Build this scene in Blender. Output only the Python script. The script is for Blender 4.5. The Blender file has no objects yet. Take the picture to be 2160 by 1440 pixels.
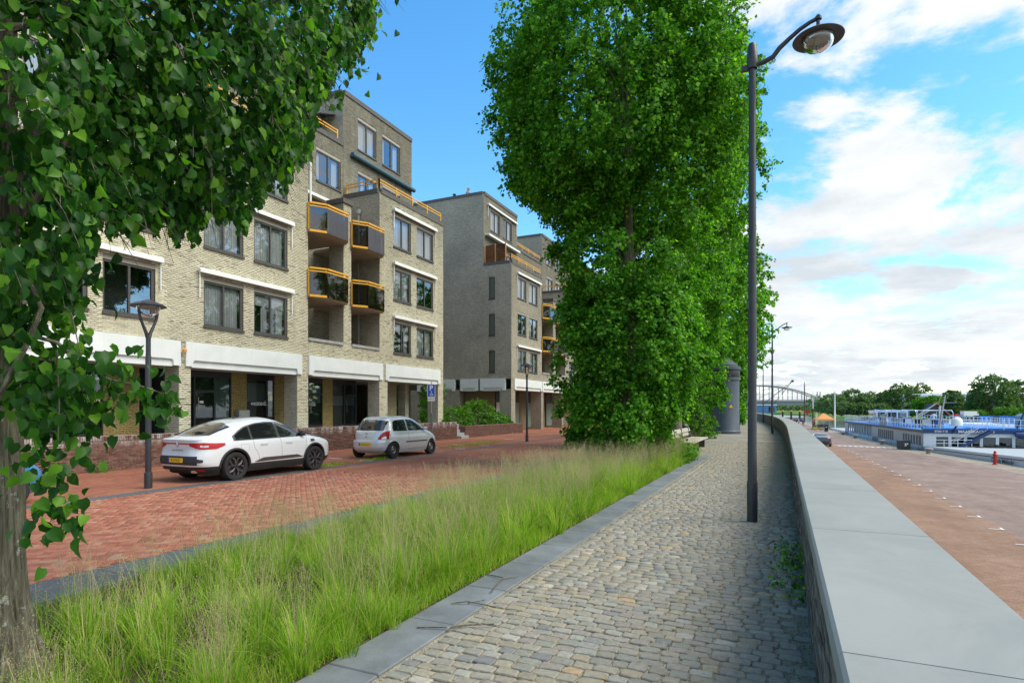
import bpy, bmesh, math, random
import numpy as np
from mathutils import Vector, Matrix
random.seed(7); RNG = np.random.default_rng(11)
R = math.radians
sc = bpy.context.scene
C = sc.collection
# world frame: x = across the promenade (+ towards the river), y = along the promenade, z = up
# ------------------------------------------------------------------ camera, sky, sun, exposure
cam_d = bpy.data.cameras.new('camera'); cam = bpy.data.objects.new('camera', cam_d); C.objects.link(cam)
cam.location = (0, 0, 1.8); cam.rotation_euler = (R(90), 0, R(24.8))
cam_d.sensor_width = 36; cam_d.lens = 20.6; cam_d.shift_y = 0.0653
cam_d.clip_start = 0.05; cam_d.clip_end = 9000
sc.camera = cam
SUN_EL, SUN_AZ = 50.0, 78.0          # azimuth measured from +y towards +x
w = bpy.data.worlds.new('World'); sc.world = w; w.use_nodes = True
nt = w.node_tree; N = nt.nodes; L = nt.links
for n in list(N): N.remove(n)
def wn(t, **k):
    n = N.new(t)
    for a, b in k.items(): setattr(n, a, b)
    return n
def wmath(op, a, b=None, clamp=False):
    n = wn('ShaderNodeMath', operation=op); n.use_clamp = clamp
    for i, v in enumerate((a, b)):
        if v is None: continue
        if isinstance(v, (int, float)): n.inputs[i].default_value = v
        else: L.new(v, n.inputs[i])
    return n.outputs[0]
out = wn('ShaderNodeOutputWorld'); bg = wn('ShaderNodeBackground'); bg.inputs[1].default_value = 0.128
sky = wn('ShaderNodeTexSky'); sky.sky_type = 'NISHITA'; sky.sun_disc = False
sky.sun_elevation = R(SUN_EL); sky.sun_rotation = R(SUN_AZ); sky.air_density = 1.0; sky.dust_density = 0.3; sky.ozone_density = 2.5
hsv = wn('ShaderNodeHueSaturation'); hsv.inputs['Hue'].default_value = 0.492; hsv.inputs['Saturation'].default_value = 1.28; hsv.inputs['Value'].default_value = 1.66
L.new(sky.outputs[0], hsv.inputs['Color'])
tc = wn('ShaderNodeTexCoord'); sep = wn('ShaderNodeSeparateXYZ'); L.new(tc.outputs['Generated'], sep.inputs[0])
zz = wmath('ADD', wmath('MAXIMUM', sep.outputs[2], 0.0), 0.16)
cmb = wn('ShaderNodeCombineXYZ')
L.new(wmath('DIVIDE', sep.outputs[0], zz), cmb.inputs[0]); L.new(wmath('DIVIDE', sep.outputs[1], zz), cmb.inputs[1])
def wnoise(scale, det, rough, off, dist=0.0):
    m = wn('ShaderNodeMapping'); m.inputs['Location'].default_value = off
    L.new(cmb.outputs[0], m.inputs[0])
    n = wn('ShaderNodeTexNoise'); n.inputs['Scale'].default_value = scale; n.inputs['Detail'].default_value = det
    n.inputs['Roughness'].default_value = rough; n.inputs['Distortion'].default_value = dist
    L.new(m.outputs[0], n.inputs[0]); return n.outputs[0]
n1 = wnoise(1.25, 12, 0.62, (3.1, 7.7, 0), 0.3)
n2 = wnoise(4.0, 8, 0.6, (13.1, 2.7, 5))
# more cloud towards the river (+x) and low over the horizon, clear blue over the town (-x)
az = wmath('ADD', wmath('MULTIPLY', sep.outputs[0], 0.42), 0.055)
cov = wmath('ADD', wmath('ADD', az, 0.0), wmath('MULTIPLY', wmath('POWER', wmath('SUBTRACT', 1.0, wmath('MAXIMUM', sep.outputs[2], 0.0), True), 6.0), 0.12))
cov = wmath('MAXIMUM', cov, -0.13); cov = wmath('MINIMUM', cov, 0.10)
m0 = wmath('ADD', wmath('ADD', wmath('MULTIPLY', n1, 0.74), wmath('MULTIPLY', n2, 0.26)), cov)
mr = wn('ShaderNodeMapRange'); mr.interpolation_type = 'SMOOTHSTEP'
mr.inputs['From Min'].default_value = 0.505; mr.inputs['From Max'].default_value = 0.60
L.new(m0, mr.inputs[0])
n3 = wnoise(1.6, 9, 0.62, (1.1, -4.7, 2))
cr = wn('ShaderNodeValToRGB'); cr.color_ramp.elements[0].position = 0.36; cr.color_ramp.elements[0].color = (3.8, 4.2, 4.5, 1)
cr.color_ramp.elements[1].position = 0.6; cr.color_ramp.elements[1].color = (5.5, 5.65, 5.7, 1)
L.new(n3, cr.inputs[0])
mx = wn('ShaderNodeMixRGB'); L.new(mr.outputs[0], mx.inputs[0]); L.new(hsv.outputs[0], mx.inputs[1]); L.new(cr.outputs[0], mx.inputs[2])
L.new(mx.outputs[0], bg.inputs[0]); L.new(bg.outputs[0], out.inputs[0])
sd = bpy.data.lights.new('sun', 'SUN'); sd.energy = 2.9; sd.angle = R(42); sd.color = (1, 0.95, 0.86)
sun = bpy.data.objects.new('sun', sd); C.objects.link(sun)
ce = math.cos(R(SUN_EL))
sun.rotation_euler = Vector((math.sin(R(SUN_AZ))*ce, math.cos(R(SUN_AZ))*ce, math.sin(R(SUN_EL)))).to_track_quat('Z', 'Y').to_euler()
sun.location = (60, 20, 80)
sc.view_settings.view_transform = 'Standard'; sc.view_settings.look = 'None'
sc.view_settings.exposure = 0.55; sc.view_settings.gamma = 1.0
try: sc.view_settings.use_curve_mapping = False
except Exception: pass
sc.render.engine = 'CYCLES'
sc.cycles.max_bounces = 7; sc.cycles.diffuse_bounces = 4; sc.cycles.glossy_bounces = 3; sc.cycles.transmission_bounces = 4
sc.cycles.transparent_max_bounces = 8; sc.cycles.caustics_reflective = False; sc.cycles.caustics_refractive = False
FC, SN, CS = 1236.0, 0.4195, 0.9078
def at(px, D, z):
    """world point seen at column px (2160 wide photo) at distance D along the view and height z"""
    X = (px-1080)/FC*D
    return (X*CS - D*SN, X*SN + D*CS, z)
def wallv(u): return -max(0.0, u-22)**2*0.00068        # the promenade bends left
# ------------------------------------------------------------------ tagging and mesh helpers
def tag(o, label=None, cat=None, group=None, kind=None):
    if label: o['label'] = label
    if cat: o['category'] = cat
    if group: o['group'] = group
    if kind: o['kind'] = kind
    return o
def empty(name, loc=(0,0,0), rz=0.0, label=None, cat=None, group=None, kind=None):
    o = bpy.data.objects.new(name, None); C.objects.link(o); o.location = loc; o.rotation_euler = (0,0,rz)
    o.empty_display_size = 0.2
    return tag(o, label, cat, group, kind)
class MB:
    def __init__(s): s.v = []; s.f = []; s.m = []
    def add(s, vs, fs, mi=0):
        b = len(s.v); s.v += [tuple(p) for p in vs]; s.f += [tuple(i+b for i in f) for f in fs]; s.m += [mi]*len(fs); return s
    def box(s, x0, x1, y0, y1, z0, z1, mi=0, bev=0.0):
        if bev <= 0:
            return s.add([(x0,y0,z0),(x1,y0,z0),(x1,y1,z0),(x0,y1,z0),(x0,y0,z1),(x1,y0,z1),(x1,y1,z1),(x0,y1,z1)],
                  [(0,3,2,1),(4,5,6,7),(0,1,5,4),(1,2,6,5),(2,3,7,6),(3,0,4,7)], mi)
        b = bev; zt = z1-b
        v = [(x0,y0,z0),(x1,y0,z0),(x1,y1,z0),(x0,y1,z0),(x0,y0,zt),(x1,y0,zt),(x1,y1,zt),(x0,y1,zt),
             (x0+b,y0+b,z1),(x1-b,y0+b,z1),(x1-b,y1-b,z1),(x0+b,y1-b,z1)]
        return s.add(v, [(0,3,2,1),(0,1,5,4),(1,2,6,5),(2,3,7,6),(3,0,4,7),(4,5,9,8),(5,6,10,9),(6,7,11,10),(7,4,8,11),(8,9,10,11)], mi)
    def tube(s, pts, rad, seg=10, mi=0, cap=True):
        pts = [Vector(p) for p in pts]; n = len(pts)
        if not hasattr(rad, '__len__'): rad = [rad]*n
        rings = []; up = Vector((0,0,1)); prev = None
        for i, p in enumerate(pts):
            t = (pts[min(i+1,n-1)]-pts[max(i-1,0)]).normalized()
            if prev is None:
                a = Vector((1,0,0)) if abs(t.z) > .9 else up
                x = a.cross(t).normalized()
            else:
                x = (prev - t*prev.dot(t)); x = x.normalized() if x.length > 1e-6 else Vector((1,0,0))
            prev = x; y = t.cross(x)
            rings.append([p + (x*math.cos(k*2*math.pi/seg)+y*math.sin(k*2*math.pi/seg))*rad[i] for k in range(seg)])
        vs = [q for r in rings for q in r]
        fs = [(i*seg+k, i*seg+(k+1)%seg, (i+1)*seg+(k+1)%seg, (i+1)*seg+k) for i in range(n-1) for k in range(seg)]
        if cap: fs += [tuple(range(seg-1,-1,-1)), tuple((n-1)*seg+k for k in range(seg))]
        return s.add(vs, fs, mi)
    def lathe(s, prof, c=(0,0,0), seg=24, mi=0):
        vs = []; n = len(prof)
        for r, z in prof:
            for k in range(seg):
                a = 2*math.pi*k/seg; vs.append((c[0]+r*math.cos(a), c[1]+r*math.sin(a), c[2]+z))
        fs = [(i*seg+k, i*seg+(k+1)%seg, (i+1)*seg+(k+1)%seg, (i+1)*seg+k) for i in range(n-1) for k in range(seg)]
        return s.add(vs, fs, mi)
    def bar(s, p, q, wd, ht, mi=0):
        p = Vector(p); q = Vector(q); t = (q-p).normalized()
        a = Vector((0,0,1)) if abs(t.z) < .95 else Vector((1,0,0))
        x = t.cross(a).normalized()*wd/2; y = x.cross(t).normalized()*ht/2
        vs = [p-x-y, p+x-y, p+x+y, p-x+y, q-x-y, q+x-y, q+x+y, q-x+y]
        return s.add(vs, [(0,3,2,1),(4,5,6,7),(0,1,5,4),(1,2,6,5),(2,3,7,6),(3,0,4,7)], mi)
    def quad(s, a, b, c, d, mi=0): return s.add([a,b,c,d], [(0,1,2,3)], mi)
    def mesh(s, name, mats, smooth=False):
        me = bpy.data.meshes.new(name); me.from_pydata(s.v, [], s.f); me.update()
        for m in (mats if isinstance(mats, (list, tuple)) else [mats]): me.materials.append(m)
        if any(s.m): me.polygons.foreach_set('material_index', s.m)
        if smooth:
            me.polygons.foreach_set('use_smooth', [True]*len(me.polygons))
            try: me.set_sharp_from_angle(angle=R(38))
            except Exception: pass
        return me
    def build(s, name, mats, parent=None, smooth=False, **k):
        o = bpy.data.objects.new(name, s.mesh(name, mats, smooth)); C.objects.link(o)
        if parent: o.parent = parent
        return tag(o, **k)
def inst(name, me, parent, loc=(0,0,0), rot=(0,0,0), scl=(1,1,1)):
    o = bpy.data.objects.new(name, me); C.objects.link(o); o.parent = parent
    o.location = loc; o.rotation_euler = rot; o.scale = scl; return o
def copy_tree(o, parent=None):
    c = o.copy(); C.objects.link(c); c.parent = parent
    for ch in list(o.children): copy_tree(ch, c)
    return c
def fast(name, V, F, mat, parent=None, smooth=False, **k):
    """numpy mesh: V (n,3), F (m,k) all faces of k corners"""
    me = bpy.data.meshes.new(name); V = np.asarray(V, np.float32); F = np.asarray(F, np.int32)
    kk = F.shape[1]
    me.vertices.add(len(V)); me.vertices.foreach_set('co', V.ravel())
    me.loops.add(F.size); me.loops.foreach_set('vertex_index', F.ravel())
    me.polygons.add(len(F)); me.polygons.foreach_set('loop_start', np.arange(0, F.size, kk, dtype=np.int32))
    try: me.polygons.foreach_set('loop_total', np.full(len(F), kk, np.int32))
    except Exception: pass
    if smooth: me.polygons.foreach_set('use_smooth', np.ones(len(F), bool))
    me.update(calc_edges=True); me.validate()
    for m in (mat if isinstance(mat, (list, tuple)) else [mat]): me.materials.append(m)
    o = bpy.data.objects.new(name, me); C.objects.link(o)
    if parent: o.parent = parent
    return tag(o, **k)
def scatter(T, TF, P, Rm, S):
    """template T (k,3), faces TF (m,c); P (n,3), Rm (n,3,3), S (n,) or (n,3)"""
    T = np.asarray(T, float); TF = np.asarray(TF); n = len(P); S = np.asarray(S, float)
    if S.ndim == 1: S = S[:, None].repeat(3, 1)
    V = np.einsum('nij,nkj->nki', Rm, T[None]*S[:, None, :]) + P[:, None, :]
    F = TF[None] + (np.arange(n)*len(T))[:, None, None]
    return V.reshape(-1, 3), F.reshape(-1, TF.shape[1])
def frames(fwd, nrm):
    """rotation matrices with columns x=side, y=fwd, z=normal"""
    f = fwd/np.linalg.norm(fwd, axis=1, keepdims=True)
    n = nrm - f*np.sum(nrm*f, 1, keepdims=True); n /= np.linalg.norm(n, axis=1, keepdims=True)+1e-9
    x = np.cross(f, n)
    return np.stack([x, f, n], 2)
def pchip(xs, ys):
    xs = np.array(xs, float); ys = np.array(ys, float); h = np.diff(xs); d = np.diff(ys)/h
    m = np.zeros(len(xs)); m[0] = d[0]; m[-1] = d[-1]
    for i in range(1, len(xs)-1):
        if d[i-1]*d[i] > 0:
            w1 = 2*h[i]+h[i-1]; w2 = h[i]+2*h[i-1]; m[i] = (w1+w2)/(w1/d[i-1]+w2/d[i])
    def fn(x):
        x = np.clip(np.asarray(x, float), xs[0], xs[-1]); i = np.clip(np.searchsorted(xs, x)-1, 0, len(xs)-2)
        t = (x-xs[i])/h[i]
        return ((1+2*t)*(1-t)**2*ys[i]+t*(1-t)**2*h[i]*m[i]+t*t*(3-2*t)*ys[i+1]+t*t*(t-1)*h[i]*m[i+1])
    return fn
# ------------------------------------------------------------------ materials
class MT:
    def __init__(s, name):
        s.m = bpy.data.materials.new(name); s.m.use_nodes = True; s.nt = s.m.node_tree; s.N = s.nt.nodes; s.L = s.nt.links
        s.b = s.N['Principled BSDF']; s.o = s.N['Material Output']
    def n(s, t, ins=None, **k):
        q = s.N.new(t)
        for a, b in k.items(): setattr(q, a, b)
        for a, b in (ins or {}).items(): s.set(q.inputs[a], b)
        return q
    def set(s, sock, v):
        if isinstance(v, bpy.types.NodeSocket): s.L.new(v, sock)
        else:
            if sock.type == 'RGBA' and len(v) == 3: v = (*v, 1)
            sock.default_value = v
    def math(s, op, a, b=0.0, clamp=False):
        q = s.n('ShaderNodeMath', operation=op); q.use_clamp = clamp; s.set(q.inputs[0], a); s.set(q.inputs[1], b); return q.outputs[0]
    def co(s, which='Object', scale=(1,1,1), rot=(0,0,0), loc=(0,0,0)):
        t = s.n('ShaderNodeTexCoord'); m = s.n('ShaderNodeMapping', {'Vector': t.outputs[which], 'Scale': scale, 'Rotation': rot, 'Location': loc}); return m.outputs[0]
    def geo(s): return s.n('ShaderNodeNewGeometry')
    def noise(s, sc_, det=5, rough=.55, vec=None, dist=0.0):
        q = s.n('ShaderNodeTexNoise', {'Scale': sc_, 'Detail': det, 'Roughness': rough, 'Distortion': dist})
        if vec is not None: s.L.new(vec, q.inputs['Vector'])
        return q.outputs[0]
    def ramp(s, fac, stops):
        q = s.n('ShaderNodeValToRGB'); r = q.color_ramp
        while len(r.elements) < len(stops): r.elements.new(0.5)
        for e, (p, c) in zip(r.elements, stops): e.position = p; e.color = (*c, 1) if len(c) == 3 else c
        s.set(q.inputs[0], fac); return q.outputs[0]
    def mix(s, f, a, b, mode='MIX'):
        q = s.n('ShaderNodeMixRGB', blend_type=mode); s.set(q.inputs[0], f); s.set(q.inputs[1], a); s.set(q.inputs[2], b); return q.outputs[0]
    def bump(s, h, strength=.4, dist=.01):
        q = s.n('ShaderNodeBump', {'Height': h, 'Strength': strength, 'Distance': dist}); s.L.new(q.outputs[0], s.b.inputs['Normal']); return q
    def p(s, **k):
        for a, b in k.items():
            a = {'col':'Base Color','rough':'Roughness','metal':'Metallic','spec':'Specular IOR Level','coat':'Coat Weight','coatr':'Coat Roughness','emit':'Emission Color','es':'Emission Strength','sheen':'Sheen Weight'}.get(a, a)
            s.set(s.b.inputs[a], b)
        return s
    def rnd(s):
        """random value per piece, for lone pieces and joined ones alike"""
        g = s.geo(); oi = s.n('ShaderNodeObjectInfo')
        return s.math('FRACT', s.math('ADD', g.outputs['Random Per Island'], s.math('MULTIPLY', oi.outputs['Random'], 7.3)), 0)
MATS = {}
def simple(name, col, rough=.6, metal=0.0, spec=.5, var=.12, nscale=6.0, bump=0.0, bscale=60.0, coat=0.0):
    m = MT(name); v = m.co()
    nz = m.noise(nscale, 6, .6, v)
    c = m.mix(1.0, col, m.ramp(nz, [(.25, (1-var,)*3), (.75, (1+var*.6,)*3)]), 'MULTIPLY')
    m.p(col=c, rough=rough, metal=metal, spec=spec, coat=coat)
    if bump: m.bump(m.noise(bscale, 4, .6, v), bump, .01)
    MATS[name] = m.m; return m.m
lw = MT('lintel_white'); _p = lw.geo().outputs['Position']
_s = lw.noise(1.0, 6, .65, lw.n('ShaderNodeMapping', {'Vector': _p, 'Scale': (9, 9, .8)}).outputs[0]); _q = lw.noise(1.4, 6, .6, _p)
_c = lw.mix(lw.ramp(_s, [(.58,(0,0,0)),(.78,(.28,.28,.28))]), (.80,.84,.82), (.52,.54,.50)); _c = lw.mix(1.0, _c, lw.ramp(_q, [(.3,(.90,.91,.90)),(.7,(1.03,)*3)]), 'MULTIPLY')
lw.p(col=_c, rough=.6, spec=.3); lintel_white = lw.m
lamp_metal = simple('lamp_metal', (.045,.048,.052), .42, .3, var=.25, nscale=9, bump=.05)
dark_metal = simple('dark_metal', (.03,.03,.033), .45, .2)
frame_metal = simple('frame_metal', (.085,.085,.078), .5, .1, var=.2)
steel = simple('steel', (.45,.45,.44), .35, .9, var=.2)
yellow_paint = simple('yellow_paint', (.80,.42,.035), .4, var=.14)
white_paint = simple('white_paint', (.80,.82,.80), .5, var=.06, nscale=2.5)
white_ship = simple('white_ship', (.82,.86,.90), .35, var=.05)
grey_paint = simple('grey_paint', (.36,.37,.37), .55)
blue_paint = simple('blue_paint', (.012,.05,.16), .4)
blue_deck = simple('blue_deck', (.03,.22,.58), .6, var=.25, nscale=.8)
orange_cloth = simple('orange_cloth', (.75,.30,.09), .8)
red_paint = simple('red_paint', (.55,.03,.03), .45)
black_rubber = simple('black_rubber', (.018,.018,.019), .75, var=.3, nscale=20)
black_plastic = simple('black_plastic', (.028,.029,.031), .55, var=.2, bump=.1, bscale=300)
concrete = simple('concrete', (.36,.37,.36), .85, var=.18, nscale=3, bump=.2, bscale=50)
beige_panel = simple('beige_panel', (.36,.33,.27), .6, var=.1)
soffit_mat = simple('soffit_mat', (.40,.34,.26), .8, var=.15)
coping_dark = simple('coping_dark', (.11,.105,.095), .8, var=.25, nscale=4, bump=.2)
blue_awning = simple('blue_awning', (.05,.12,.16), .6)
skin = simple('skin', (.45,.26,.18), .6)
cloth_dark = simple('cloth_dark', (.03,.035,.06), .9)
cloth_light = simple('cloth_light', (.5,.5,.5), .9)
cloth_red = simple('cloth_red', (.45,.06,.06), .9)
cloth_blue = simple('cloth_blue', (.05,.12,.3), .9)
wood_pale = MT('wood_pale'); _v = wood_pale.co(scale=(14,1.2,14))
_n = wood_pale.noise(3, 8, .6, _v); wood_pale.p(col=wood_pale.ramp(_n, [(.3,(.30,.28,.24)),(.6,(.5,.47,.40)),(.8,(.62,.6,.53))]), rough=.85); wood_pale.bump(_n,.4); wood_pale = wood_pale.m
def piece_mat(name, stops, rough=.85, dirt=.35, bump=.5, bscale=70., nscale=14., spec=.25, grime=None):
    m = MT(name); v = m.co('Object'); g = m.geo(); r = m.rnd()
    base = m.ramp(r, stops); m.N[-1].color_ramp.interpolation = 'LINEAR'
    pos = g.outputs['Position']
    nz = m.noise(nscale, 7, .65, pos)
    c = m.mix(1.0, base, m.ramp(nz, [(.28, (1-dirt,)*3), (.7, (1.12,)*3)]), 'MULTIPLY')
    if grime: c = grime(m, c, pos)
    m.p(col=c, rough=rough, spec=spec)
    hz = m.noise(bscale, 5, .7, pos)
    m.bump(hz, bump, .006)
    return m.m
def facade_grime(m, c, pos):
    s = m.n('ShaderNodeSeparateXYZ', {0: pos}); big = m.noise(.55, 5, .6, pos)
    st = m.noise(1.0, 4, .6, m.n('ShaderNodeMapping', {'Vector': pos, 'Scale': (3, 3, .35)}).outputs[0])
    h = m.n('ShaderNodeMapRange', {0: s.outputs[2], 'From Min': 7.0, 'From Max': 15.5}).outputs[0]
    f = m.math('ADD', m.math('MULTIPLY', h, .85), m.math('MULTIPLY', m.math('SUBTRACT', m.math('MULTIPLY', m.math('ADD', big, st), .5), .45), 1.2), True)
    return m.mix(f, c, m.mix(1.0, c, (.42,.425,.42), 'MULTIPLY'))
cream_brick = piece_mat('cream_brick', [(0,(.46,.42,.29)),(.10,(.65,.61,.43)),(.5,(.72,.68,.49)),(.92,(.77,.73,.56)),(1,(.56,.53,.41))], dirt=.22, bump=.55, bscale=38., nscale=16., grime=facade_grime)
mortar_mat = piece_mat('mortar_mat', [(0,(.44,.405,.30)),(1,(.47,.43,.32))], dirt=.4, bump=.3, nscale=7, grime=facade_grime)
red_brick = piece_mat('red_brick', [(0,(.13,.065,.05)),(.5,(.20,.10,.075)),(1,(.26,.14,.105))], dirt=.35, bump=.6,
    grime=lambda m, c, pos: m.mix(m.math('MULTIPLY', m.n('ShaderNodeMapRange', {0: m.n('ShaderNodeSeparateXYZ', {0: pos}).outputs[2], 'From Min': .66, 'From Max': .86}).outputs[0],
        m.ramp(m.noise(1.7, 7, .75, m.n('ShaderNodeMapping', {'Vector': pos, 'Scale': (1, 2.2, .6)}).outputs[0]), [(.46,(0,0,0)),(.60,(.9,.9,.9))])), c, (.62,.60,.57)))
red_mortar = piece_mat('red_mortar', [(0,(.30,.26,.22)),(1,(.32,.28,.24))], dirt=.4, bump=.2)
quaywall_brick = piece_mat('quaywall_brick', [(0,(.10,.085,.07)),(.5,(.17,.15,.125)),(1,(.27,.245,.21))], dirt=.4, bump=.8, bscale=50)
cobble_mat = piece_mat('cobble_mat', [(0,(0.367,0.322,0.219)),(.10,(0.295,0.262,0.191)),(.22,(0.255,0.257,0.210)),(.34,(0.326,0.307,0.237)),(.46,(0.275,0.243,0.206)),(.56,(0.346,0.312,0.224)),(.66,(0.280,0.267,0.219)),(.76,(0.316,0.282,0.229)),(.86,(0.346,0.342,0.280)),(.94,(0.194,0.198,0.187)),(.975,(0.428,0.406,0.336)),(1,(0.448,0.307,0.159))], rough=.75, dirt=.30, bump=.9, bscale=75., nscale=26., spec=.35)
paver_mat = piece_mat('paver_mat', [(0,(.28,.11,.07)),(.5,(.39,.15,.09)),(.85,(.44,.19,.12)),(1,(.40,.24,.16))], dirt=.3, bump=.4, nscale=5)
def gravel_mat():
    m = MT('joint_gravel'); g = m.geo(); pos = g.outputs['Position']
    v = m.n('ShaderNodeTexVoronoi', {'Scale': 140., 'Vector': pos}); 
    c = m.ramp(v.outputs['Color'], [(.0,(.10,.085,.06)),(.3,(.34,.30,.21)),(.65,(.54,.49,.36)),(1,(.74,.70,.56))])
    c = m.mix(.5, c, m.ramp(m.noise(4, 5, .6, pos), [(.3,(.5,.48,.42)),(.7,(1.1,1.1,1.05))]), 'MULTIPLY')
    m.p(col=c, rough=.95, spec=.2); m.bump(v.outputs['Distance'], 1.0, .012); return m.m
joint_gravel = gravel_mat()
def stone_mat(name, col, spk=.5, dark=.25, rough=.7):
    m = MT(name); pos = m.geo().outputs['Position']
    v = m.n('ShaderNodeTexVoronoi', {'Scale': 95., 'Vector': pos})
    sp = m.ramp(v.outputs['Distance'], [(.10,(1,1,1)),(.2,(0,0,0))])
    c = m.mix(1.0, col, m.ramp(m.noise(1.7, 7, .65, pos), [(.3,(1-dark,)*3),(.7,(1.15,)*3)]), 'MULTIPLY')
    c = m.mix(m.math('MULTIPLY', sp, spk), c, (.5,.5,.48)); r = m.rnd()
    c = m.mix(1.0, c, m.ramp(r, [(0,(.88,)*3),(1,(1.1,)*3)]), 'MULTIPLY')
    m.p(col=c, rough=rough, spec=.4); m.bump(m.noise(60, 5, .6, pos), .25, .004); return m.m
kerb_stone_mat = stone_mat('kerb_stone_mat', (.175,.195,.202), .5, .4)  # deeper blotches: stone variation plus dappled light painted into the colour
gutter_mat = stone_mat('gutter_mat', (.10,.112,.12), .25)
cm = MT('coping_concrete'); pos = cm.geo().outputs['Position']
c_ = cm.mix(1.0, (.282,.298,.282), cm.ramp(cm.noise(1.3, 8, .62, pos, .6), [(.3,(.84,.86,.87)),(.7,(1.1,1.09,1.08))]), 'MULTIPLY')
c_ = cm.mix(1.0, c_, cm.ramp(cm.rnd(), [(0,(.95,)*3),(1,(1.04,)*3)]), 'MULTIPLY')
c_ = cm.mix(cm.ramp(cm.noise(2.6, 8, .72, pos, 1.5), [(.56,(0,0,0)),(.70,(.4,.4,.4))]), c_, (.20,.225,.215)); c_ = cm.mix(cm.ramp(cm.noise(38, 3, .5, pos), [(.69,(0,0,0)),(.74,(.5,.5,.5))]), c_, (.26,.27,.26))
cm.p(col=c_, rough=.72, spec=.3); cm.bump(cm.noise(90, 5, .6, pos), .2, .003); coping_mat = cm.m
# brick walls drawn by material where bricks are too small to pick apart
def brick_tex(name, axis, c1, c2, mort, bw=.222, bh=.064, grime=None, bump=.8):
    m = MT(name); pos = m.geo().outputs['Position']; s = m.n('ShaderNodeSeparateXYZ', {0: pos})
    cb = m.n('ShaderNodeCombineXYZ'); m.L.new(s.outputs[axis], cb.inputs[0]); m.L.new(s.outputs[2], cb.inputs[1])
    b = m.n('ShaderNodeTexBrick', {'Vector': cb.outputs[0], 'Color1': c1, 'Color2': c2, 'Mortar': mort, 'Scale': 1.0, 'Mortar Size': .007, 'Mortar Smooth': .2, 'Bias': 0.0, 'Brick Width': bw, 'Row Height': bh})
    nz = m.noise(22, 6, .7, pos); spots = m.noise(9, 4, .7, m.n('ShaderNodeMapping', {'Vector': pos, 'Scale': (1,1,2.6)}).outputs[0])
    c = m.mix(1.0, b.outputs[0], m.ramp(nz, [(.30,(.50,)*3),(.64,(1.18,)*3)]), 'MULTIPLY')
    c = m.mix(m.ramp(spots, [(.58,(0,0,0)),(.68,(.6,.6,.6))]), c, tuple(x*.45 for x in mort))
    if grime: c = grime(m, c, pos)
    m.p(col=c, rough=.9, spec=.2)
    h = m.math('ADD', m.math('MULTIPLY', b.outputs[1], -1.0), m.math('MULTIPLY', nz, .8))
    m.bump(h, bump, .012); return m.m
CB1, CB2, CMO = (.60,.565,.44), (.44,.41,.31), (.15,.14,.11)
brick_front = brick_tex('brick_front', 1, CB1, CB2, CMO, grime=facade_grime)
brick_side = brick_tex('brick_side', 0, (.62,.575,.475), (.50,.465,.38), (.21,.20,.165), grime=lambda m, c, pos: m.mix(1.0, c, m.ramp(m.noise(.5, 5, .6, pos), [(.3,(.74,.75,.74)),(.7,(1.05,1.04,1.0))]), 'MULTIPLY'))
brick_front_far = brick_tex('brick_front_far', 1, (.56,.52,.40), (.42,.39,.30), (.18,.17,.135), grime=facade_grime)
brick_yellow = brick_tex('brick_yellow', 1, (.42,.33,.13), (.36,.27,.10), (.13,.10,.05))
brick_inner = brick_tex('brick_inner', 1, (.42,.36,.22), (.32,.27,.17), (.15,.13,.09))
def ground_mat(name, cA, cB, mort, bw, bh, rot=0.0, big=.25, size=.006, patches=None):
    m = MT(name); pos = m.geo().outputs['Position']
    v = m.n('ShaderNodeMapping', {'Vector': pos, 'Rotation': (0,0,rot)}).outputs[0]
    b = m.n('ShaderNodeTexBrick', {'Vector': v, 'Color1': cA, 'Color2': cB, 'Mortar': mort, 'Scale': 1.0, 'Mortar Size': size, 'Mortar Smooth': .2, 'Brick Width': bw, 'Row Height': bh})
    c = m.mix(1.0, b.outputs[0], m.ramp(m.noise(.45, 8, .62, pos), [(.3,(1-big,)*3),(.7,(1.15,)*3)]), 'MULTIPLY')
    c = m.mix(1.0, c, m.ramp(m.noise(9, 6, .7, pos), [(.3,(.82,)*3),(.7,(1.1,)*3)]), 'MULTIPLY')
    if patches: c = m.mix(m.ramp(m.noise(.9, 7, .7, pos), [(.5,(0,0,0)),(.72,(.55,.55,.55))]), c, patches); c = m.mix(m.ramp(m.noise(.28, 3, .6, m.n('ShaderNodeMapping', {'Vector': pos, 'Scale': (3.2,.35,1)}).outputs[0]), [(.52,(0,0,0)),(.66,(.35,.35,.35))]), c, tuple(x*.45 for x in cA))
    m.p(col=c, rough=.88, spec=.25); m.bump(m.math('MULTIPLY', b.outputs[1], -1.0), .5, .006); return m.m
red_paving = ground_mat('red_paving', (.43,.165,.10), (.35,.13,.078), (.15,.07,.05), .2, .1, R(45), patches=(.30,.20,.10))
cobble_far = ground_mat('cobble_far', (.30,.285,.25), (.19,.185,.175), (.36,.33,.25), .15, .11, 0, size=.014)
quay_brown = ground_mat('quay_brown', (.35,.215,.145), (.28,.17,.115), (.17,.12,.085), .22, .11, R(0), patches=(.30,.22,.17))
quay_purple = ground_mat('quay_purple', (.33,.24,.20), (.27,.19,.16), (.17,.135,.115), .22, .11, R(0), patches=(.31,.25,.22))
quay_sand = ground_mat('quay_sand', (.36,.31,.24), (.30,.26,.2), (.22,.19,.15), .6, .6, 0)
def soil():
    m = MT('soil_mat'); pos = m.geo().outputs['Position']
    c = m.ramp(m.noise(30, 8, .7, pos), [(.3,(.045,.035,.022)),(.55,(.10,.08,.05)),(.72,(.22,.18,.12))])
    m.p(col=c, rough=.95, spec=.1); m.bump(m.noise(45, 6, .7, pos), 1, .03); return m.m
soil_mat = soil()
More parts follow.
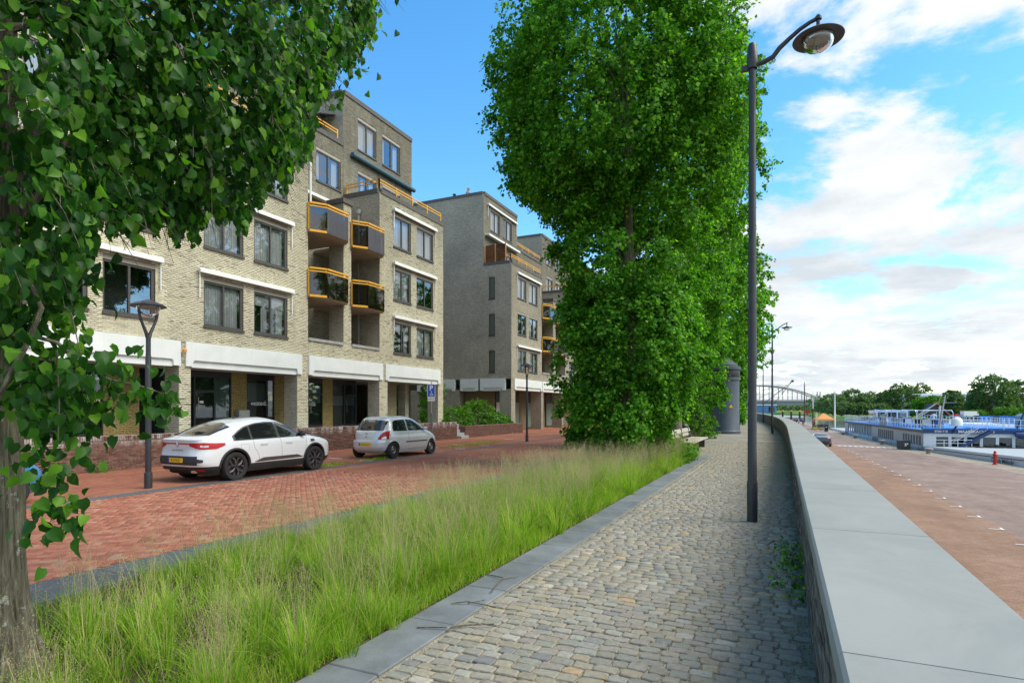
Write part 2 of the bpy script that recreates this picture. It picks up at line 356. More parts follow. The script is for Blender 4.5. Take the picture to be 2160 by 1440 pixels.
def bark():
    m = MT('bark_mat'); pos = m.geo().outputs['Position']
    st = m.n('ShaderNodeMapping', {'Vector': pos, 'Scale': (22,22,2.2)}).outputs[0]
    nz = m.noise(1.6, 9, .68, st, .5)
    c = m.ramp(nz, [(.30,(.055,.048,.034)),(.5,(.185,.17,.125)),(.68,(.35,.33,.25))])
    lich = m.ramp(m.noise(9, 6, .7, pos), [(.62,(0,0,0)),(.66,(.85,.85,.85))])
    c = m.mix(lich, c, (.55,.58,.52)); moss = m.ramp(m.noise(2.2, 5, .6, pos), [(.5,(0,0,0)),(.7,(.5,.5,.5))])
    c = m.mix(moss, c, (.27,.26,.12)); m.p(col=c, rough=.95, spec=.1); m.bump(nz, 1.0, .05); return m.m
bark_mat = bark()
def leaf_mat(name, stops, trans, rough=.42, tw=.35):
    m = MT(name); r = m.rnd(); pos = m.geo().outputs['Position']
    c = m.ramp(r, stops); c = m.mix(1.0, c, m.ramp(m.noise(.9, 3, .5, pos), [(.3,(.78,.8,.75)),(.7,(1.2,1.18,1.1))]), 'MULTIPLY')
    m.p(col=c, rough=rough, spec=.45)
    m.p(spec=.18); t = m.n('ShaderNodeBsdfTranslucent', {'Color': m.mix(1.0, c, trans, 'MULTIPLY')})
    mx = m.n('ShaderNodeMixShader', {0: tw}); m.L.new(m.b.outputs[0], mx.inputs[1]); m.L.new(t.outputs[0], mx.inputs[2])
    m.L.new(mx.outputs[0], m.o.inputs[0]); return m.m
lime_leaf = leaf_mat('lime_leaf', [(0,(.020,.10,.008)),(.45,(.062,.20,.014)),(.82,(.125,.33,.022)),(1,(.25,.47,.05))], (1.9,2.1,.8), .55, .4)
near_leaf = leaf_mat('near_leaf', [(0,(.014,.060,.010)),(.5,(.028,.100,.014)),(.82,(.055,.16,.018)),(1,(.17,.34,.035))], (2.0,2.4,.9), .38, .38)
shrub_leaf = leaf_mat('shrub_leaf', [(0,(.04,.12,.015)),(.6,(.08,.21,.02)),(1,(.16,.32,.04))], (2,2.2,1), .5)
far_leaf = leaf_mat('far_leaf', [(0,(.055,.11,.042)),(.6,(.095,.17,.06)),(1,(.15,.24,.08))], (1.6,1.8,1), .7)
far_leaf2 = leaf_mat('far_leaf2', [(0,(.08,.14,.06)),(.6,(.13,.21,.09)),(1,(.19,.28,.12))], (1.6,1.8,1), .7)
grass_mat = leaf_mat('grass_mat', [(0,(.09,.24,.012)),(.35,(.22,.41,.022)),(.68,(.33,.53,.04)),(.90,(.48,.50,.12)),(1,(.60,.50,.26))], (1.3,1.4,.8), .6, .45)
seed_mat = leaf_mat('seed_mat', [(0,(.42,.30,.20)),(.5,(.50,.41,.26)),(1,(.44,.50,.20))], (1.2,1.2,1), .7, .3)
def meadow():
    m = MT('meadow_mat'); pos = m.geo().outputs['Position']
    c = m.ramp(m.noise(.05, 8, .7, pos), [(.3,(.09,.16,.03)),(.6,(.16,.25,.06)),(.8,(.24,.29,.10))]); m.p(col=c, rough=.95, spec=.1); return m.m
meadow_mat = meadow()
def water():
    m = MT('water_mat'); pos = m.geo().outputs['Position']
    m.p(col=(.10,.12,.12), rough=.12, spec=.8); m.bump(m.noise(.8, 5, .6, pos), .35, .1); return m.m
water_mat = water()
def glass(name, tint=(.9,.95,1), refl=.42, back=(.5,.55,.56)):
    m = MT(name); g = m.n('ShaderNodeBsdfGlossy', {'Color': tint, 'Roughness': .02}); t = m.n('ShaderNodeBsdfTransparent', {'Color': back})
    lw = m.n('ShaderNodeLayerWeight', {'Blend': .25}); f = m.math('ADD', m.math('MULTIPLY', lw.outputs['Fresnel'], .9), refl, True)
    mx = m.n('ShaderNodeMixShader', {0: f}); m.L.new(t.outputs[0], mx.inputs[1]); m.L.new(g.outputs[0], mx.inputs[2])
    m.L.new(mx.outputs[0], m.o.inputs[0])
    b = m.n('ShaderNodeBump', {'Height': m.noise(.7, 2, .5, m.geo().outputs['Position']), 'Strength': .03, 'Distance': .1}); m.L.new(b.outputs[0], g.inputs['Normal']); return m.m
window_glass = glass('window_glass', refl=.20, back=(.93,.96,.98)); shop_glass = glass('shop_glass', refl=.10, back=(.6,.66,.66))
lamp_glass = glass('lamp_glass', refl=.10, back=(.88,.9,.9))
balcony_glass = glass('balcony_glass', tint=(.8,.8,.85), refl=.12, back=(.20,.17,.18))
brown_glass = glass('brown_glass', tint=(.8,.6,.45), refl=.12, back=(.42,.28,.18))
ship_glass = glass('ship_glass', refl=.10, back=(.30,.42,.40))
car_glass = MT('car_glass').p(col=(.012,.014,.016), rough=.04, spec=.9, coat=.5).m
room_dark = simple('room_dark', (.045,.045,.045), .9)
curtain = MT('curtain_cloth'); _p = curtain.geo().outputs['Position']
_wv = curtain.n('ShaderNodeTexWave', {'Vector': _p, 'Scale': 5., 'Distortion': 1.5}, bands_direction='Y'); curtain.p(col=curtain.ramp(_wv.outputs[0], [(0,(.62,.62,.61)),(1,(.85,.86,.85))]), rough=.9); curtain = curtain.m
blind_mat = simple('blind_mat', (.62,.64,.62), .8, var=.05)
green_film = simple('green_film', (.20,.27,.24), .35, var=.1)
def car_paint(name, col, metal=.35):
    m = MT(name); m.p(col=col, rough=.32, metal=metal, coat=1.0, coatr=.04, spec=.5); return m.m
pearl_white = car_paint('pearl_white', (.70,.74,.76), .0)
silver_paint = car_paint('silver_paint', (.64,.68,.70), .3)
sky_blue_paint = car_paint('sky_blue_paint', (.06,.25,.55), .3)
dark_car_paint = car_paint('dark_car_paint', (.05,.07,.09), .5)
tail_red = MT('tail_red').p(col=(.42,.008,.01), rough=.3, coat=.25, coatr=.1, spec=.4).m
tail_clear = MT('tail_clear').p(col=(.6,.55,.52), rough=.15, metal=.5, coat=1.).m
plate_yellow = MT('plate_yellow').p(col=(.85,.52,.02), rough=.4).m
plate_blue = MT('plate_blue').p(col=(.02,.06,.4), rough=.4).m
sign_blue = MT('sign_blue').p(col=(.01,.09,.55), rough=.35).m
white_print = MT('white_print').p(col=(.85,.86,.87), rough=.5).m
black_print = MT('black_print').p(col=(.015,.015,.015), rough=.5).m
chrome = MT('chrome').p(col=(.7,.7,.72), metal=1., rough=.12).m
dark_chrome = MT('dark_chrome').p(col=(.22,.23,.24), metal=.9, rough=.3).m
def text(s, size, parent, mat, loc, rot, extrude=.002, name='lettering', align='CENTER', sx=1.0, bold=0.0):
    cu = bpy.data.curves.new(name, 'FONT'); cu.body = s; cu.size = size; cu.extrude = extrude; cu.align_x = align; cu.align_y = 'CENTER'; cu.offset = bold
    cu.resolution_u = 3
    t = bpy.data.objects.new(name, cu); C.objects.link(t)
    me = bpy.data.meshes.new_from_object(t.evaluated_get(bpy.context.evaluated_depsgraph_get())); me.name = name
    bpy.data.objects.remove(t); me.materials.clear(); me.materials.append(mat)
    o = inst(name, me, parent, loc, rot, (sx, 1, 1)); return o
# ------------------------------------------------------------------ the ground
def strip(name, a, b, us, z, mat, curve=True, parent=None, **k):
    """flat strip between x=a and x=b (numbers or functions of u) along the stations us"""
    fa = a if callable(a) else (lambda u: a); fb = b if callable(b) else (lambda u: b)
    V = []; 
    for u in us:
        o = wallv(u) if curve else 0
        V += [(fa(u)+o, u, z), (fb(u)+o, u, z)]
    F = [(2*i, 2*i+1, 2*i+3, 2*i+2) for i in range(len(us)-1)]
    return fast(name, V, F, mat, parent, **k)
US = list(np.arange(-20, 30, 5.)) + list(np.arange(30, 230, 4.))
ground = strip('ground', lambda u: -1500, .45, [-300]+US+[300, 420, 640], -.03, simple('ground_dirt', (.16,.13,.10), .9, var=.2, nscale=.3), kind='structure')
road = strip('brick_road', -12.32, -6.98, [13.0]+list(np.arange(20, 231, 5.)), .004, red_paving, curve=False, kind='structure')
strip('parking_paving', -17.9, -12.6, [-20, 230], .004, red_paving, curve=False, kind='structure')
strip('square_paving', -60, -17.9, [39.5, 230], .000, red_paving, curve=False, kind='structure')
# near part of the road: herringbone of real bricks
road_near = strip('road_bed', -12.32, -6.98, [-3, 13.0], -.012, joint_gravel, curve=False, kind='structure')
def herring(parent, x0, x1, y0, y1, z, mat, nparts):
    wd = .105; P = []; A = []; c45 = math.cos(math.pi/4)
    cx, cy = (x0+x1)/2, (y0+y1)/2; n = int(max(x1-x0, y1-y0)/wd)+4
    for i in range(-n, n):
        for j in range(-n, n):
            m = (i-j) % 4
            if m == 0: lx, ly, a = (i+1)*wd, (j+.5)*wd, 0
            elif m == 3: lx, ly, a = (i+.5)*wd, (j+1)*wd, math.pi/2
            else: continue
            x = cx+(lx-ly)*c45; y = cy+(lx+ly)*c45
            if x0+.07 < x < x1-.07 and y0 < y < y1: P.append((x, y)); A.append(a+math.pi/4)
    P = np.array(P); A = np.array(A)
    d = P[:, 0]**2+P[:, 1]**2; order = np.argsort(d + 60*(P[:,1] < 3.5)); P = P[order]; A = A[order]
    mb = MB(); mb.box(-.1, .1, -.05, .05, -.03, 0, bev=.006); me = mb.mesh('brick', mat)
    dz = RNG.normal(0, .0022, len(P)); tl = RNG.normal(0, .008, (len(P), 2)); ar = RNG.normal(0, .012, len(P))
    for k in range(nparts):
        inst('brick', me, parent, (P[k,0], P[k,1], z+dz[k]), (tl[k,0], tl[k,1], A[k]+ar[k]))
    T = np.array(mb.v); TF = np.array([f for f in mb.f]); a = (A+ar)[nparts:]; tx, ty = tl[nparts:, 0], tl[nparts:, 1]
    Rm = np.zeros((len(a), 3, 3)); Rm[:,0,0] = np.cos(a); Rm[:,0,1] = -np.sin(a); Rm[:,1,0] = np.sin(a); Rm[:,1,1] = np.cos(a); Rm[:,2,2] = 1
    Rm[:,2,0] = ty; Rm[:,2,1] = tx
    V, F = scatter(T, TF, np.column_stack([P[nparts:], z+dz[nparts:]]), Rm, np.ones(len(a)))
    fast('bricks', V, F, mat, parent, kind='stuff')
herring(road_near, -12.32, -6.98, 1.2, 13.0, .008, paver_mat, 300)
# stone edgings in pieces
def edging(name, x0, x1, us, z, mat, piece, top=.0, curve=True, hgt=.12, gap=.008, jit=.002):
    base = strip(name, x0+.01, x1-.01, [us[0], us[-1]+.01] if not curve else list(np.linspace(us[0], us[-1], 40)), z-.02, joint_gravel, curve=curve, kind='structure')
    for a, b in zip(us[:-1], us[1:]):
        mb = MB(); oa, ob = (wallv(a), wallv(b)) if curve else (0, 0); j = random.uniform(-jit, jit)
        g = gap/2; bv = .008; zt = z+top+j
        v = [(x0+oa,a+g,zt-hgt),(x1+oa,a+g,zt-hgt),(x1+ob,b-g,zt-hgt),(x0+ob,b-g,zt-hgt),
             (x0+oa,a+g,zt-bv),(x1+oa,a+g,zt-bv),(x1+ob,b-g,zt-bv),(x0+ob,b-g,zt-bv),
             (x0+oa+bv,a+g+bv,zt),(x1+oa-bv,a+g+bv,zt),(x1+ob-bv,b-g-bv,zt),(x0+ob+bv,b-g-bv,zt)]
        mb.add(v, [(0,3,2,1),(0,1,5,4),(1,2,6,5),(2,3,7,6),(3,0,4,7),(4,5,9,8),(5,6,10,9),(6,7,11,10),(7,4,8,11),(8,9,10,11)])
        mb.build(piece, mat, base)
    return base
edging('path_kerb', -2.90, -2.47, list(np.arange(1.2, 23.3, 1.0)), .012, kerb_stone_mat, 'kerb_stone', curve=False)
edging('planter_kerb', -6.48, -6.12, list(np.arange(-1, 23.3, 1.0)), .05, gutter_mat, 'kerb_stone', curve=False)
edging('road_gutter', -6.97, -6.50, list(np.arange(-1, 60, 1.0)), .008, gutter_mat, 'gutter_stone', curve=False)
edging('parking_gutter', -12.62, -12.33, list(np.arange(0, 90, 1.5)), .010, gutter_mat, 'gutter_stone', curve=False)
bed = strip('planting_bed', -6.12, -2.90, [-3, 23.4], .0, soil_mat, curve=False, kind='structure')
strip('hedge_bed', -6.5, lambda u: -3.95 if u > 31 else -3.9, [23.4, 31, 40, 60, 80, 110, 150], .002, soil_mat, kind='structure')
# cobbled promenade
path = strip('cobbled_path', lambda u: -2.47 if u < 23.4 else -3.9, .3, list(np.arange(-6, 23.5, 3.))+[23.41], -.009, joint_gravel, kind='structure')
def pleft(u): return -2.46 if u < 23.4 else -3.88
strip('far_path', lambda u: -3.9, .3, [23.4, 26, 30, 33.1], -.009, joint_gravel, kind='structure')
strip('distant_path', lambda u: -3.9, .3, list(np.arange(33.1, 230, 4.)), .006, cobble_far, kind='structure')
def cobbles():
    rows = []; u = 1.3
    while u < 33:
        pitch = random.uniform(.098, .118); x = pleft(u) + random.uniform(.02, .06); uu = u+pitch/2
        while x < .19:
            wd = random.uniform(.10, .165)
            if x+wd > .24: break
            skip = (.0 < x < .2 and random.random() < .55)      # gravel lies thick along the wall
            if not skip: rows.append((x+wd/2+wallv(uu)+random.gauss(0,.003), uu+.02*math.sin(x*1.9+u)+.012*math.sin(x*5+u*3)+random.gauss(0,.003), wd, pitch-.015))
            x += wd+random.uniform(.012, .022)
        u += pitch
    A = np.array(rows); d = A[:, 0]**2+A[:, 1]**2
    # only rank stones that lie inside the view
    Y = A[:,1]*CS-A[:,0]*SN; X = A[:,0]*CS+A[:,1]*SN; vis = (Y > 3.85) & (X/Y > -.3)
    order = np.argsort(d + 1e4*(~vis)); A = A[order]
    n = len(A); variants = []
    def stone(seed):
        r = np.random.default_rng(seed); c = [(-.5,-.5),(-.18,-.53),(.2,-.52),(.5,-.5),(.53,0),(.5,.5),(.15,.53),(-.2,.52),(-.5,.5),(-.53,0)]
        c = np.array(c)*1.0 + r.normal(0, .028, (10, 2)); v = []
        for s_, z in ((.98,-.05),(1.0,-.006),(.90,.001)): v += [(x*s_, y*s_, z+r.normal(0,.0012)) for x, y in c]
        v.append((r.normal(0,.05), r.normal(0,.05), .003+r.normal(0,.001)))
        f = []
        for k in range(2):
            for i in range(10):
                a, b = k*10+i, k*10+(i+1) % 10; f += [(a, b, b+10), (a, b+10, a+10)]
        f += [(20+i, 20+(i+1) % 10, 30) for i in range(10)]
        return np.array(v), np.array(f)
    variants = [stone(i) for i in range(14)]
    meshes = []
    for v, f in variants:
        mb = MB(); mb.add([tuple(p) for p in v], [tuple(q) for q in f]); me = mb.mesh('cobblestone', cobble_mat, smooth=False); meshes.append(me)
    for k in range(300):
        x, y, wd, dp = A[k]
        inst('cobblestone', meshes[k % 14], path, (x, y, .004+RNG.normal(0,.0025)), (RNG.normal(0,.02), RNG.normal(0,.02), RNG.normal(0,.035)), (wd, dp, 1.0))
    Vs, Fs, off = [], [], 0
    for q in range(14):
        B = A[300+q::14]; m = len(B)
        if not m: continue
        a = RNG.normal(0,.035,m); tx = RNG.normal(0,.02,m); ty = RNG.normal(0,.02,m); Rm = np.zeros((m,3,3))
        Rm[:,0,0] = np.cos(a); Rm[:,0,1] = -np.sin(a); Rm[:,1,0] = np.sin(a); Rm[:,1,1] = np.cos(a); Rm[:,2,2] = 1; Rm[:,2,0] = tx; Rm[:,2,1] = ty
        V, F = scatter(variants[q][0], variants[q][1], np.column_stack([B[:,0], B[:,1], .004+RNG.normal(0,.0025,m)]), Rm, np.column_stack([B[:,2], B[:,3], np.ones(m)]))
        Vs.append(V); Fs.append(F+off); off += len(V)
    fast('cobblestones', np.vstack(Vs), np.vstack(Fs), cobble_mat, path, kind='stuff')
cobbles()
# loose chippings between the stones and along the wall
def chippings():
    n = 26000; u = 2.2+RNG.random(n)**1.6*13
    x = np.where(RNG.random(n) < .42, .2-np.abs(RNG.normal(0,.13,n)), -2.45+RNG.random(n)*2.6)
    x = np.clip(x, -2.45, .19); T = np.array([(0,0,.7),(.6,0,-.3),(-.4,.5,-.3),(-.3,-.5,-.3)]); TF = np.array([(0,1,2),(0,2,3),(0,3,1)])
    v = RNG.normal(0,1,(n,3)); w_ = RNG.normal(0,1,(n,3)); Rm = frames(v, w_)
    V, F = scatter(T, TF, np.column_stack([x, u, np.full(n,-.006)+RNG.random(n)*.008]), Rm, .004+RNG.random(n)*.007)
    fast('gravel', V, F, simple('chip_mat', (.42,.38,.27), .95, var=.5, nscale=80), kind='stuff')
chippings()
# ------------------------------------------------------------------ promenade wall
rw = empty('promenade_wall', (0,0,0), 0, 'low curving brick river wall with a broad pale concrete coping', 'wall')
UW = list(np.arange(-4, 30, 2.0)) + list(np.arange(30, 214, 2.0))
def wallbody():
    mb = MB(); V = []
    for u in UW:
        o = wallv(u); V += [(.205+o, u, -.1), (.205+o, u, .975), (.70+o, u, .975), (.70+o, u, -2.25)]
    F = [(4*i+k, 4*i+4+k, 4*i+5+k, 4*i+1+k) for i in range(len(UW)-1) for k in range(3)]
    mb.add(V, F); mb.build('wall_body', brick_tex('quaywall_tex', 1, (.24,.215,.18), (.15,.13,.105), (.19,.17,.14)), rw)
wallbody()
for a, b in zip(UW[:-1], UW[1:]):
    oa, ob = wallv(a), wallv(b); g = .0016; x0, x1 = .15, .765; zt, zb = 1.075, .975; bv = .012
    v = [(x0+oa,a+g,zb),(x1+oa,a+g,zb),(x1+ob,b-g,zb),(x0+ob,b-g,zb),(x0+oa,a+g,zt-bv),(x1+oa,a+g,zt-bv),(x1+ob,b-g,zt-bv),(x0+ob,b-g,zt-bv),
         (x0+oa+bv,a+g+.002,zt),(x1+oa-bv,a+g+.002,zt),(x1+ob-bv,b-g-.002,zt),(x0+ob+bv,b-g-.002,zt)]
    MB().add(v, [(0,3,2,1),(0,1,5,4),(1,2,6,5),(2,3,7,6),(3,0,4,7),(4,5,9,8),(5,6,10,9),(6,7,11,10),(7,4,8,11),(8,9,10,11)]).build('coping_stone', coping_mat, rw)
def wall_bricks(parent, axis, plane, a0, a1, z0, z1, mat, openings=(), nparts=0, sgn=1, rank=None, name='brick', bw=.21, bh=.052, jw=.012, tilt=.012, proud=.004, slope=0.0):
    """real bricks lying in a plane. axis 1: the wall runs along y and faces +x*sgn; axis 0: runs along x and faces -y"""
    P = []; r = 0; z = z0+jw/2
    while z+bh < z1+.001:
        a = a0-(bw/2 if r % 2 else 0)
        while a < a1:
            p, q = max(a, a0)+jw/2, min(a+bw+jw, a1)-jw/2
            segs = [(p, q)]
            for (o0, o1, oz0, oz1) in openings:
                if z+bh > oz0 and z < oz1:
                    ns = []
                    for (s0, s1) in segs:
                        if s1 <= o0 or s0 >= o1: ns.append((s0, s1))
                        else:
                            if s0 < o0: ns.append((s0, o0))
                            if s1 > o1: ns.append((o1, s1))
                    segs = ns
            for (s0, s1) in segs:
                if s1-s0 > .03: P.append(((s0+s1)/2, z+bh/2, s1-s0))
            a += bw+jw
        z += bh+jw; r += 1
    A = np.array(P); n = len(A)
    if rank is not None: A = A[np.argsort(rank(A[:,0], A[:,1]))]
    # local brick: length along y (unit), height z, front face towards +x
    d = .03; b = .004; T = np.array([(-d,-.5,-.5),(-d,.5,-.5),(-d,.5,.5),(-d,-.5,.5),(0,-.5,-.5),(0,.5,-.5),(0,.5,.5),(0,-.5,.5)])
    TF = np.array([(4,5,6,7),(0,1,5,4),(1,2,6,5),(2,3,7,6),(3,0,4,7)])
    px = plane + sgn*(proud+RNG.normal(0,.0028,n)); ty = RNG.normal(0,tilt,n); tz = RNG.normal(0,tilt,n)
    if axis == 1:
        pos = np.column_stack([px, A[:,0], A[:,1]]); base = np.diag([float(sgn),1,1]) 
    else:
        pos = np.column_stack([A[:,0], plane-proud-RNG.normal(0,.0028,n), A[:,1]]); base = np.array([[0,1.,0],[-1.,0,0],[0,0,1]])
    Rm = np.zeros((n,3,3)); Rm[:] = np.eye(3); Rm[:,0,1] = tz; Rm[:,0,2] = ty; Rm = np.einsum('ij,njk->nik', base, Rm)
    S = np.column_stack([np.ones(n), A[:,2], np.full(n, bh)])
    if nparts:
        me = MB().add([tuple(p) for p in T], [tuple(f) for f in TF]).mesh(name, mat)
        rz = 0 if (axis == 1 and sgn > 0) else (math.pi if axis == 1 else -math.pi/2)
        for k in range(min(nparts, n)):
            inst(name, me, parent, pos[k], (0, -ty[k], rz+tz[k]*0), (1, A[k,2], bh))
    if n > nparts:
        V, F = scatter(T, TF, pos[nparts:], Rm[nparts:], S[nparts:])
        fast(name+'s', V, F, mat, parent, kind='stuff')
wall_bricks(rw, 1, .205, 2.4, 20, .0, .97, quaywall_brick, sgn=-1, nparts=300, rank=lambda a, z: a, tilt=.02)
# ------------------------------------------------------------------ lower quay, river, far bank
QE = pchip([-40, 40, 50, 60, 67, 75, 81, 105, 134, 170, 230], [16.6, 15.6, 14.7, 13.2, 11.9, 11.0, 10.3, 9.0, 8.3, 6.8, 2.3])
uq = [-40,-20,0]+list(np.arange(10, 231, 4.))
fq = lambda u: float(QE(u))
strip('quay', lambda u: .6+wallv(u), lambda u: fq(u), uq, -2.204, quay_sand, curve=False, kind='structure')
strip('quay_parking_paving', lambda u: .65+wallv(u), lambda u: 6.6+wallv(u)*.8, [-20]+list(np.arange(0, 110, 4.)), -2.198, quay_brown, curve=False, kind='structure')
strip('quay_lane_paving', lambda u: 6.6+wallv(u)*.8, lambda u: fq(u)-1.9, [-20]+list(np.arange(0, 230, 4.)), -2.196, quay_purple, curve=False, kind='structure')
def quayface():
    V = []; 
    for u in uq: V += [(fq(u), u, -2.2), (fq(u), u, -7)]
    F = [(2*i, 2*i+1, 2*i+3, 2*i+2) for i in range(len(uq)-1)]
    fast('quay_face', V, F, concrete, kind='structure')
    tk = MB()
    for u in np.arange(14.5, 66, 2.45):       # parking bay marks
        x = 6.6+wallv(u)*.8
        tk.box(x-.38, x+.04, u, u+.07, -2.19, -2.186); tk.box(x-.03, x+.04, u+.07, u+.36, -2.19, -2.186)
    tk.build('parking_marking', white_paint, None, kind='structure', label=None)
    zg = MB(); p0, p1 = Vector((5.0, 72.5)), Vector((12.3, 69.6)); n_ = 15
    for i in range(n_):
        p = p0.lerp(p1, i/n_); q = p0.lerp(p1, (i+1)/n_)
        zg.quad((p.x,p.y,-2.188),(q.x,q.y,-2.188),(q.x,q.y+.35,-2.188),(p.x,p.y+.35,-2.188))
        zg.quad((q.x-.02,q.y-.9,-2.188),(q.x+.24,q.y-.9,-2.188),(q.x+.1,q.y,-2.188),(q.x-.14,q.y,-2.188))
    zg.build('crossing_marking', white_paint, None, kind='structure')
    mk = MB()
    for u in (14.5, 16.4, 19.2, 22.9, 25.2, 31): mk.box(-14.9, -14.3, u, u+.09, .006, .010)
    for u in (14.3, 16.2, 22.7, 25.0): mk.box(-13.3, -12.8, u, u+.09, .006, .010)
    mk.build('bay_marking', white_paint, None, kind='structure')
quayface()
fast('river_water', [(-3000,-400,-5),(4000,-400,-5),(4000,4000,-5),(-3000,4000,-5)], [(0,1,2,3)], water_mat, kind='structure')
def bank():
    # (column in the view, distance of the waterline): the far bank, higher behind
    pts = [(3300,150),(2700,175),(2400,195),(2160,225),(2030,250),(1900,300),(1800,360),(1740,430),(1690,560),(1640,640),(1560,760),(1400,1000)]
    V = []; n = len(pts)
    prof = [(0,-5.2),(6,-3.6),(10,-3.3),(40,-2.4),(55,-1.3),(120,-1.2),(400,-1.6),(2500,-2)]
    for px, D in pts:
        for dd, z in prof: V.append(at(px, D+dd, z))
    m = len(prof); F = [(i*m+k, i*m+k+1, (i+1)*m+k+1, (i+1)*m+k) for i in range(n-1) for k in range(m-1)]
    fast('far_bank', V, F, meadow_mat, smooth=True, kind='structure')
    V = []
    for px, D in pts[:7]: V += [at(px, D-.5, -5.1), at(px, D+6, -3.5), at(px, D+8.5, -3.2)]
    F = [(i*3+k, i*3+k+1, (i+1)*3+k+1, (i+1)*3+k) for i in range(6) for k in range(2)]
    fast('stone_revetment', V, F, simple('revetment_mat', (.23,.21,.18), .9, var=.5, nscale=2.5, bump=1, bscale=3), kind='structure')
    V = [at(1500,900,-2.5), at(1500,2600,-1), at(3300,2600,-1), at(3300,900,-2.5)]
    fast('distant_fields', V, [(0,1,2,3)], meadow_mat, kind='structure')
    V = [at(1745,345,-2.0), at(2160,272,-1.6), at(2160,276,-1.5), at(1745,350,-1.9)]
bank()
# ------------------------------------------------------------------ apartment buildings
def panel(mb, axis, plane, a0, a1, z0, z1, openings=(), mi=0, depth=.13, rmi=None):
    """wall sheet with real openings and reveals. axis 1: x=plane running along y, faces +x; axis 0: y=plane running along x, faces -y"""
    As = sorted({a0, a1, *[min(max(v, a0), a1) for o in openings for v in o[:2]]}); Zs = sorted({z0, z1, *[min(max(v, z0), z1) for o in openings for v in o[2:4]]})
    pt = (lambda a, z, d=0: (plane-d, a, z)) if axis == 1 else (lambda a, z, d=0: (a, plane+d, z))
    for i in range(len(As)-1):
        for j in range(len(Zs)-1):
            ca, cz = (As[i]+As[i+1])/2, (Zs[j]+Zs[j+1])/2
            if any(o[0] < ca < o[1] and o[2] < cz < o[3] for o in openings): continue
            mb.quad(pt(As[i],Zs[j]), pt(As[i+1],Zs[j]), pt(As[i+1],Zs[j+1]), pt(As[i],Zs[j+1]), mi)
    r = mi if rmi is None else rmi
    for o in openings:
        d = o[4] if len(o) > 4 else depth; p, q, u, v = o[:4]
        mb.quad(pt(p,u), pt(p,v), pt(p,v,d), pt(p,u,d), r); mb.quad(pt(q,u), pt(q,v), pt(q,v,d), pt(q,u,d), r)
        mb.quad(pt(p,v), pt(q,v), pt(q,v,d), pt(p,v,d), r); mb.quad(pt(p,u), pt(q,u), pt(q,u,d), pt(p,u,d), r)
def window(parent, axis, plane, a0, a1, z0, z1, blind=0, curt=1, split=.5, gl=None, lintel=.16, door=False, cols=None):
    """aluminium sliding window set 9 cm back in its opening; axis as in panel()"""
    pt = (lambda d, a, z: (plane-d, a, z)) if axis == 1 else (lambda d, a, z: (a, plane+d, z))
    def bx(mb, d0, d1, p, q, u, v):
        c0, c1 = pt(d0, p, u), pt(d1, q, v)
        mb.box(min(c0[0],c1[0]), max(c0[0],c1[0]), min(c0[1],c1[1]), max(c0[1],c1[1]), u, v)
    t = .07; zt = z1-lintel; m = MB()
    bx(m, .05, .12, a0, a0+t, z0+.05, zt); bx(m, .05, .12, a1-t*1.6, a1, z0+.05, zt); bx(m, .05, .12, a0+t, a1-t*1.6, zt-t, zt); bx(m, .05, .12, a0+t, a1-t*1.6, z0+.05, z0+.05+t)
    mids = [a0+(a1-a0)*split] if cols is None else cols
    for c in mids: bx(m, .045, .125, c-.035, c+.035, z0+.05+t, zt-t)
    f = m.build('door' if door else 'window', frame_metal, parent)
    s = MB(); bx(s, -.05, .09, a0-.02, a1+.02, z0-.03, z0+.05); s.build('sill', frame_metal, f)
    if lintel > 0: s = MB(); bx(s, .02, .10, a0, a1, zt, z1-.003); s.build('lintel_panel', beige_panel, f)
    es = [a0+t]+[c for c in mids]+[a1-t*1.6]
    for p, q in zip(es[:-1], es[1:]):
        g = MB(); P_ = [pt(.085, p+.02, z0+.1), pt(.085, q-.02, z0+.1), pt(.085, q-.02, zt-.05), pt(.085, p+.02, zt-.05)]
        g.quad(*P_); g.build('pane', gl or window_glass, f)
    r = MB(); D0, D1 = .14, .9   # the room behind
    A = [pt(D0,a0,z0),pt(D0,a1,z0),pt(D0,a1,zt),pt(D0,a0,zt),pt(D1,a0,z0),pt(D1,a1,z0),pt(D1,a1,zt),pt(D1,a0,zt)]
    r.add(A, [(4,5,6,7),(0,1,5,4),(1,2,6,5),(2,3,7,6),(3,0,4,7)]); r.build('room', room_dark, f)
    if curt:
        wd = (a1-a0)
        def cloth(p, q, u, v):
            c = MB(); n = max(4, int((q-p)/.05)); pts = []
            for i in range(n+1):
                a = p+(q-p)*i/n; d = .22+.03*math.sin(i*1.9)+.01*random.random(); pts += [pt(d,a,u), pt(d,a,v)]
            c.add(pts, [(2*i,2*i+2,2*i+3,2*i+1) for i in range(n)]); c.build('curtain', curtain, f)
        k = curt
        if k == 1: cloth(a0+.04, a0+wd*.24, z0+.1, zt); cloth(a1-wd*.27, a1-.08, z0+.1, zt)
        elif k == 2: cloth(a0+.04, a1-.1, z0+.1, zt)
        elif k == 3: cloth(a0+wd*.30, a0+wd*.47, z0+.1, zt); cloth(a1-wd*.25, a1-.08, z0+.1, zt)
    if blind:
        b = MB(); c0 = [pt(.17,a0+.03,zt-blind), pt(.17,a1-.08,zt-blind), pt(.17,a1-.08,zt), pt(.17,a0+.03,zt)]; b.quad(*c0); b.build('blind', blind_mat, f)
    return f
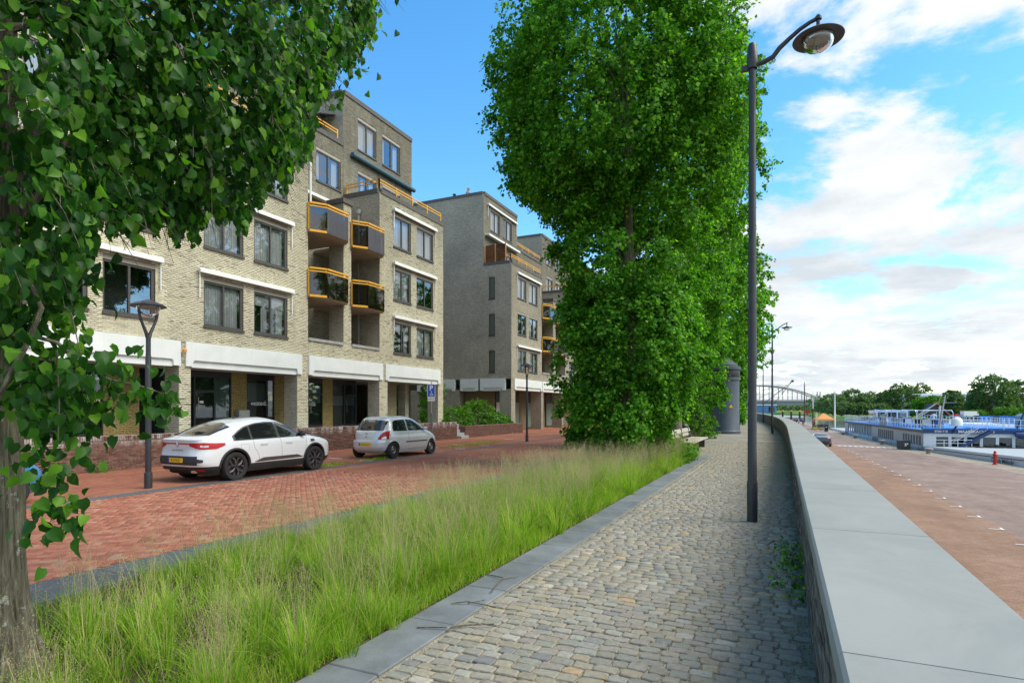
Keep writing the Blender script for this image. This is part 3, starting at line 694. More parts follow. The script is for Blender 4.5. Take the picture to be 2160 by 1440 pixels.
def awning(parent, plane, a0, a1, z, mat=white_paint, out_=.16, arms=True, arml=.95):
    m = MB(); m.box(plane, plane+out_, a0, a1, z, z+.11, bev=.01); m.box(plane+out_-.05, plane+out_+.02, a0, a1, z-.05, z+.03)
    a = m.build('awning', mat, parent)
    if arms:
        for y in (a0+.05, a1-.05): MB().bar((plane+.06,y,z), (plane+.06,y,z-arml), .035, .035).build('awning_arm', mat, a)
    return a
def rail(parent, pts, h=.55, name='terrace_rail', posts=1.35):
    m = MB(); z = 0
    for p, q in zip(pts[:-1], pts[1:]):
        p = Vector(p); q = Vector(q)
        for dz in (h, h*.72): m.bar(p+Vector((0,0,dz)), q+Vector((0,0,dz)), .05, .05)
        n = max(1, int((q-p).length/posts))
        for i in range(n+1): c = p.lerp(q, i/n); m.bar(c-Vector((0,0,.1)), c+Vector((0,0,h+.05)), .06, .06)
    return m.build(name, yellow_paint, parent)
def balcony(parent, a0, a1, z, plane=-19.0, bend=.42, out_=.62, gl=None, plants=0):
    """slab with a chamfered front: edge runs out along a0..mid and returns to a1"""
    am = a0+(a1-a0)*bend; o = out_
    pl = [(plane-2.35, a0-.02), (plane+.10, a0-.05), (plane+o*.62, am-.2), (plane+o, am+.05), (plane+o, a1-.25), (plane+.10, a1+.12), (plane-2.35, a1)]
    pl = [(plane-2.35,a0-.0),(plane+.12,a0-.06),(plane+.55,a0+.55),(plane+.55,a1-.35),(plane+.12,a1+.06),(plane-2.35,a1)]
    n = len(pl); m = MB(); m.add([(x,y,z) for x,y in pl]+[(x,y,z+.14) for x,y in pl], [tuple(range(n))[::-1], tuple(range(n,2*n))]+[(i,(i+1)%n,n+(i+1)%n,n+i) for i in range(n)])
    b = m.build('balcony', soffit_mat, parent)
    e = pl[1:5]; r = MB(); g = MB()
    for (x0,y0),(x1,y1) in zip(e[:-1], e[1:]):
        r.bar((x0,y0,z+.05),(x1,y1,z+.05),.05,.10); r.bar((x0,y0,z+1.27),(x1,y1,z+1.27),.09,.07); r.bar((x0,y0,z+1.14),(x1,y1,z+1.14),.05,.05)
    for (x,y) in e: r.bar((x-.05,y,z+.1),(x-.05,y,z+1.28),.06,.06)
    mx, my = (e[1][0]+e[2][0])/2, (e[1][1]+e[2][1])/2; r.bar((mx-.05,my,z+.1),(mx-.05,my,z+1.28),.05,.05)
    r.build('balcony_rail', yellow_paint, b)
    for (x0,y0),(x1,y1) in zip(e[:-1], e[1:]):
        g = MB(); g.quad((x0+.03,y0,z+.0),(x1+.03,y1,z+.0),(x1+.03,y1,z+1.10),(x0+.03,y0,z+1.10)); g.build('glass_panel', gl or balcony_glass, b)
    return b
def band(parent, plane, a0, a1, z0=3.28, z1=4.14, axis=1):
    m = MB(); o = .07
    B = (lambda d0,d1,p,q,u,v: m.box(plane+d0,plane+d1,p,q,u,v)) if axis == 1 else (lambda d0,d1,p,q,u,v: m.box(p,q,plane-d1,plane-d0,u,v))
    B(-.15,o,a0,a1,z0+.22,z1); B(-.15,o,a0,a0+.26,z0,z0+.22); B(-.15,o,a1-.26,a1,z0,z0+.22); B(-.15,o-.075,a0+.26,a1-.26,z0-.03,z0+.219)
    if axis == 1:
        for s, a in ((1, a0+.26), (-1, a1-.26)):   # rounded shoulder of the recess
            m.add([(plane+o-.002,a,z0+.22),(plane+o-.002,a+s*.1,z0+.22),(plane+o-.002,a+s*.03,z0+.19),(plane+o-.002,a,z0+.12)], [(0,1,2,3)])
    return m.build('white_lintel', lintel_white, parent)
def coping(parent, pts, wd=.30, ht=.24):
    m = MB()
    for p, q in zip(pts[:-1], pts[1:]): m.bar(p, q, wd, ht)
    return m.build('coping', coping_dark, parent)
PL = -19.0; RP = -21.4; FL = 2.87; SZ = 4.75; WH = 1.84
def apartment(name, label, u0, order, detail):
    """order: list of ('block', width, [window spans], storeys, penthouse) and ('bays', width)"""
    b = empty(name, (0,0,0), 0, label, 'building')
    fm = [brick_front, brick_side, soffit_mat, brick_inner, coping_dark, brick_front_far]
    W = MB(); u = u0; FR = 0 if detail else 5; fields = []
    for k, it in enumerate(order):
        if it[0] == 'block':
            wd, wins, pent, cov = it[1], it[2], it[3], it[4]; a0, a1 = u, u+wd
            ops = [(a0+p, a0+q, SZ+FL*f, SZ+FL*f+WH) for f in range(3) for p, q in wins]
            z0 = 4.10
            if detail:
                panel(W, 1, PL-.012, a0, a1, z0, 13.05, ops, 0); fields.append((a0, a1, z0, 13.05, ops))
            else: panel(W, 1, PL, a0, a1, z0, 13.05, ops, FR)
            for f in range(3):
                for j, (p, q) in enumerate(wins):
                    s = (j*3+f*5+k*2) % 7; dark = cov.get((f, j), 0)
                    window(b, 1, PL, a0+p, a0+q, SZ+FL*f, SZ+FL*f+WH, curt={0:2,1:3,2:2,3:2,4:1,5:2,6:2}[s] if dark != 1 else 0, blind=[0,.5,0,0,.4,0,0][s] if dark != 1 else 0)  # full net curtains added on most windows, lightening panes in place of reflected sky
            # left side face
            sops = [(-19.9, -19.35, SZ+FL*f, SZ+FL*f+WH) for f in range(3)] if (k == 0 and not detail) else []
            (None if (k == 0 and not detail) else panel(W, 0, a0, RP, PL-(.012 if detail else 0), z0 if k else 4.1, 13.05, [], 1))
            W.quad((PL,a0,13.0),(PL,a1,13.0),(RP,a1,13.0),(RP,a0,13.0), 4)
            coping(b, [(RP,a0+.12,13.12),(PL-.12,a0+.12,13.12),(PL-.12,a1,13.12)])
            if pent:
                pops = [(a0+p, a0+q, SZ+FL*4-.1, SZ+FL*4+1.75) for p, q in wins]; dops = [(a0+wins[0][0], a0+wins[0][1]+.0, 12.6, 15.0), (a0+wins[1][0], a0+wins[1][1], 12.6, 15.0)]
                panel(W, 1, RP, a0-.02, a1+.1, 12.5, 18.72, pops+dops, FR)
                side = [(-24.2,-22.9,15.95,17.45)] if detail else []
                panel(W, 0, a0-.02, -30.5, RP, 12.5, 18.72, side, 1)
                W.quad((RP,a0,18.7),(RP,a1,18.7),(-30.5,a1,18.7),(-30.5,a0,18.7), 4); W.quad((RP,a1+.1,12.5),(-30.5,a1+.1,12.5),(-30.5,a1+.1,18.7),(RP,a1+.1,18.7), 1)
                coping(b, [(-30.4,a0+.1,18.8),(RP-.10,a0+.1,18.8),(RP-.10,a1+.1,18.8)])
                for j, o in enumerate(pops): window(b, 1, RP, *o, curt=[2,1][j%2])
                for o in dops: window(b, 1, RP, *o, curt=3, door=True)
                if side: window(b, 0, a0-.02, *side[0], curt=0)
                rail(b, [(RP+.1,a0+.15,13.22),(PL-.15,a0+.15,13.22),(PL-.15,a1-.1,13.22)])
            else: rail(b, [(PL-.15,a0+.3,13.22),(PL-.15,a1-.6,13.22)])
            u = a1
        else:
            wd = it[1]; a0, a1 = u, u+wd; p0, p1 = a0+wd*.455, a0+wd*.565     # pillar
            ops = [(a0, p0, 4.92, 6.72, .28), (p1, a1, 4.92, 6.72, .28)]
            if detail:
                panel(W, 1, PL-.012, a0, a1, 4.10, 4.92, [], 0); fields.append((a0, a1, 4.10, 4.92, [])); fields.append((p0, p1, 4.92, 11.6, []))
                panel(W, 1, PL-.012, p0, p1, 4.92, 11.6, [], 0)
            else: panel(W, 1, PL, a0, a1, 4.1, 4.92, [], FR); panel(W, 1, PL, p0, p1, 4.92, 11.6, [], FR)
            panel(W, 0, p0, PL-.9, PL-.012, 4.92, 11.6, [], 1); W.quad((PL-.9,p0,4.92),(PL-.9,p1,4.92),(PL-.9,p1,11.6),(PL-.9,p0,11.6), 3); W.quad((PL-.012,p1,4.92),(PL-.9,p1,4.92),(PL-.9,p1,11.6),(PL-.012,p1,11.6), 1)
            m = MB(); m.box(PL-.98, PL+.06, p0-.09, p1+.09, 11.6, 11.82); m.build('pillar_cap', coping_dark, b)
            for (s0, s1) in ((a0, p0), (p1, a1)):
                m = MB(); m.box(PL-.25, PL+.05, s0+.02, s1-.02, 4.80, 4.925); m.build('sill', concrete, b)
            W.quad((PL-.02,a0,4.93),(PL-.02,a1,4.93),(RP,a1,4.93),(RP,a0,4.93), 2)
            for f in range(2):
                balcony(b, a0+.02, p0, 6.72+FL*f, PL); balcony(b, p1, a1-.02, 6.72+FL*f, PL)
            m = MB(); m.tube([(PL-1.3, a1-.1, 4.95), (PL-1.3, a1-.1, 12.0)], .06, 8); m.lathe([(.06,0),(.14,.1),(.14,.3),(0,.3)], (PL-1.3,a1-.1,11.95), 8); m.build('downpipe', concrete, b)
            u = a1
    u1 = u
    # set back storeys behind the blocks and bays
    rops = []; uu = u0
    for it in order:
        if it[0] == 'bays': rops += [(uu+it[1]*.60, uu+it[1]*.96, SZ+FL*3-.05, SZ+FL*3+1.7), (uu+.5, uu+it[1]*.42, 10.0, 12.0)]
        elif not it[3]: rops += [(uu+p, uu+q, SZ+FL*3-.1, SZ+FL*3+1.7) for p, q in it[2]]
        uu += it[1]
    uu = u0
    for it in order:
        a0, a1 = uu, uu+it[1]; uu = a1
        if it[0] == 'block' and it[3]: continue
        ro = [o for o in rops if a0 <= o[0] < a1]
        panel(W, 1, RP, a0, a1, 4.9, 15.85, ro, 3 if False else FR)
        for o in ro: window(b, 1, RP, *o, curt=1)
        W.quad((RP,a0,15.8),(RP,a1,15.8),(-30.5,a1,15.8),(-30.5,a0,15.8), 4)
        coping(b, [(RP-.1,a0,15.95),(RP-.1,a1,15.95)]); rail(b, [(RP-.15,a0+.2,16.05),(RP-.15,a1-.3,16.05)])
    W.quad((RP,u1,0),(-30.5,u1,0),(-30.5,u1,15.8),(RP,u1,15.8), 1); W.quad((PL,u1,4.1),(RP,u1,4.1),(RP,u1,13),(PL,u1,13), 1)
    # soffit of the arcade
    W.quad((PL-.02,u0,3.27),(PL-.02,u1,3.27),(-30,u1,3.27),(-30,u0,3.27), 2)
    W.quad((PL-.02,u0,4.1),(PL-.02,u1,4.1),(PL-.02,u1,3.28),(PL-.02,u0,3.28), 2)
    W.build('wall', fm, b)
    for (a0, a1, z0, z1, ops) in fields:
        if detail: wall_bricks(b, 1, PL-.012, max(a0, 8.3), a1, z0, z1, cream_brick, [o[:4] for o in ops], nparts=(300 if a0 < 10 else 0), rank=(lambda a, z: np.where((a > 11.0)&(z < 9), a*.9078+19*.42+.25*np.abs(z-5), 99.)) if a0 < 10 else None, tilt=.007, proud=.005)
    return b
b1 = apartment('apartment_building', 'cream brick apartment block with yellow railed balconies and white lintels behind the parked cars', 2.0,
    [('block', 17.69, [(.2,1.9),(2.4,4.1),(7.0,8.66),(9.09,10.76),(12.56,14.28),(14.78,16.51)], False, {(0,2):1,(0,3):1,(1,3):0}),
     ('bays', 5.05), ('block', 6.28, [(1.19,2.82),(3.39,5.14)], True, {(1,1):1})], True)
# ground floor of the first building: columns, lintels, shopfronts
def column(parent, a0, a1, z0, plane=PL, depth=.75, geo=False, top=3.3, mats=None):
    m = MB(); m.quad((plane-.012,a0,z0),(plane-.012,a1,z0),(plane-.012,a1,4.12),(plane-.012,a0,4.12), 0)
    m.quad((plane-.012,a0,z0),(plane-depth,a0,z0),(plane-depth,a0,top),(plane-.012,a0,top), 1); m.quad((plane-.012,a1,z0),(plane-depth,a1,z0),(plane-depth,a1,top),(plane-.012,a1,top), 1)
    m.quad((plane-depth,a0,z0),(plane-depth,a1,z0),(plane-depth,a1,top),(plane-depth,a0,top), 0)
    c = m.build('column', mats or [brick_front, brick_side], parent)
    if geo: wall_bricks(c, 1, plane-.012, a0, a1, z0, 4.11, cream_brick, tilt=.007, proud=.005)
    return c
G = .88
for a0, a1 in ((7.6, 8.3), (13.6, 14.05), (19.05, 19.70), (24.72, 25.42), (30.42, 31.02)): column(b1, a0, a1, G-.4, geo=True)
for a0, a1 in ((8.3, 13.62), (13.82, 19.27), (19.69, 24.94), (25.18, 30.6)): band(b1, PL, a0, a1)
SP = -20.55
def shopfront(a0, a1, panes, door=None, film=None):
    m = MB(); t = .07
    m.box(SP-.08, SP, a0, a1, 3.02, 3.27); m.box(SP-.08, SP, a0, a1, G-.05, G+.12)
    es = [a0]+[a0+(a1-a0)*p for p in panes]+[a1]
    for e in es: m.box(SP-.085, SP+.005, e-t/2, e+t/2, G+.12, 3.02)
    if door is not None:
        m.box(SP-.085, SP+.006, es[door], es[door+1], 2.42, 2.52)
    f = m.build('shopfront', dark_metal, b1)
    for i, (p, q) in enumerate(zip(es[:-1], es[1:])):
        MB().quad((SP-.04,p,G+.1),(SP-.04,q,G+.1),(SP-.04,q,3.03),(SP-.04,p,3.03)).build('pane', shop_glass, f)
        if film and film[i]: 
            z0, z1 = film[i]; MB().quad((SP-.09,p+.04,z0),(SP-.09,q-.04,z0),(SP-.09,q-.04,z1),(SP-.09,p+.04,z1)).build('frosted_film', green_film, f)
        if door == i: MB().bar((SP+.05,p+.12,G+.7),(SP+.05,p+.12,G+1.35),.025,.025).build('handle', steel, f)
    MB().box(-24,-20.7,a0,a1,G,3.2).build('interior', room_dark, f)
    return f
sf1 = shopfront(14.25, 17.0, (.40,.72), door=1, film=[None,None,(G+.1,3.02)])
sf2 = shopfront(17.75, 19.25, (.72,), film=[(2.1,2.9),(2.1,2.9)])
sf3 = shopfront(20.35, 22.25, (.5,), door=1, film=[(2.05,2.85),(2.05,2.85)])
sf4 = shopfront(22.95, 24.75, (.5,), door=1, film=[(1.95,2.45),(1.95,2.45)])
sf0 = shopfront(8.3, 12.0, (.33,.66), film=None)
for k in range(22): MB().box(SP-.14, SP-.10, 8.35, 11.6, G+.2+k*.095, G+.245+k*.095).build('blind_slat', coping_dark, sf0)
for a0, a1 in ((12.0,13.2),(17.0,17.75),(19.25,20.35),(22.25,22.95)):
    MB().box(-20.9, SP+.02, a0, a1, G-.2, 3.27).build('pier', brick_yellow, b1)
# open corner passage
MB().box(-20.9,-20.3,27.0,28.0,G-.4,3.27).build('pier', brick_inner, b1); MB().box(-20.9,-20.4,29.0,29.35,G-.4,3.27).build('pier', brick_front, b1)
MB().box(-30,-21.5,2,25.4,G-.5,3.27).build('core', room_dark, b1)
# signs on glass
for a, wd, sx in ((18.30, .78, 1), (21.2, 1.0, 1)):
    text('vesteda', .30, b1, white_print, (SP+.004, a+.12, 2.02), (R(90), 0, R(90)), .001, sx=sx)
    for s, r_ in ((-.1,.11),(.04,.14)):
        m = MB(); pts = [(SP+.006, a-.72+s+r_*math.cos(t)*(.7 if s < 0 else 1), 2.1+r_*2.0*math.sin(t)+s) for t in np.linspace(0, 2*math.pi, 25)]; m.tube(pts, .008, 4); m.build('emblem', white_print, b1)
m = MB(); m.quad((SP+.006,14.62,1.95),(SP+.006,15.0,1.95),(SP+.006,15.0,2.28),(SP+.006,14.62,2.28)); m.build('poster', blind_mat, b1)
m = MB(); m.quad((SP+.008,14.62,1.90),(SP+.008,15.0,1.90),(SP+.008,15.0,1.99),(SP+.008,14.62,1.95)); m.build('poster_band', simple('petrol_print', (.05,.22,.26), .5), b1)
MB().box(SP+.005,SP+.012,15.55,15.72,2.0,2.1).build('notice', white_print, b1)
m = MB(); m.box(SP+.02,SP+.34,17.1,17.62,1.35,1.75,bev=.03); m.box(SP+.02,SP+.28,17.14,17.58,.9,1.33); m.build('letter_box', steel, b1)
m = MB(); m.lathe([(0,-.06),(.07,-.05),(.075,.05),(.03,.09),(0,.09)], (PL+.12,13.72,3.80), 12); m.build('alarm_light', orange_cloth, b1)
for a0, a1, z, ar in ((14.3,18.75,6.72,1), (14.3,18.6,12.42,1),(15.9,18.75,9.58,1),(8.4,12.95,6.72,1),(8.9,13.2,9.55,1)): awning(b1, PL, a0, a1, z, arms=ar)
for z in (6.72, 9.59, 12.46): awning(b1, PL, 25.85, 30.1, z-.02)
awning(b1, RP, 21.0, 23.9, 12.35, arms=False, out_=.4)
m = MB(); m.tube([(RP+.14,25.3,15.62),(RP+.14,31.2,15.62)], .13, 12); m.build('blue_awning', blue_awning, b1)
m = MB(); m.add([(-21.9,24.70,17.65),(-24.3,24.70,17.65),(-24.3,23.6,17.25),(-21.9,23.6,17.25),(-21.9,24.70,17.60),(-24.3,24.70,17.60),(-24.3,23.6,17.20),(-21.9,23.6,17.20)],[(0,1,2,3),(7,6,5,4),(2,3,7,6),(0,3,7,4),(1,2,6,5)]); m.build('dark_awning', dark_metal, b1)
m = MB(); m.tube([(PL+.05,19.78,10.9),(PL+.05,19.78,13.3)], .045, 8); m.lathe([(.05,0),(.12,.08),(.12,.26),(0,.26)], (PL+.05,19.78,13.25), 4); m.build('rain_pipe', white_paint, b1)
# second building: same family, farther along, its end wall shows
b2 = apartment('apartment_building', 'grey brown brick apartment block farther along, partly hidden by the lime trees', 41.0,
    [('block', 6.3, [(1.19,2.9),(3.5,5.3)], True, {(1,0):1}), ('bays', 6.0), ('block', 6.6, [(1.19,2.9),(3.7,5.4)], True, {}), ('bays', 6.0), ('block', 6.6, [(1.19,2.9),(3.7,5.4)], True, {}), ('bays', 5), ('block', 16, [(1.19,2.9),(3.7,5.4),(8,10),(11,13)], True, {})], False)
m = MB(); eops = [(-20.95,-20.4,SZ+FL*f-.15,SZ+FL*f+1.65) for f in range(3)]
E2 = 40.98
panel(m, 0, E2, -30.5, PL, 4.1, 12.5, eops, 0); panel(m, 0, E2, RP, PL, 12.5, 13.05, [], 0); m.build('end_wall', [brick_side], b2)
for i, o in enumerate(eops):
    window(b2, 0, E2, *o, curt=0, gl=glass('frosted_glass%d' % i, refl=.15, back=(.6,.7,.66)), cols=[], lintel=.08)
    MB().quad((-20.95,E2+.13,o[2]),(-20.4,E2+.13,o[2]),(-20.4,E2+.13,o[3]),(-20.95,E2+.13,o[3])).build('blind', green_film, b2)
for a0, a1 in ((-19.9,-19.45),(-25.2,-23.6),(-31,-27.5)): 
    MB().box(a0, a1, E2, E2+.7, 0, 3.3).build('column', brick_side, b2)
band(b2, E2, -23.5, -21.9, axis=0, z0=3.2, z1=4.14); band(b2, E2, -27.6, -24.0, axis=0, z0=3.2); 
band(b2, E2, -21.7, -19.5, axis=0, z0=3.2); 
for a0, a1 in ((41.0,41.75),(47.2,47.7),(52.4,52.9),(58,58.6),(64,64.6),(70,70.6)): column(b2, a0, a1, -.1, depth=1.0, mats=[brick_front_far, brick_side])
for a0, a1 in ((41.5,47.2),(47.3,52.8),(53,58.5),(58.6,64.4),(64.5,70)): band(b2, PL, a0, a1)
for a0, a1 in ((42.2,44.4),(45.4,46.9),(48.6,50.6),(53.2,55.5)):
    m = MB(); m.box(-21,-20.95,a0,a1,0,3.27); f = m.build('shopfront', dark_metal, b2)
    MB().quad((-20.93,a0+.1,.1),(-20.93,a1-.1,.1),(-20.93,a1-.1,2.3),(-20.93,a0+.1,2.3)).build('frosted_film', blind_mat if a0 < 43 else green_film, f)
MB().box(-31,-21.02,42,80,-.2,3.27).build('core', brick_inner, b2)
for z in (6.72, 12.46): awning(b2, PL, 42.0, 46.9, z-.02)
awning(b2, RP, 41.6, 47.2, 18.05); awning(b2, RP, 41.2, 47.2, 15.5, arms=False, out_=.4)
MB().box(RP+.1,PL-.5,41.05,41.09,13.2,14.6).build('terrace_screen', brown_glass, b2)
for x in (RP+.1,-20.4,PL-.5): MB().box(x-.03,x+.03,41.0,41.06,13.2,14.65).build('screen_post', orange_cloth, b2)
for x, h, r_ in ((-24.6,.75,.12),(-24.0,.45,.12),(-23.3,1.0,.16)):
    m = MB(); m.lathe([(r_,0),(r_,h*.6),(r_*1.3,h*.62),(r_*1.3,h*.72),(r_*.8,h*.74),(r_*1.25,h),(0,h)], (x,41.9,18.7), 10); m.build('vent_pipe', dark_metal if x < -24.3 else steel, b2)
MB().box(-60,-30.6,2,31.4,0,15.8).build('rear_wing', brick_side, b1); MB().box(-60,-30.6,42.5,96,0,15.8).build('rear_wing', brick_side, b2)
# ------------------------------------------------------------------ brick garden walls and podium
def garden_wall(label, a0, a1, h, plane=-17.6, nparts=0, geo=True, back=-18.05):
    gw = empty('garden_wall', (0,0,0), 0, label, 'wall')
    m = MB(); m.box(back, plane-.006, a0, a1, -.05, h-.13); m.build('wall_body', red_mortar if geo else red_brick, gw)
    if geo: wall_bricks(gw, 1, plane-.006, a0, a1, .0, h-.13, red_brick, nparts=nparts, rank=lambda a, z: a+np.where(a < 9.3, 50, 0), tilt=.008, proud=.008)
    # rowlock cap of bricks on edge
    n = int((a1-a0)/.066); m = MB(); m.box(back-.01, plane+.015, 0, .054, h-.125, h, bev=.004); me = m.mesh('cap_brick', red_brick)
    k0 = max(0, int((9.0-a0)/.066)); idx = list(range(k0, n)); first = idx[:290]
    for i in first: inst('cap_brick', me, gw, (random.gauss(0,.002), a0+i*.066, random.gauss(0,.0015)))
    rest = MB()
    for i in [j for j in range(n) if j not in set(first)]: rest.box(back-.01, plane+.015+random.gauss(0,.002), a0+i*.066, a0+i*.066+.054, h-.125, h)
    rest.build('cap_bricks', red_brick, gw, kind='stuff')
    return gw
garden_wall('red brown brick wall with white lime stains behind the parked cars', 3.0, 30.3, 1.0, nparts=300)
garden_wall('lower red brown brick wall beyond the steps beside the passage', 31.4, 40.0, .72)
MB().box(-18.06,-17.6,31.3,31.4,-.05,.7).build('end_pier', red_brick, bpy.data.objects['garden_wall.001'])
st = empty('garden_steps', (0,0,0), 0, 'short flight of concrete steps between the two brick walls', 'steps')
for i in range(4): MB().box(-18.2-i*.3-.3, -17.35-i*.3, 30.36, 31.28, -.05, .16+i*.17, bev=.01).build('step', concrete, st)
MB().box(-31,-18.06,2,31.3,-.05,G-.02).build('podium', concrete, None, kind='structure')
MB().box(-31,-18.06,31.3,40.4,-.05,.55).build('planting_terrace', soil_mat, None, kind='structure')
# ------------------------------------------------------------------ cars
class Car:
    def __init__(s, rear, front, width, nlo=5.0, nhi=3.6, ztop=1.5):
        s.xr = pchip(*zip(*rear)); s.xf = pchip(*zip(*front)); s.w = pchip(*zip(*width)); s.z0 = width[0][0]; s.zt = ztop; s.nlo, s.nhi = nlo, nhi
    def n(s, z): t = np.clip((z-.8)/.6, 0, 1); return s.nlo*(1-t)+s.nhi*t
    def side(s, x, z, off=0.0):
        a = (s.xf(z)-s.xr(z))/2; c = (s.xf(z)+s.xr(z))/2; q = np.clip(np.abs((x-c)/a), 0, .9999)
        return s.w(z)*(1-q**s.n(z))**(1/s.n(z))+off
    def end(s, y, z, rear=True, off=0.0):
        a = (s.xf(z)-s.xr(z))/2; c = (s.xf(z)+s.xr(z))/2; q = np.clip(np.abs(y/s.w(z)), 0, .9999)
        d = a*(1-q**s.n(z))**(1/s.n(z))+off; return c-d if rear else c+d
    def body(s):
        zs = np.concatenate([np.arange(s.z0, s.zt-.16, .022), s.zt-.16*(1-np.linspace(0,1,26)**.6)**1.6*1.0]); zs = np.unique(np.round(zs, 5))
        zs = zs[zs < s.zt-1e-4]; M = 132; V = []
        for z in zs:
            a = (s.xf(z)-s.xr(z))/2; c = (s.xf(z)+s.xr(z))/2; n = s.n(z); w_ = s.w(z)
            t = np.linspace(0, 2*np.pi, 1441)[:-1]; X = a*np.sign(np.cos(t))*np.abs(np.cos(t))**(2/n); Y = w_*np.sign(np.sin(t))*np.abs(np.sin(t))**(2/n)
            d = np.hypot(np.diff(np.append(X, X[0])), np.diff(np.append(Y, Y[0]))); L_ = np.concatenate([[0], np.cumsum(d)]); q = np.linspace(0, L_[-1], M+1)[:-1]
            V += [(c+x, y, float(z)) for x, y in zip(np.interp(q, L_, np.append(X, X[0])), np.interp(q, L_, np.append(Y, Y[0])))]
        k = len(zs); F = [(i*M+j, i*M+(j+1)%M, (i+1)*M+(j+1)%M, (i+1)*M+j) for i in range(k-1) for j in range(M)]
        F += [tuple(range(M-1,-1,-1)), tuple((k-1)*M+j for j in range(M))]
        return V, F
    def patch_side(s, xs, lo, hi, off=.006, sgn=-1, nr=8, nc=26):
        """patch on the flank: lo, hi are functions of x"""
        X = np.linspace(*xs, nc); m = MB(); vs = []
        for x in X:
            a, b = float(lo(x)), float(hi(x))
            for k in range(nr+1): z = a+(b-a)*k/nr; vs.append((x, sgn*float(s.side(x, z, off)), z))
        m.add(vs, [(i*(nr+1)+k, (i+1)*(nr+1)+k, (i+1)*(nr+1)+k+1, i*(nr+1)+k+1) for i in range(nc-1) for k in range(nr)]); return m
    def patch_end(s, ys, lo, hi, off=.006, rear=True, nr=8, nc=26, corner=False):
        Y = np.linspace(*ys, nc); m = MB(); vs = []
        for y in Y:
            a, b = float(lo(y)), float(hi(y))
            for k in range(nr+1): z = a+(b-a)*k/nr; vs.append((float(s.end(y, z, rear, off)), y, z))
        m.add(vs, [(i*(nr+1)+k, (i+1)*(nr+1)+k, (i+1)*(nr+1)+k+1, i*(nr+1)+k+1) for i in range(nc-1) for k in range(nr)]); return m
    def patch_wrap(s, q0, q1, lo, hi, off=.008, sgn=-1, nc=22, nr=6):
        """patch that wraps a rear corner: parameter runs along the outline"""
        m = MB(); vs = []
        for i in range(nc):
            t = i/(nc-1); a, b = float(lo(t)), float(hi(t))
            for k in range(nr+1):
                z = a+(b-a)*k/nr; n = float(s.n(z)); A = float((s.xf(z)-s.xr(z))/2); c = float((s.xf(z)+s.xr(z))/2); W_ = float(s.w(z))
                th = np.linspace(np.pi, 1.5*np.pi, 400); X = c+A*np.sign(np.cos(th))*np.abs(np.cos(th))**(2/n); Y = W_*np.sign(np.sin(th))*np.abs(np.sin(th))**(2/n)
                d = np.concatenate([[0], np.cumsum(np.hypot(np.diff(X), np.diff(Y)))]); l = q0+(q1-q0)*t
                x, y = np.interp(l, d, X), np.interp(l, d, Y); x2, y2 = np.interp(l+.01, d, X), np.interp(l+.01, d, Y)
                tx, ty = x2-x, y2-y; L_ = math.hypot(tx, ty)+1e-9; vs.append((x+ty/L_*off*-1*-1 if False else x-abs(ty/L_)*off*1.0, (y-abs(tx/L_)*off)*(-sgn), z))
        m.add(vs, [(i*(nr+1)+k, (i+1)*(nr+1)+k, (i+1)*(nr+1)+k+1, i*(nr+1)+k+1) for i in range(nc-1) for k in range(nr)]); return m
def lin(*pts):
    xs, ys = zip(*pts); return lambda x: np.interp(x, xs, ys)
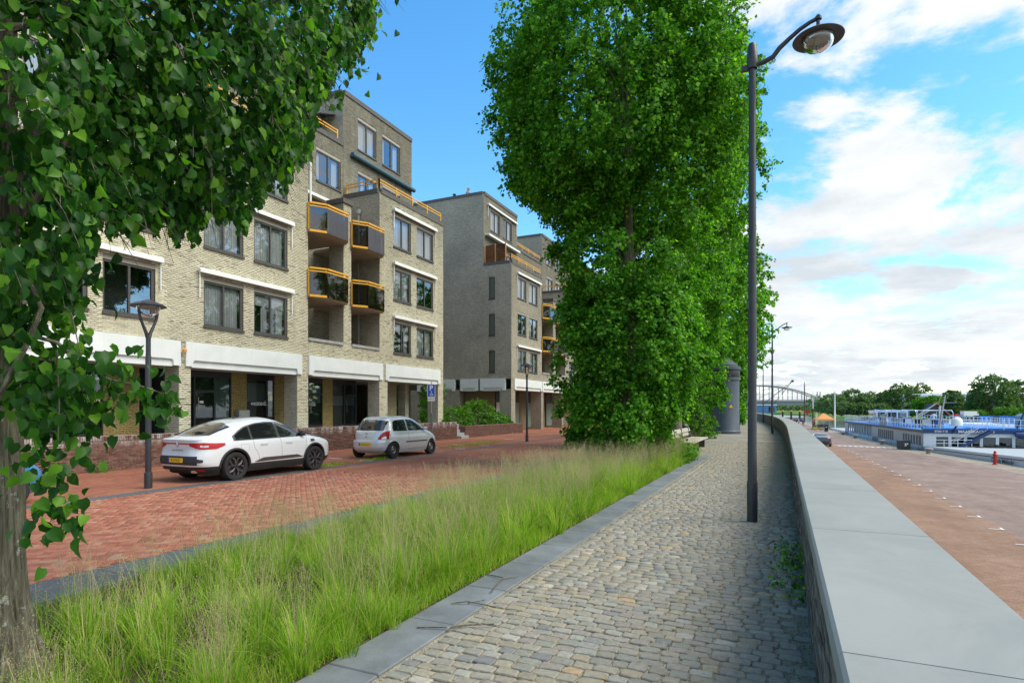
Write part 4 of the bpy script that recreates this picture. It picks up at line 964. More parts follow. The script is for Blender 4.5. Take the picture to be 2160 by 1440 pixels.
def wheel(parent, x, y, r, wd, style, rimr, col):
    sg = -1 if y < 0 else 1
    def ring(prof, name, mat, par, smooth=True):
        m = MB(); vs = []; S = 40; n = len(prof)
        for rr, yy in prof:
            for k in range(S): a = 2*math.pi*k/S; vs.append((rr*math.cos(a), yy*sg, rr*math.sin(a)))
        m.add(vs, [(i*S+k, i*S+(k+1)%S, (i+1)*S+(k+1)%S, (i+1)*S+k) for i in range(n-1) for k in range(S)]); o = m.build(name, mat, par, smooth=smooth); return o
    w_ = bpy.data.objects.new('wheel', None); C.objects.link(w_); w_.parent = parent; w_.location = (x, y, r)
    ring([(rimr*.98,-wd/2),(r*.93,-wd/2),(r,-wd*.36),(r,wd*.36),(r*.95,wd/2),(r*.80,wd*.53),(rimr*1.03,wd*.47),(rimr,wd*.40),(rimr*.97,wd*.1)], 'tyre', black_rubber, w_)
    ring([(rimr*.99,wd*.43),(rimr*.93,wd*.42),(rimr*.90,wd*.20),(rimr*.3,wd*.12),(0,wd*.12)], 'rim', dark_metal if style != 'steel' else black_plastic, w_)
    if style == 'alloy':
        for k in range(5):
            m = MB(); a = 2*math.pi*k/5+.3; f = lambda rr, aa, yy: (rr*math.cos(aa), yy*sg, rr*math.sin(aa))
            for s_ in (-1, 1):
                v = [f(rimr*.16,a+s_*.30,wd*.44), f(rimr*.16,a-s_*.1,wd*.44), f(rimr*.62,a+s_*.05,wd*.46), f(rimr*.97,a+s_*.28,wd*.43), f(rimr*.97,a+s_*.50,wd*.43), f(rimr*.60,a+s_*.24,wd*.42)]
                m.add(v, [(0,1,2,5),(5,2,3,4)]); v2 = [(p[0],p[1]-sg*.03,p[2]) for p in v]; m.add(v+v2, [(i,(i+1)%6,6+(i+1)%6,6+i) for i in range(6)])
            m.build('spoke', col, w_)
        ring([(.02,wd*.5),(.05,wd*.49),(.055,wd*.42)], 'hub_cap', black_plastic, w_)
    elif style == 'steel':
        ring([(0,wd*.34),(rimr*.2,wd*.33),(rimr*.32,wd*.24),(rimr*.55,wd*.38),(rimr*.72,wd*.36),(rimr*.86,wd*.22)], 'wheel_disc', dark_chrome, w_)
        m = MB()
        for k in range(10): a = 2*math.pi*k/10; m.tube([(rimr*.68*math.cos(a), sg*wd*.371, rimr*.68*math.sin(a)),(rimr*.68*math.cos(a), sg*wd*.385, rimr*.68*math.sin(a))], .017, 8)
        m.build('vent_holes', black_rubber, w_)
    else:
        m = MB()
        for k in range(10): a = 2*math.pi*k/10; m.bar((rimr*.15*math.cos(a),sg*wd*.42,rimr*.15*math.sin(a)),(rimr*.95*math.cos(a),sg*wd*.42,rimr*.95*math.sin(a)),.03,.03)
        m.build('spokes', col, w_)
    return w_
def make_car(label, loc, rz, car, axles, r, paint, split_z=None, arch=.05, length=4.5, group=None, cat='car'):
    root = empty('parked_car', loc, rz, label, cat, group)
    V, F = car.body(); bm = bpy.data.meshes.new('t'); bm.from_pydata(V, [], F); bm.update()
    cut = MB(); R_ = r+arch
    for ax in axles:
        for s in (-1, 1):
            S = 48; y0, y1 = s*.52, s*1.25; vs = []
            for y in (y0, y1):
                for k in range(S): a = 2*math.pi*k/S; vs.append((ax+R_*math.cos(a), y, r+.01+R_*math.sin(a)))
            fs = [(k, (k+1)%S, S+(k+1)%S, S+k) for k in range(S)]+[tuple(range(S-1,-1,-1)), tuple(S+k for k in range(S))]
            if s > 0: fs = [f[::-1] for f in fs]
            cut.add(vs, fs)
    cm_ = cut.mesh('cut', black_plastic); b2_ = bmesh.new(); b2_.from_mesh(cm_); bmesh.ops.recalc_face_normals(b2_, faces=b2_.faces); b2_.to_mesh(cm_); b2_.free()
    b3 = bmesh.new(); b3.from_mesh(bm); bmesh.ops.recalc_face_normals(b3, faces=b3.faces); b3.to_mesh(bm); b3.free()
    bm.materials.append(paint); bm.materials.append(black_plastic)
    for p in cm_.polygons: p.material_index = 1
    cm_.materials.clear(); cm_.materials.append(paint); cm_.materials.append(black_plastic); cm_.polygons.foreach_set('material_index', [1]*len(cm_.polygons))
    o = bpy.data.objects.new('body', bm); C.objects.link(o); co = bpy.data.objects.new('cut', cm_); C.objects.link(co)
    md = o.modifiers.new('b', 'BOOLEAN'); md.operation = 'DIFFERENCE'; md.object = co; md.solver = 'EXACT'
    me = bpy.data.meshes.new_from_object(o.evaluated_get(bpy.context.evaluated_depsgraph_get()))
    bpy.data.objects.remove(co); o.modifiers.clear(); 
    if split_z:
        for p in me.polygons:
            if p.center.z < split_z: p.material_index = 1
    me.polygons.foreach_set('use_smooth', [True]*len(me.polygons))
    try: me.set_sharp_from_angle(angle=R(40))
    except Exception: pass
    if split_z:
        q = bmesh.new(); q.from_mesh(me); q2 = q.copy()
        bmesh.ops.delete(q, geom=[f for f in q.faces if f.material_index == 1], context='FACES'); bmesh.ops.delete(q2, geom=[f for f in q2.faces if f.material_index == 0], context='FACES')
        m2 = me.copy(); q.to_mesh(me); q2.to_mesh(m2); q.free(); q2.free()
        l = bpy.data.objects.new('lower_cladding', m2); C.objects.link(l); l.parent = root
    o.data = me; o.parent = root
    return root
def line_patch(car, root, pts, wd=.008, mat=None, name='panel_gap', sgn=-1, off=.003):
    """thin dark gap drawn as a recess line following the flank"""
    m = MB(); P = []
    for (x0,z0),(x1,z1) in zip(pts[:-1], pts[1:]):
        for i in range(8): t = i/8; P.append((x0+(x1-x0)*t, z0+(z1-z0)*t))
    P.append(pts[-1]); m.tube([(x, sgn*float(car.side(x, z, off-.004)), z) for x, z in P], wd*.55, 4); return m.build(name, mat or black_rubber, root)
def arch_trim(car, root, ax, r0, r1, zc, mat, sgn=-1, zmin=.3):
    m = MB(); vs = []; n = 40
    for i in range(n+1):
        a = math.pi*(-.12)+math.pi*1.24*i/n
        for rr, of in ((r0, .0), (r0+.01, .022), (r1-.01, .02), (r1, .0)):
            x, z = ax+rr*math.cos(a), max(zmin-.02, zc+rr*math.sin(a)); vs.append((x, sgn*float(car.side(x, z, of+.002)), z))
    m.add(vs, [(i*4+k, (i+1)*4+k, (i+1)*4+k+1, i*4+k+1) for i in range(n) for k in range(3)]); return m.build('wheel_arch_trim', mat, root, smooth=True)
# --- white coupe crossover
suv = Car([(.20,.26),(.33,.09),(.50,.01),(.62,.02),(.80,.06),(.95,.045),(1.03,.02),(1.06,.03),(1.085,.12),(1.13,.27),(1.25,.55),(1.36,.84),(1.45,1.15),(1.51,1.45),(1.55,1.80),(1.572,2.2)],
          [(.20,4.40),(.35,4.53),(.55,4.56),(.75,4.54),(.88,4.42),(.95,4.20),(1.01,3.92),(1.06,3.68),(1.10,3.52),(1.25,3.22),(1.38,2.94),(1.47,2.70),(1.53,2.46),(1.56,2.30),(1.572,2.24)],
          [(.20,.82),(.35,.885),(.50,.905),(.72,.912),(.88,.905),(1.0,.87),(1.08,.815),(1.2,.765),(1.33,.70),(1.42,.645),(1.48,.575),(1.52,.49),(1.55,.36),(1.566,.20),(1.572,.06)], nlo=6.0, nhi=3.4, ztop=1.572)
AX = (.97, 3.69)
c1 = make_car('white coupe style crossover with black lower cladding and dark alloy wheels', (-13.30, 9.43, 0), R(90), suv, AX, .355, pearl_white, split_z=.395, arch=.045)
for a in AX:
    for s in (-1, 1): wheel(c1, a, s*.80, .355, .235, 'alloy', .245, dark_chrome); arch_trim(suv, c1, a, .40, .455, .365, black_plastic, s, .36)
belt = lambda x: 1.015+.012*(x-2)
roofl = lin((.95,1.09),(1.1,1.20),(1.35,1.32),(1.7,1.40),(2.1,1.435),(2.5,1.42),(2.8,1.36),(3.1,1.235),(3.35,1.11),(3.5,1.06))
for s in (-1, 1):
    suv.patch_side((.93,3.46), lambda x: belt(x)-.012, lambda x: max(roofl(x)+.014, belt(x)-.01), .004, s).build('window_trim', dark_chrome, c1)
    for a, b, in ((1.0,1.46),(1.52,2.33),(2.43,3.36)):
        suv.patch_side((a,b), lambda x: belt(x)+.012, lambda x: max(roofl(x)-.016, belt(x)+.013), .009, s).build('side_window', car_glass, c1, smooth=True)
    line_patch(suv, c1, [(1.50,1.0),(1.53,.80),(1.66,.62),(1.70,.44)], sgn=s); line_patch(suv, c1, [(2.40,1.0),(2.44,.78),(2.45,.42)], sgn=s); line_patch(suv, c1, [(3.38,1.0),(3.33,.8),(3.30,.55),(3.20,.42)], sgn=s)
    suv.patch_side((1.55,3.2), lin((1.55,.42),(3.2,.44)), lin((1.55,.43),(1.8,.52),(3.0,.52),(3.2,.45)), .012, s).build('door_moulding', dark_chrome, c1, smooth=True)
    for hx in (1.72, 2.58):
        h = suv.patch_side((hx,hx+.24), lambda x: .868, lambda x: .905, .035, s, 3, 8).build('door_handle', pearl_white, c1, smooth=True)
    line_patch(suv, c1, [(1.13,.90),(1.13,.72),(1.36,.72),(1.37,.90),(1.13,.90)], .005, sgn=s, name='fuel_flap')
    m = MB(); yy = float(suv.side(3.25, 1.08)); m.lathe([(0,-.075),(.07,-.06),(.1,0),(.085,.06),(.0,.085)], (0,0,0), 14); me = m.mesh('wing_mirror', black_plastic, True)
    inst('wing_mirror', me, c1, (3.22, s*(yy+.12), 1.10), (0,0,0), (.9,1.25,.95))
    suv.patch_side((3.52,3.68), lin((3.52,.84),(3.68,.86)), lin((3.52,.93),(3.68,.93)), .010, s, 4, 6).build('fender_vent', dark_chrome, c1)
    suv.patch_wrap(.42, 1.28, lin((0,.90),(.3,.82),(.75,.82),(1,.90)), lin((0,.965),(.4,.975),(1,.955)), .010, s).build('tail_light', tail_red, c1, smooth=True)
    suv.patch_wrap(.70, .88, lin((0,.872),(.5,.858),(1,.87)), lin((0,.915),(1,.905)), .014, s, 8, 3).build('reversing_light', tail_clear, c1)
    suv.patch_wrap(.60, .80, lin((0,.49),(1,.51)), lin((0,.60),(1,.57)), .012, s, 8, 3).build('bumper_vent', black_plastic, c1)
    suv.patch_wrap(.60, .76, lin((0,.285),(1,.285)), lin((0,.345),(1,.345)), .02, s, 6, 3).build('fog_lamp', tail_red, c1)
    m = MB(); x_ = float(suv.end(.45, .28)); m.box(x_-.03, x_+.08, s*.36-.07+s*.1, s*.36+.07+s*.1, .25, .315, bev=.01); m.build('exhaust_trim', chrome, c1)
suv.patch_end((-.42,.42), lambda y: .935, lambda y: .962, .010).build('light_strip', tail_red, c1)
suv.patch_end((-.66,.66), lambda y: .44, lambda y: .655, .008).build('bumper_panel', black_plastic, c1)
suv.patch_end((-.62,.62), lambda y: 1.115+.04*abs(y), lambda y: 1.45-.10*(abs(y)/.62)**2.5*1.2, .006, nr=16).build('rear_window', car_glass, c1, smooth=True)
m = suv.patch_end((-.70,.70), lambda y: 1.045, lambda y: 1.075, .035, nr=3); m.build('spoiler_lip', pearl_white, c1, smooth=True)
line = [(float(suv.end(y, 1.02-.38*min(1,max(0,(abs(y)-.55)/.02)))), y) for y in (0,)]
xp = float(suv.end(0, .55, True, .02))
m = MB(); m.box(xp-.012, xp, -.26, .26, .50, .61); p_ = m.build('licence_plate', plate_yellow, c1); MB().box(xp-.014, xp-.011, .205, .258, .503, .607).build('plate_band', plate_blue, p_)
text('R-374-JZ', .098, p_, black_print, (xp-.0135, -.02, .555), (R(90), 0, R(-90)), .0006, sx=.92)
text('A R K A N A', .05, c1, dark_chrome, (float(suv.end(0,.80))-.012, 0, .79), (R(90), 0, R(-90)), .002, sx=1.5)
m = MB(); x_ = float(suv.end(0,.93))-.02; m.add([(x_,0,.85),(x_,-.045,.925),(x_,0,1.0),(x_,.045,.925),(x_-.01,0,.885),(x_-.01,-.02,.925),(x_-.01,0,.965),(x_-.01,.02,.925)], [(0,1,5,4),(1,2,6,5),(2,3,7,6),(3,0,4,7)]); m.build('emblem', chrome, c1)
m = MB(); m.add([(1.62,-.02,1.53),(1.78,-.02,1.535),(1.62,-.004,1.60),(1.62,.02,1.53),(1.78,.02,1.535),(1.62,.004,1.60)], [(0,1,2),(3,5,4),(0,2,5,3),(1,4,5,2)]); m.build('roof_aerial', black_plastic, c1)
m = MB()
for s in (): m.tube([(1.35,s*.50,1.497),(1.8,s*.515,1.522),(2.3,s*.51,1.525),(2.7,s*.49,1.47)], .012, 6)

line_patch(suv, c1, [(4.0,.93),(4.25,.88),(4.42,.80)], .02, tail_clear, 'headlight')
# --- small silver hatchback
hat = Car([(.20,.20),(.32,.05),(.45,.0),(.60,.0),(.66,.04),(.80,.07),(.95,.11),(1.02,.17),(1.2,.27),(1.38,.40),(1.46,.52),(1.50,.72),(1.525,1.2),(1.53,1.6)],
          [(.20,3.60),(.35,3.72),(.5,3.75),(.64,3.70),(.78,3.54),(.88,3.34),(.96,3.12),(1.02,2.98),(1.15,2.76),(1.3,2.48),(1.42,2.2),(1.48,2.0),(1.515,1.8),(1.53,1.66)],
          [(.20,.77),(.35,.83),(.5,.847),(.7,.85),(.85,.84),(.95,.815),(1.02,.785),(1.15,.74),(1.3,.68),(1.4,.63),(1.46,.56),(1.495,.46),(1.515,.34),(1.526,.18),(1.53,.05)], nlo=4.6, nhi=4.2, ztop=1.53)
HX = (.60, 3.06)
def hatch(label, loc, rz, paint, style, plate=None, detail=True):
    c = make_car(label, loc, rz, hat, HX, .295, paint, split_z=None, arch=.035)
    for a in HX:
        for s in (-1, 1): wheel(c, a, s*.735, .295, .19, style, .20, chrome)
    bl = lambda x: .985-.01*(x-1)
    rf = lin((.55,1.25),(.75,1.37),(1.0,1.405),(1.6,1.42),(1.9,1.39),(2.2,1.28),(2.5,1.13),(2.8,.99))
    for s in (-1, 1):
        hat.patch_side((.62,1.42), lambda x: bl(x)+.0, lin((.62,1.10),(.72,1.33),(.9,1.375),(1.42,1.40)), .006, s).build('side_window', car_glass, c, smooth=True)
        hat.patch_side((1.50,2.70), lambda x: bl(x), lambda x: max(rf(x)-.02, bl(x)+.003), .006, s).build('side_window', car_glass, c, smooth=True)
        line_patch(hat, c, [(1.46,1.40),(1.46,.98),(1.48,.6),(1.50,.30)], .007, sgn=s); line_patch(hat, c, [(2.74,.97),(2.70,.6),(2.62,.34),(1.50,.30)], .007, sgn=s)
        hat.patch_side((1.28,2.68), lambda x: .555, lambda x: .595, .018, s, 3).build('rubbing_strip', black_plastic, c, smooth=True)
        hat.patch_side((1.62,1.80), lambda x: .855, lambda x: .885, .03, s, 3, 8).build('door_handle', paint, c, smooth=True)
        m = MB(); m.lathe([(0,-.07),(.065,-.05),(.085,0),(.07,.055),(.0,.075)], (0,0,0), 14); yy = float(hat.side(2.55, 1.0))
        inst('wing_mirror', m.mesh('wing_mirror', paint, True), c, (2.52, s*(yy+.10), 1.03), (0,0,0), (.8,1.2,.95))
        hat.patch_wrap(.50, .90, lin((0,.70),(.5,.69),(1,.72)), lin((0,.76),(.35,.95),(.7,1.0),(1,1.0)), .010, s).build('tail_light', tail_red, c, smooth=True)
        hat.patch_wrap(.62, .80, lin((0,.71),(1,.71)), lin((0,.75),(.5,.81),(1,.80)), .016, s, 8, 3).build('reversing_light', tail_clear, c)
    hat.patch_end((-.60,.60), lambda y: 1.01, lambda y: 1.39-.05*(abs(y)/.6)**3, .006, nr=16).build('rear_window', car_glass, c, smooth=True)
    m = MB(); hs = [(-.56,.99),(-.56,.80),(-.44,.62),(.44,.62),(.56,.80),(.56,.99)]
    P = [];
    for (y0,z0),(y1,z1) in zip(hs[:-1], hs[1:]): P += [(y0+(y1-y0)*t/8, z0+(z1-z0)*t/8) for t in range(8)]
    m.tube([(float(hat.end(y, z)), y, z) for y, z in P], .004, 4); m.build('tailgate_gap', black_rubber, c)
    m = MB(); m.tube([(float(hat.end(0,1.03))-.02,-.02,1.0),(float(hat.end(.15,1.06))-.025,.16,1.07),(float(hat.end(.3,1.1))-.02,.36,1.10)], .012, 6); m.build('wiper', black_plastic, c)
    m = MB(); xe = float(hat.end(0,.9)); m.tube([(xe-.012, .055*math.cos(t), .905+.035*math.sin(t)) for t in np.linspace(0,2*math.pi,17)], .006, 5); m.tube([(xe-.014, .02*math.cos(t), .905+.033*math.sin(t)) for t in np.linspace(0,2*math.pi,17)], .005, 5); m.build('emblem', chrome, c)
    m = MB(); m.tube([(float(hat.end(0,.80))-.016,0,.79),(float(hat.end(0,.80))+.01,0,.79)], .022, 12); m.build('lock', black_plastic, c)
    m = MB(); m.tube([(.62,0,1.50),(.50,0,1.58)], .008, 5); m.build('roof_aerial', black_plastic, c)
    if plate:
        xp = float(hat.end(0, .5, True, .012)); p_ = MB().box(xp-.012, xp, -.26, .26, .47, .58).build('licence_plate', plate_yellow, c); MB().box(xp-.014, xp-.011, .205, .258, .473, .577).build('plate_band', plate_blue, p_)
        text(plate, .098, p_, black_print, (xp-.0135, -.02, .525), (R(90), 0, R(-90)), .0006, sx=.9)
    return c
c2 = hatch('small silver three door hatchback parked in front of the white crossover', (-13.48, 16.72, 0), R(90), silver_paint, 'steel', '05-GGZ-7')
c3 = hatch('blue small car mostly hidden behind the hanging lime leaves', (-13.45, 2.75, 0), R(90), sky_blue_paint, 'silver')
sed = Car([(.20,.20),(.35,.05),(.6,.0),(.85,.03),(.98,.08),(1.03,.35),(1.12,.85),(1.25,1.2),(1.35,1.6),(1.40,2.1)],
          [(.20,4.5),(.35,4.65),(.6,4.7),(.75,4.55),(.85,4.1),(.93,3.7),(1.05,3.35),(1.2,3.0),(1.33,2.65),(1.40,2.3)],
          [(.20,.82),(.4,.9),(.7,.91),(.9,.88),(1.0,.82),(1.15,.72),(1.28,.62),(1.35,.5),(1.385,.3),(1.40,.05)], ztop=1.40)
c4 = make_car('dark grey fastback car parked on the lower quay behind the wall', (3.75, 69.0, -2.2), R(92), sed, (.95, 3.75), .33, dark_car_paint, group=None)
for a in (.95, 3.75):
    for s in (-1, 1): wheel(c4, a, s*.80, .33, .22, 'silver', .23, chrome)
for s in (-1, 1):
    sed.patch_side((1.0,3.5), lambda x: .96, lin((1.0,.97),(1.5,1.18),(2.1,1.27),(2.7,1.24),(3.3,1.02),(3.5,.97)), .006, s).build('side_window', car_glass, c4, smooth=True)
    sed.patch_wrap(.45, .95, lin((0,.78),(1,.80)), lin((0,.90),(1,.88)), .012, s).build('tail_light', tail_red, c4, smooth=True)
sed.patch_end((-.58,.58), lambda y: 1.05, lambda y: 1.33, .006, nr=16).build('rear_window', car_glass, c4, smooth=True)
# ------------------------------------------------------------------ street furniture
def tall_lamp(loc, label, tilt=0):
    t = empty('street_lamp', loc, 0, label, 'street lamp', 'tall curved arm lamps along the promenade')
    m = MB(); m.lathe([(.080,-.02),(.080,.62),(.076,.64),(.070,.66),(.050,7.36),(0,7.36)], (0,0,0), 20); m.build('pole', lamp_metal, t, smooth=True)
    m = MB(); m.lathe([(.075,7.18),(.082,7.2),(.082,7.36),(.070,7.52),(.055,7.58),(0,7.60)], (0,0,0), 16); m.box(-.16,0,-.03,.03,7.17,7.25); m.build('collar', lamp_metal, t, smooth=True)
    P = [(.0,0,7.24),(.16,0,7.25),(.30,0,7.30),(.39,0,7.41),(.54,0,7.53),(.68,0,7.63),(.82,0,7.70),(.93,0,7.735)]
    m = MB(); m.tube(P, [.038]*4+[.034,.032,.03,.03], 12); m.tube([(.93,0,7.78),(.93,0,7.52)], .028, 10); m.lathe([(0,.0),(.05,.01),(.05,.05),(.02,.07),(0,.07)], (.93,0,7.70), 12); m.build('arm', lamp_metal, t, smooth=True)
    m = MB(); m.lathe([(.03,.12),(.07,.10),(.14,.075),(.25,.045),(.345,.015),(.358,.0),(.353,-.01),(.23,.0),(.22,.012),(.0,.04)], (.93,0,7.42), 40); s = m.build('lamp_shade', lamp_metal, t, smooth=True)
    m = MB(); m.lathe([(.0,.010),(.215,.006),(.22,-.01),(.205,-.03)], (.93,0,7.42), 32); m.build('reflector', grey_paint, s, smooth=True)
    m = MB(); m.lathe([(.225,-.005),(.22,-.05),(.195,-.115),(.14,-.165),(.07,-.195),(0,-.205)], (.93,0,7.42), 32); m.build('lamp_bowl', lamp_glass, s, smooth=True)
    return t
l1 = tall_lamp((-.44, 10.05, 0), 'nearest tall dark lamp post, with stickers on its pole, standing on the cobbles')
m = MB()
for nm, z, h, mat in (('sticker', 2.05, .17, white_print),):
    pass
def decal(parent, z0, z1, a0, a1, mat, r=.0795, name='sticker'):
    rr = lambda z: .070-(.020)*(z-.66)/6.7+.0015
    vs = []; n = 8
    for i in range(n+1):
        a = a0+(a1-a0)*i/n
        for z in (z0, z1): vs.append((rr(z)*math.cos(a), rr(z)*math.sin(a), z))
    return MB().add(vs, [(2*i,2*i+2,2*i+3,2*i+1) for i in range(n)]).build(name, mat, parent)
A0 = math.radians(-150)
d1 = decal(l1, 1.90, 2.09, A0-.95, A0-.05, white_print); d2 = decal(l1, 1.925, 2.02, A0-.90, A0-.2, plate_yellow, name='sticker_print'); decal(l1, 1.965, 2.0, A0-.75, A0-.35, black_print, name='sticker_print').scale = (1.02,1.02,1)
decal(l1, 3.40, 3.50, A0-.9, A0-.1, white_print); decal(l1, 3.41, 3.455, A0-.8, A0-.3, red_paint, name='sticker_print').scale = (1.02,1.02,1)
for loc, lb in (((-.67, 45.1, 0), 'second tall curved arm lamp post beside the bend of the wall'), ((-2.25, 80.6, 0), 'third tall lamp post farther along the curving wall'), ((-5.6, 116, 0), 'farthest tall lamp post, half hidden by the nearest pole')):
    t = copy_tree(l1) if False else tall_lamp(loc, lb)
def short_lamp(loc, label):
    t = empty('short_lamp', loc, 0, label, 'street lamp', 'short forked lamps beside the parking strip')
    m = MB(); m.lathe([(.082,-.02),(.082,.34),(.078,.36),(.062,.37),(.060,2.95),(.052,2.98),(.055,3.0),(.05,3.03),(.050,3.40),(0,3.42)], (0,0,0), 18); m.build('pole', lamp_metal, t, smooth=True)
    for s in (-1, 1):
        m = MB(); m.tube([(0,0,3.34),(0,s*.05,3.50),(0,s*.12,3.66),(0,s*.185,3.82),(0,s*.215,3.98),(0,s*.215,4.12)], [.045,.038,.032,.03,.03,.03], 8); m.build('fork_arm', lamp_metal, t, smooth=True)
    m = MB(); m.lathe([(0,.15),(.06,.14),(.16,.10),(.30,.05),(.365,.0),(.36,-.012),(.24,0),(0,.01)], (0,0,4.10), 36); s = m.build('lamp_shade', lamp_metal, t, smooth=True)
    m = MB(); m.lathe([(.24,.0),(.235,-.06),(.19,-.16),(.12,-.23),(0,-.25)], (0,0,4.10), 28); m.build('lamp_bowl', lamp_glass, s, smooth=True)
    m = MB(); m.lathe([(.0,-.005),(.19,-.01),(.17,-.06),(0,-.08)], (0,0,4.10), 20); m.build('reflector', soffit_mat, s, smooth=True)
    return t
short_lamp((-12.98, 8.55, 0), 'short forked lamp post beside the white crossover')
short_lamp((-12.60, 29.2, 0), 'short forked lamp post before the far apartment block')
# bench
be = empty('bench', (-3.35, 24.0, 0), 0, 'long weathered pale timber bench facing the river', 'bench')
for i, x in enumerate((-.62, -.42, -.22, -.02)): MB().box(x, x+.17, 0, 5.0, .40, .455, bev=.008).build('seat_plank', wood_pale, be)
for i, z in enumerate((.56, .74)): 
    MB().add([(-.70,.1,z),(-.66,.1,z),(-.66,5.0,z),(-.70,5.0,z),(-.76,.1,z+.16),(-.72,.1,z+.16),(-.72,5.0,z+.16),(-.76,5.0,z+.16)], [(0,3,2,1),(4,5,6,7),(0,1,5,4),(1,2,6,5),(2,3,7,6),(3,0,4,7)]).build('back_plank', wood_pale, be)
for y in (.5, 2.4, 4.5):
    m = MB(); m.box(-.55, .05, y-.05, y+.05, 0, .40); m.bar((-.6,y,.40),(-.70,y,.92),.06,.04); m.build('leg', dark_metal, be)
bi = empty('litter_bin', (-4.55, 30.6, 0), 0, 'dark round litter bin behind the timber bench', 'bin')
MB().lathe([(.20,0),(.22,.05),(.24,.85),(.0,.85)], (0,0,0), 20).build('bin_body', blue_paint if False else dark_metal, bi, smooth=True); MB().lathe([(.25,.86),(.26,.92),(.18,1.02),(0,1.05)], (0,0,0), 20).build('lid', dark_metal, bi, smooth=True)
# advertising column housing
slate = simple('slate_paint', (.075,.10,.125), .5, var=.15, nscale=2)
ac = empty('round_kiosk', (-3.75, 44.6, 0), 0, 'slate blue cylindrical kiosk with conical roof half hidden by lime foliage', 'kiosk')
MB().lathe([(1.04,0),(1.04,.18),(.98,.22),(.96,.25),(.96,3.78)], (0,0,0), 40).build('drum', slate, ac, smooth=True)
MB().lathe([(.97,3.78),(1.02,3.80),(1.02,3.98),(.97,4.0)], (0,0,0), 40).build('lower_ring', slate, ac, smooth=True)
MB().lathe([(.975,4.0),(.985,4.02),(.985,4.50),(.97,4.52)], (0,0,0), 40).build('frieze', dark_metal, ac, smooth=True)
MB().lathe([(.97,4.5),(1.06,4.55),(1.06,4.74),(.86,4.80),(.86,4.90),(.80,4.94)], (0,0,0), 40).build('cornice', slate, ac, smooth=True)
MB().lathe([(.86,4.90),(.45,5.25),(.08,5.52),(0,5.53)], (0,0,0), 40).build('cone_roof', slate, ac, smooth=True)
for a in (-.45,): MB().box(.955,.975,-.02,.02,.25,3.75).build('panel_gap', dark_metal, ac)
a = math.radians(-62); m = MB(); cx, cy = .965*math.cos(a), .965*math.sin(a); tx, ty = -math.sin(a), math.cos(a)
m.add([(cx-tx*.13,cy-ty*.13,1.85),(cx+tx*.13,cy+ty*.13,1.85),(cx,cy,2.08)], [(0,1,2)]); m.build('warning_triangle', plate_yellow, ac)
# parking sign
ps = empty('parking_sign', (-17.35, 27.1, 0), 0, 'blue disabled parking sign with white lower plate on a slim grey post', 'sign')
MB().lathe([(.03,0),(.03,3.25),(0,3.26)], (0,0,0), 10).build('post', steel, ps); MB().lathe([(.042,0),(.042,1.55)], (0,0,0), 10).build('post_sleeve', simple('post_blue', (.10,.15,.22), .5), ps)
def face(x0, x1, z0, z1, y, mat, name, par=ps): return MB().box(x0, x1, y-.012, y, z0, z1).build(name, mat, par)
fp = face(-.22,.22,2.42,3.12,-.04,white_print,'sign_plate'); MB().box(-.195,.195,-.057,-.0525,2.445,3.095).build('sign_panel', sign_blue, fp)
text('P', .36, fp, white_print, (0,-.060,2.90), (R(90),0,0), .001, bold=.012)
m = MB(); m.tube([(.0,-.06,2.70),(.0,-.06,2.60),(.07,-.06,2.59),(.10,-.06,2.50)], .014, 6); m.tube([(.055*math.cos(t)-.005,-.06,2.555+.055*math.sin(t)) for t in np.linspace(2.2,6.4,12)], .011, 5); m.tube([(0,-.06,2.715),(0,-.06,2.74)], .022, 8); m.build('wheelchair_symbol', white_print, fp)
f2 = face(-.20,.20,2.20,2.40,-.04,white_print,'lower_plate'); text('3-HPT-91', .085, f2, black_print, (0,-.054,2.30), (R(90),0,0), .0008, bold=.002)
ps.rotation_euler = (0,0,R(20))
# ------------------------------------------------------------------ foliage
LEAF_T = np.array([(0,.03,0),(-.32,-.04,.07),(-.50,.34,.12),(-.38,.72,.0),(.04,1.10,-.30),(.34,.74,.03),(.46,.36,.16),(.30,-.02,.09),(0,.45,-.05),(0,-.10,.0)])
LEAF_F = np.array([(0,1,8),(1,2,8),(2,3,8),(3,4,8),(4,5,8),(5,6,8),(6,7,8),(7,0,8)])
SMALL_T = np.array([(0,0,0),(-.48,.45,.10),(0,1.0,-.10),(.48,.45,.10)]); SMALL_F = np.array([(0,1,2),(0,2,3)])
def unit(v): return v/(np.linalg.norm(v, axis=-1, keepdims=True)+1e-9)
def leaves_at(P, outward, size, rng, droop=.7, jitter=.6):
    n = len(P); out_ = unit(outward)
    nrm = unit(out_*.7+np.array([0,0,.75])+rng.normal(0,jitter,(n,3)))
    fwd = unit(out_*.6+np.array([0,0,-droop])+rng.normal(0,.55,(n,3)))
    return P, frames(fwd, nrm), size
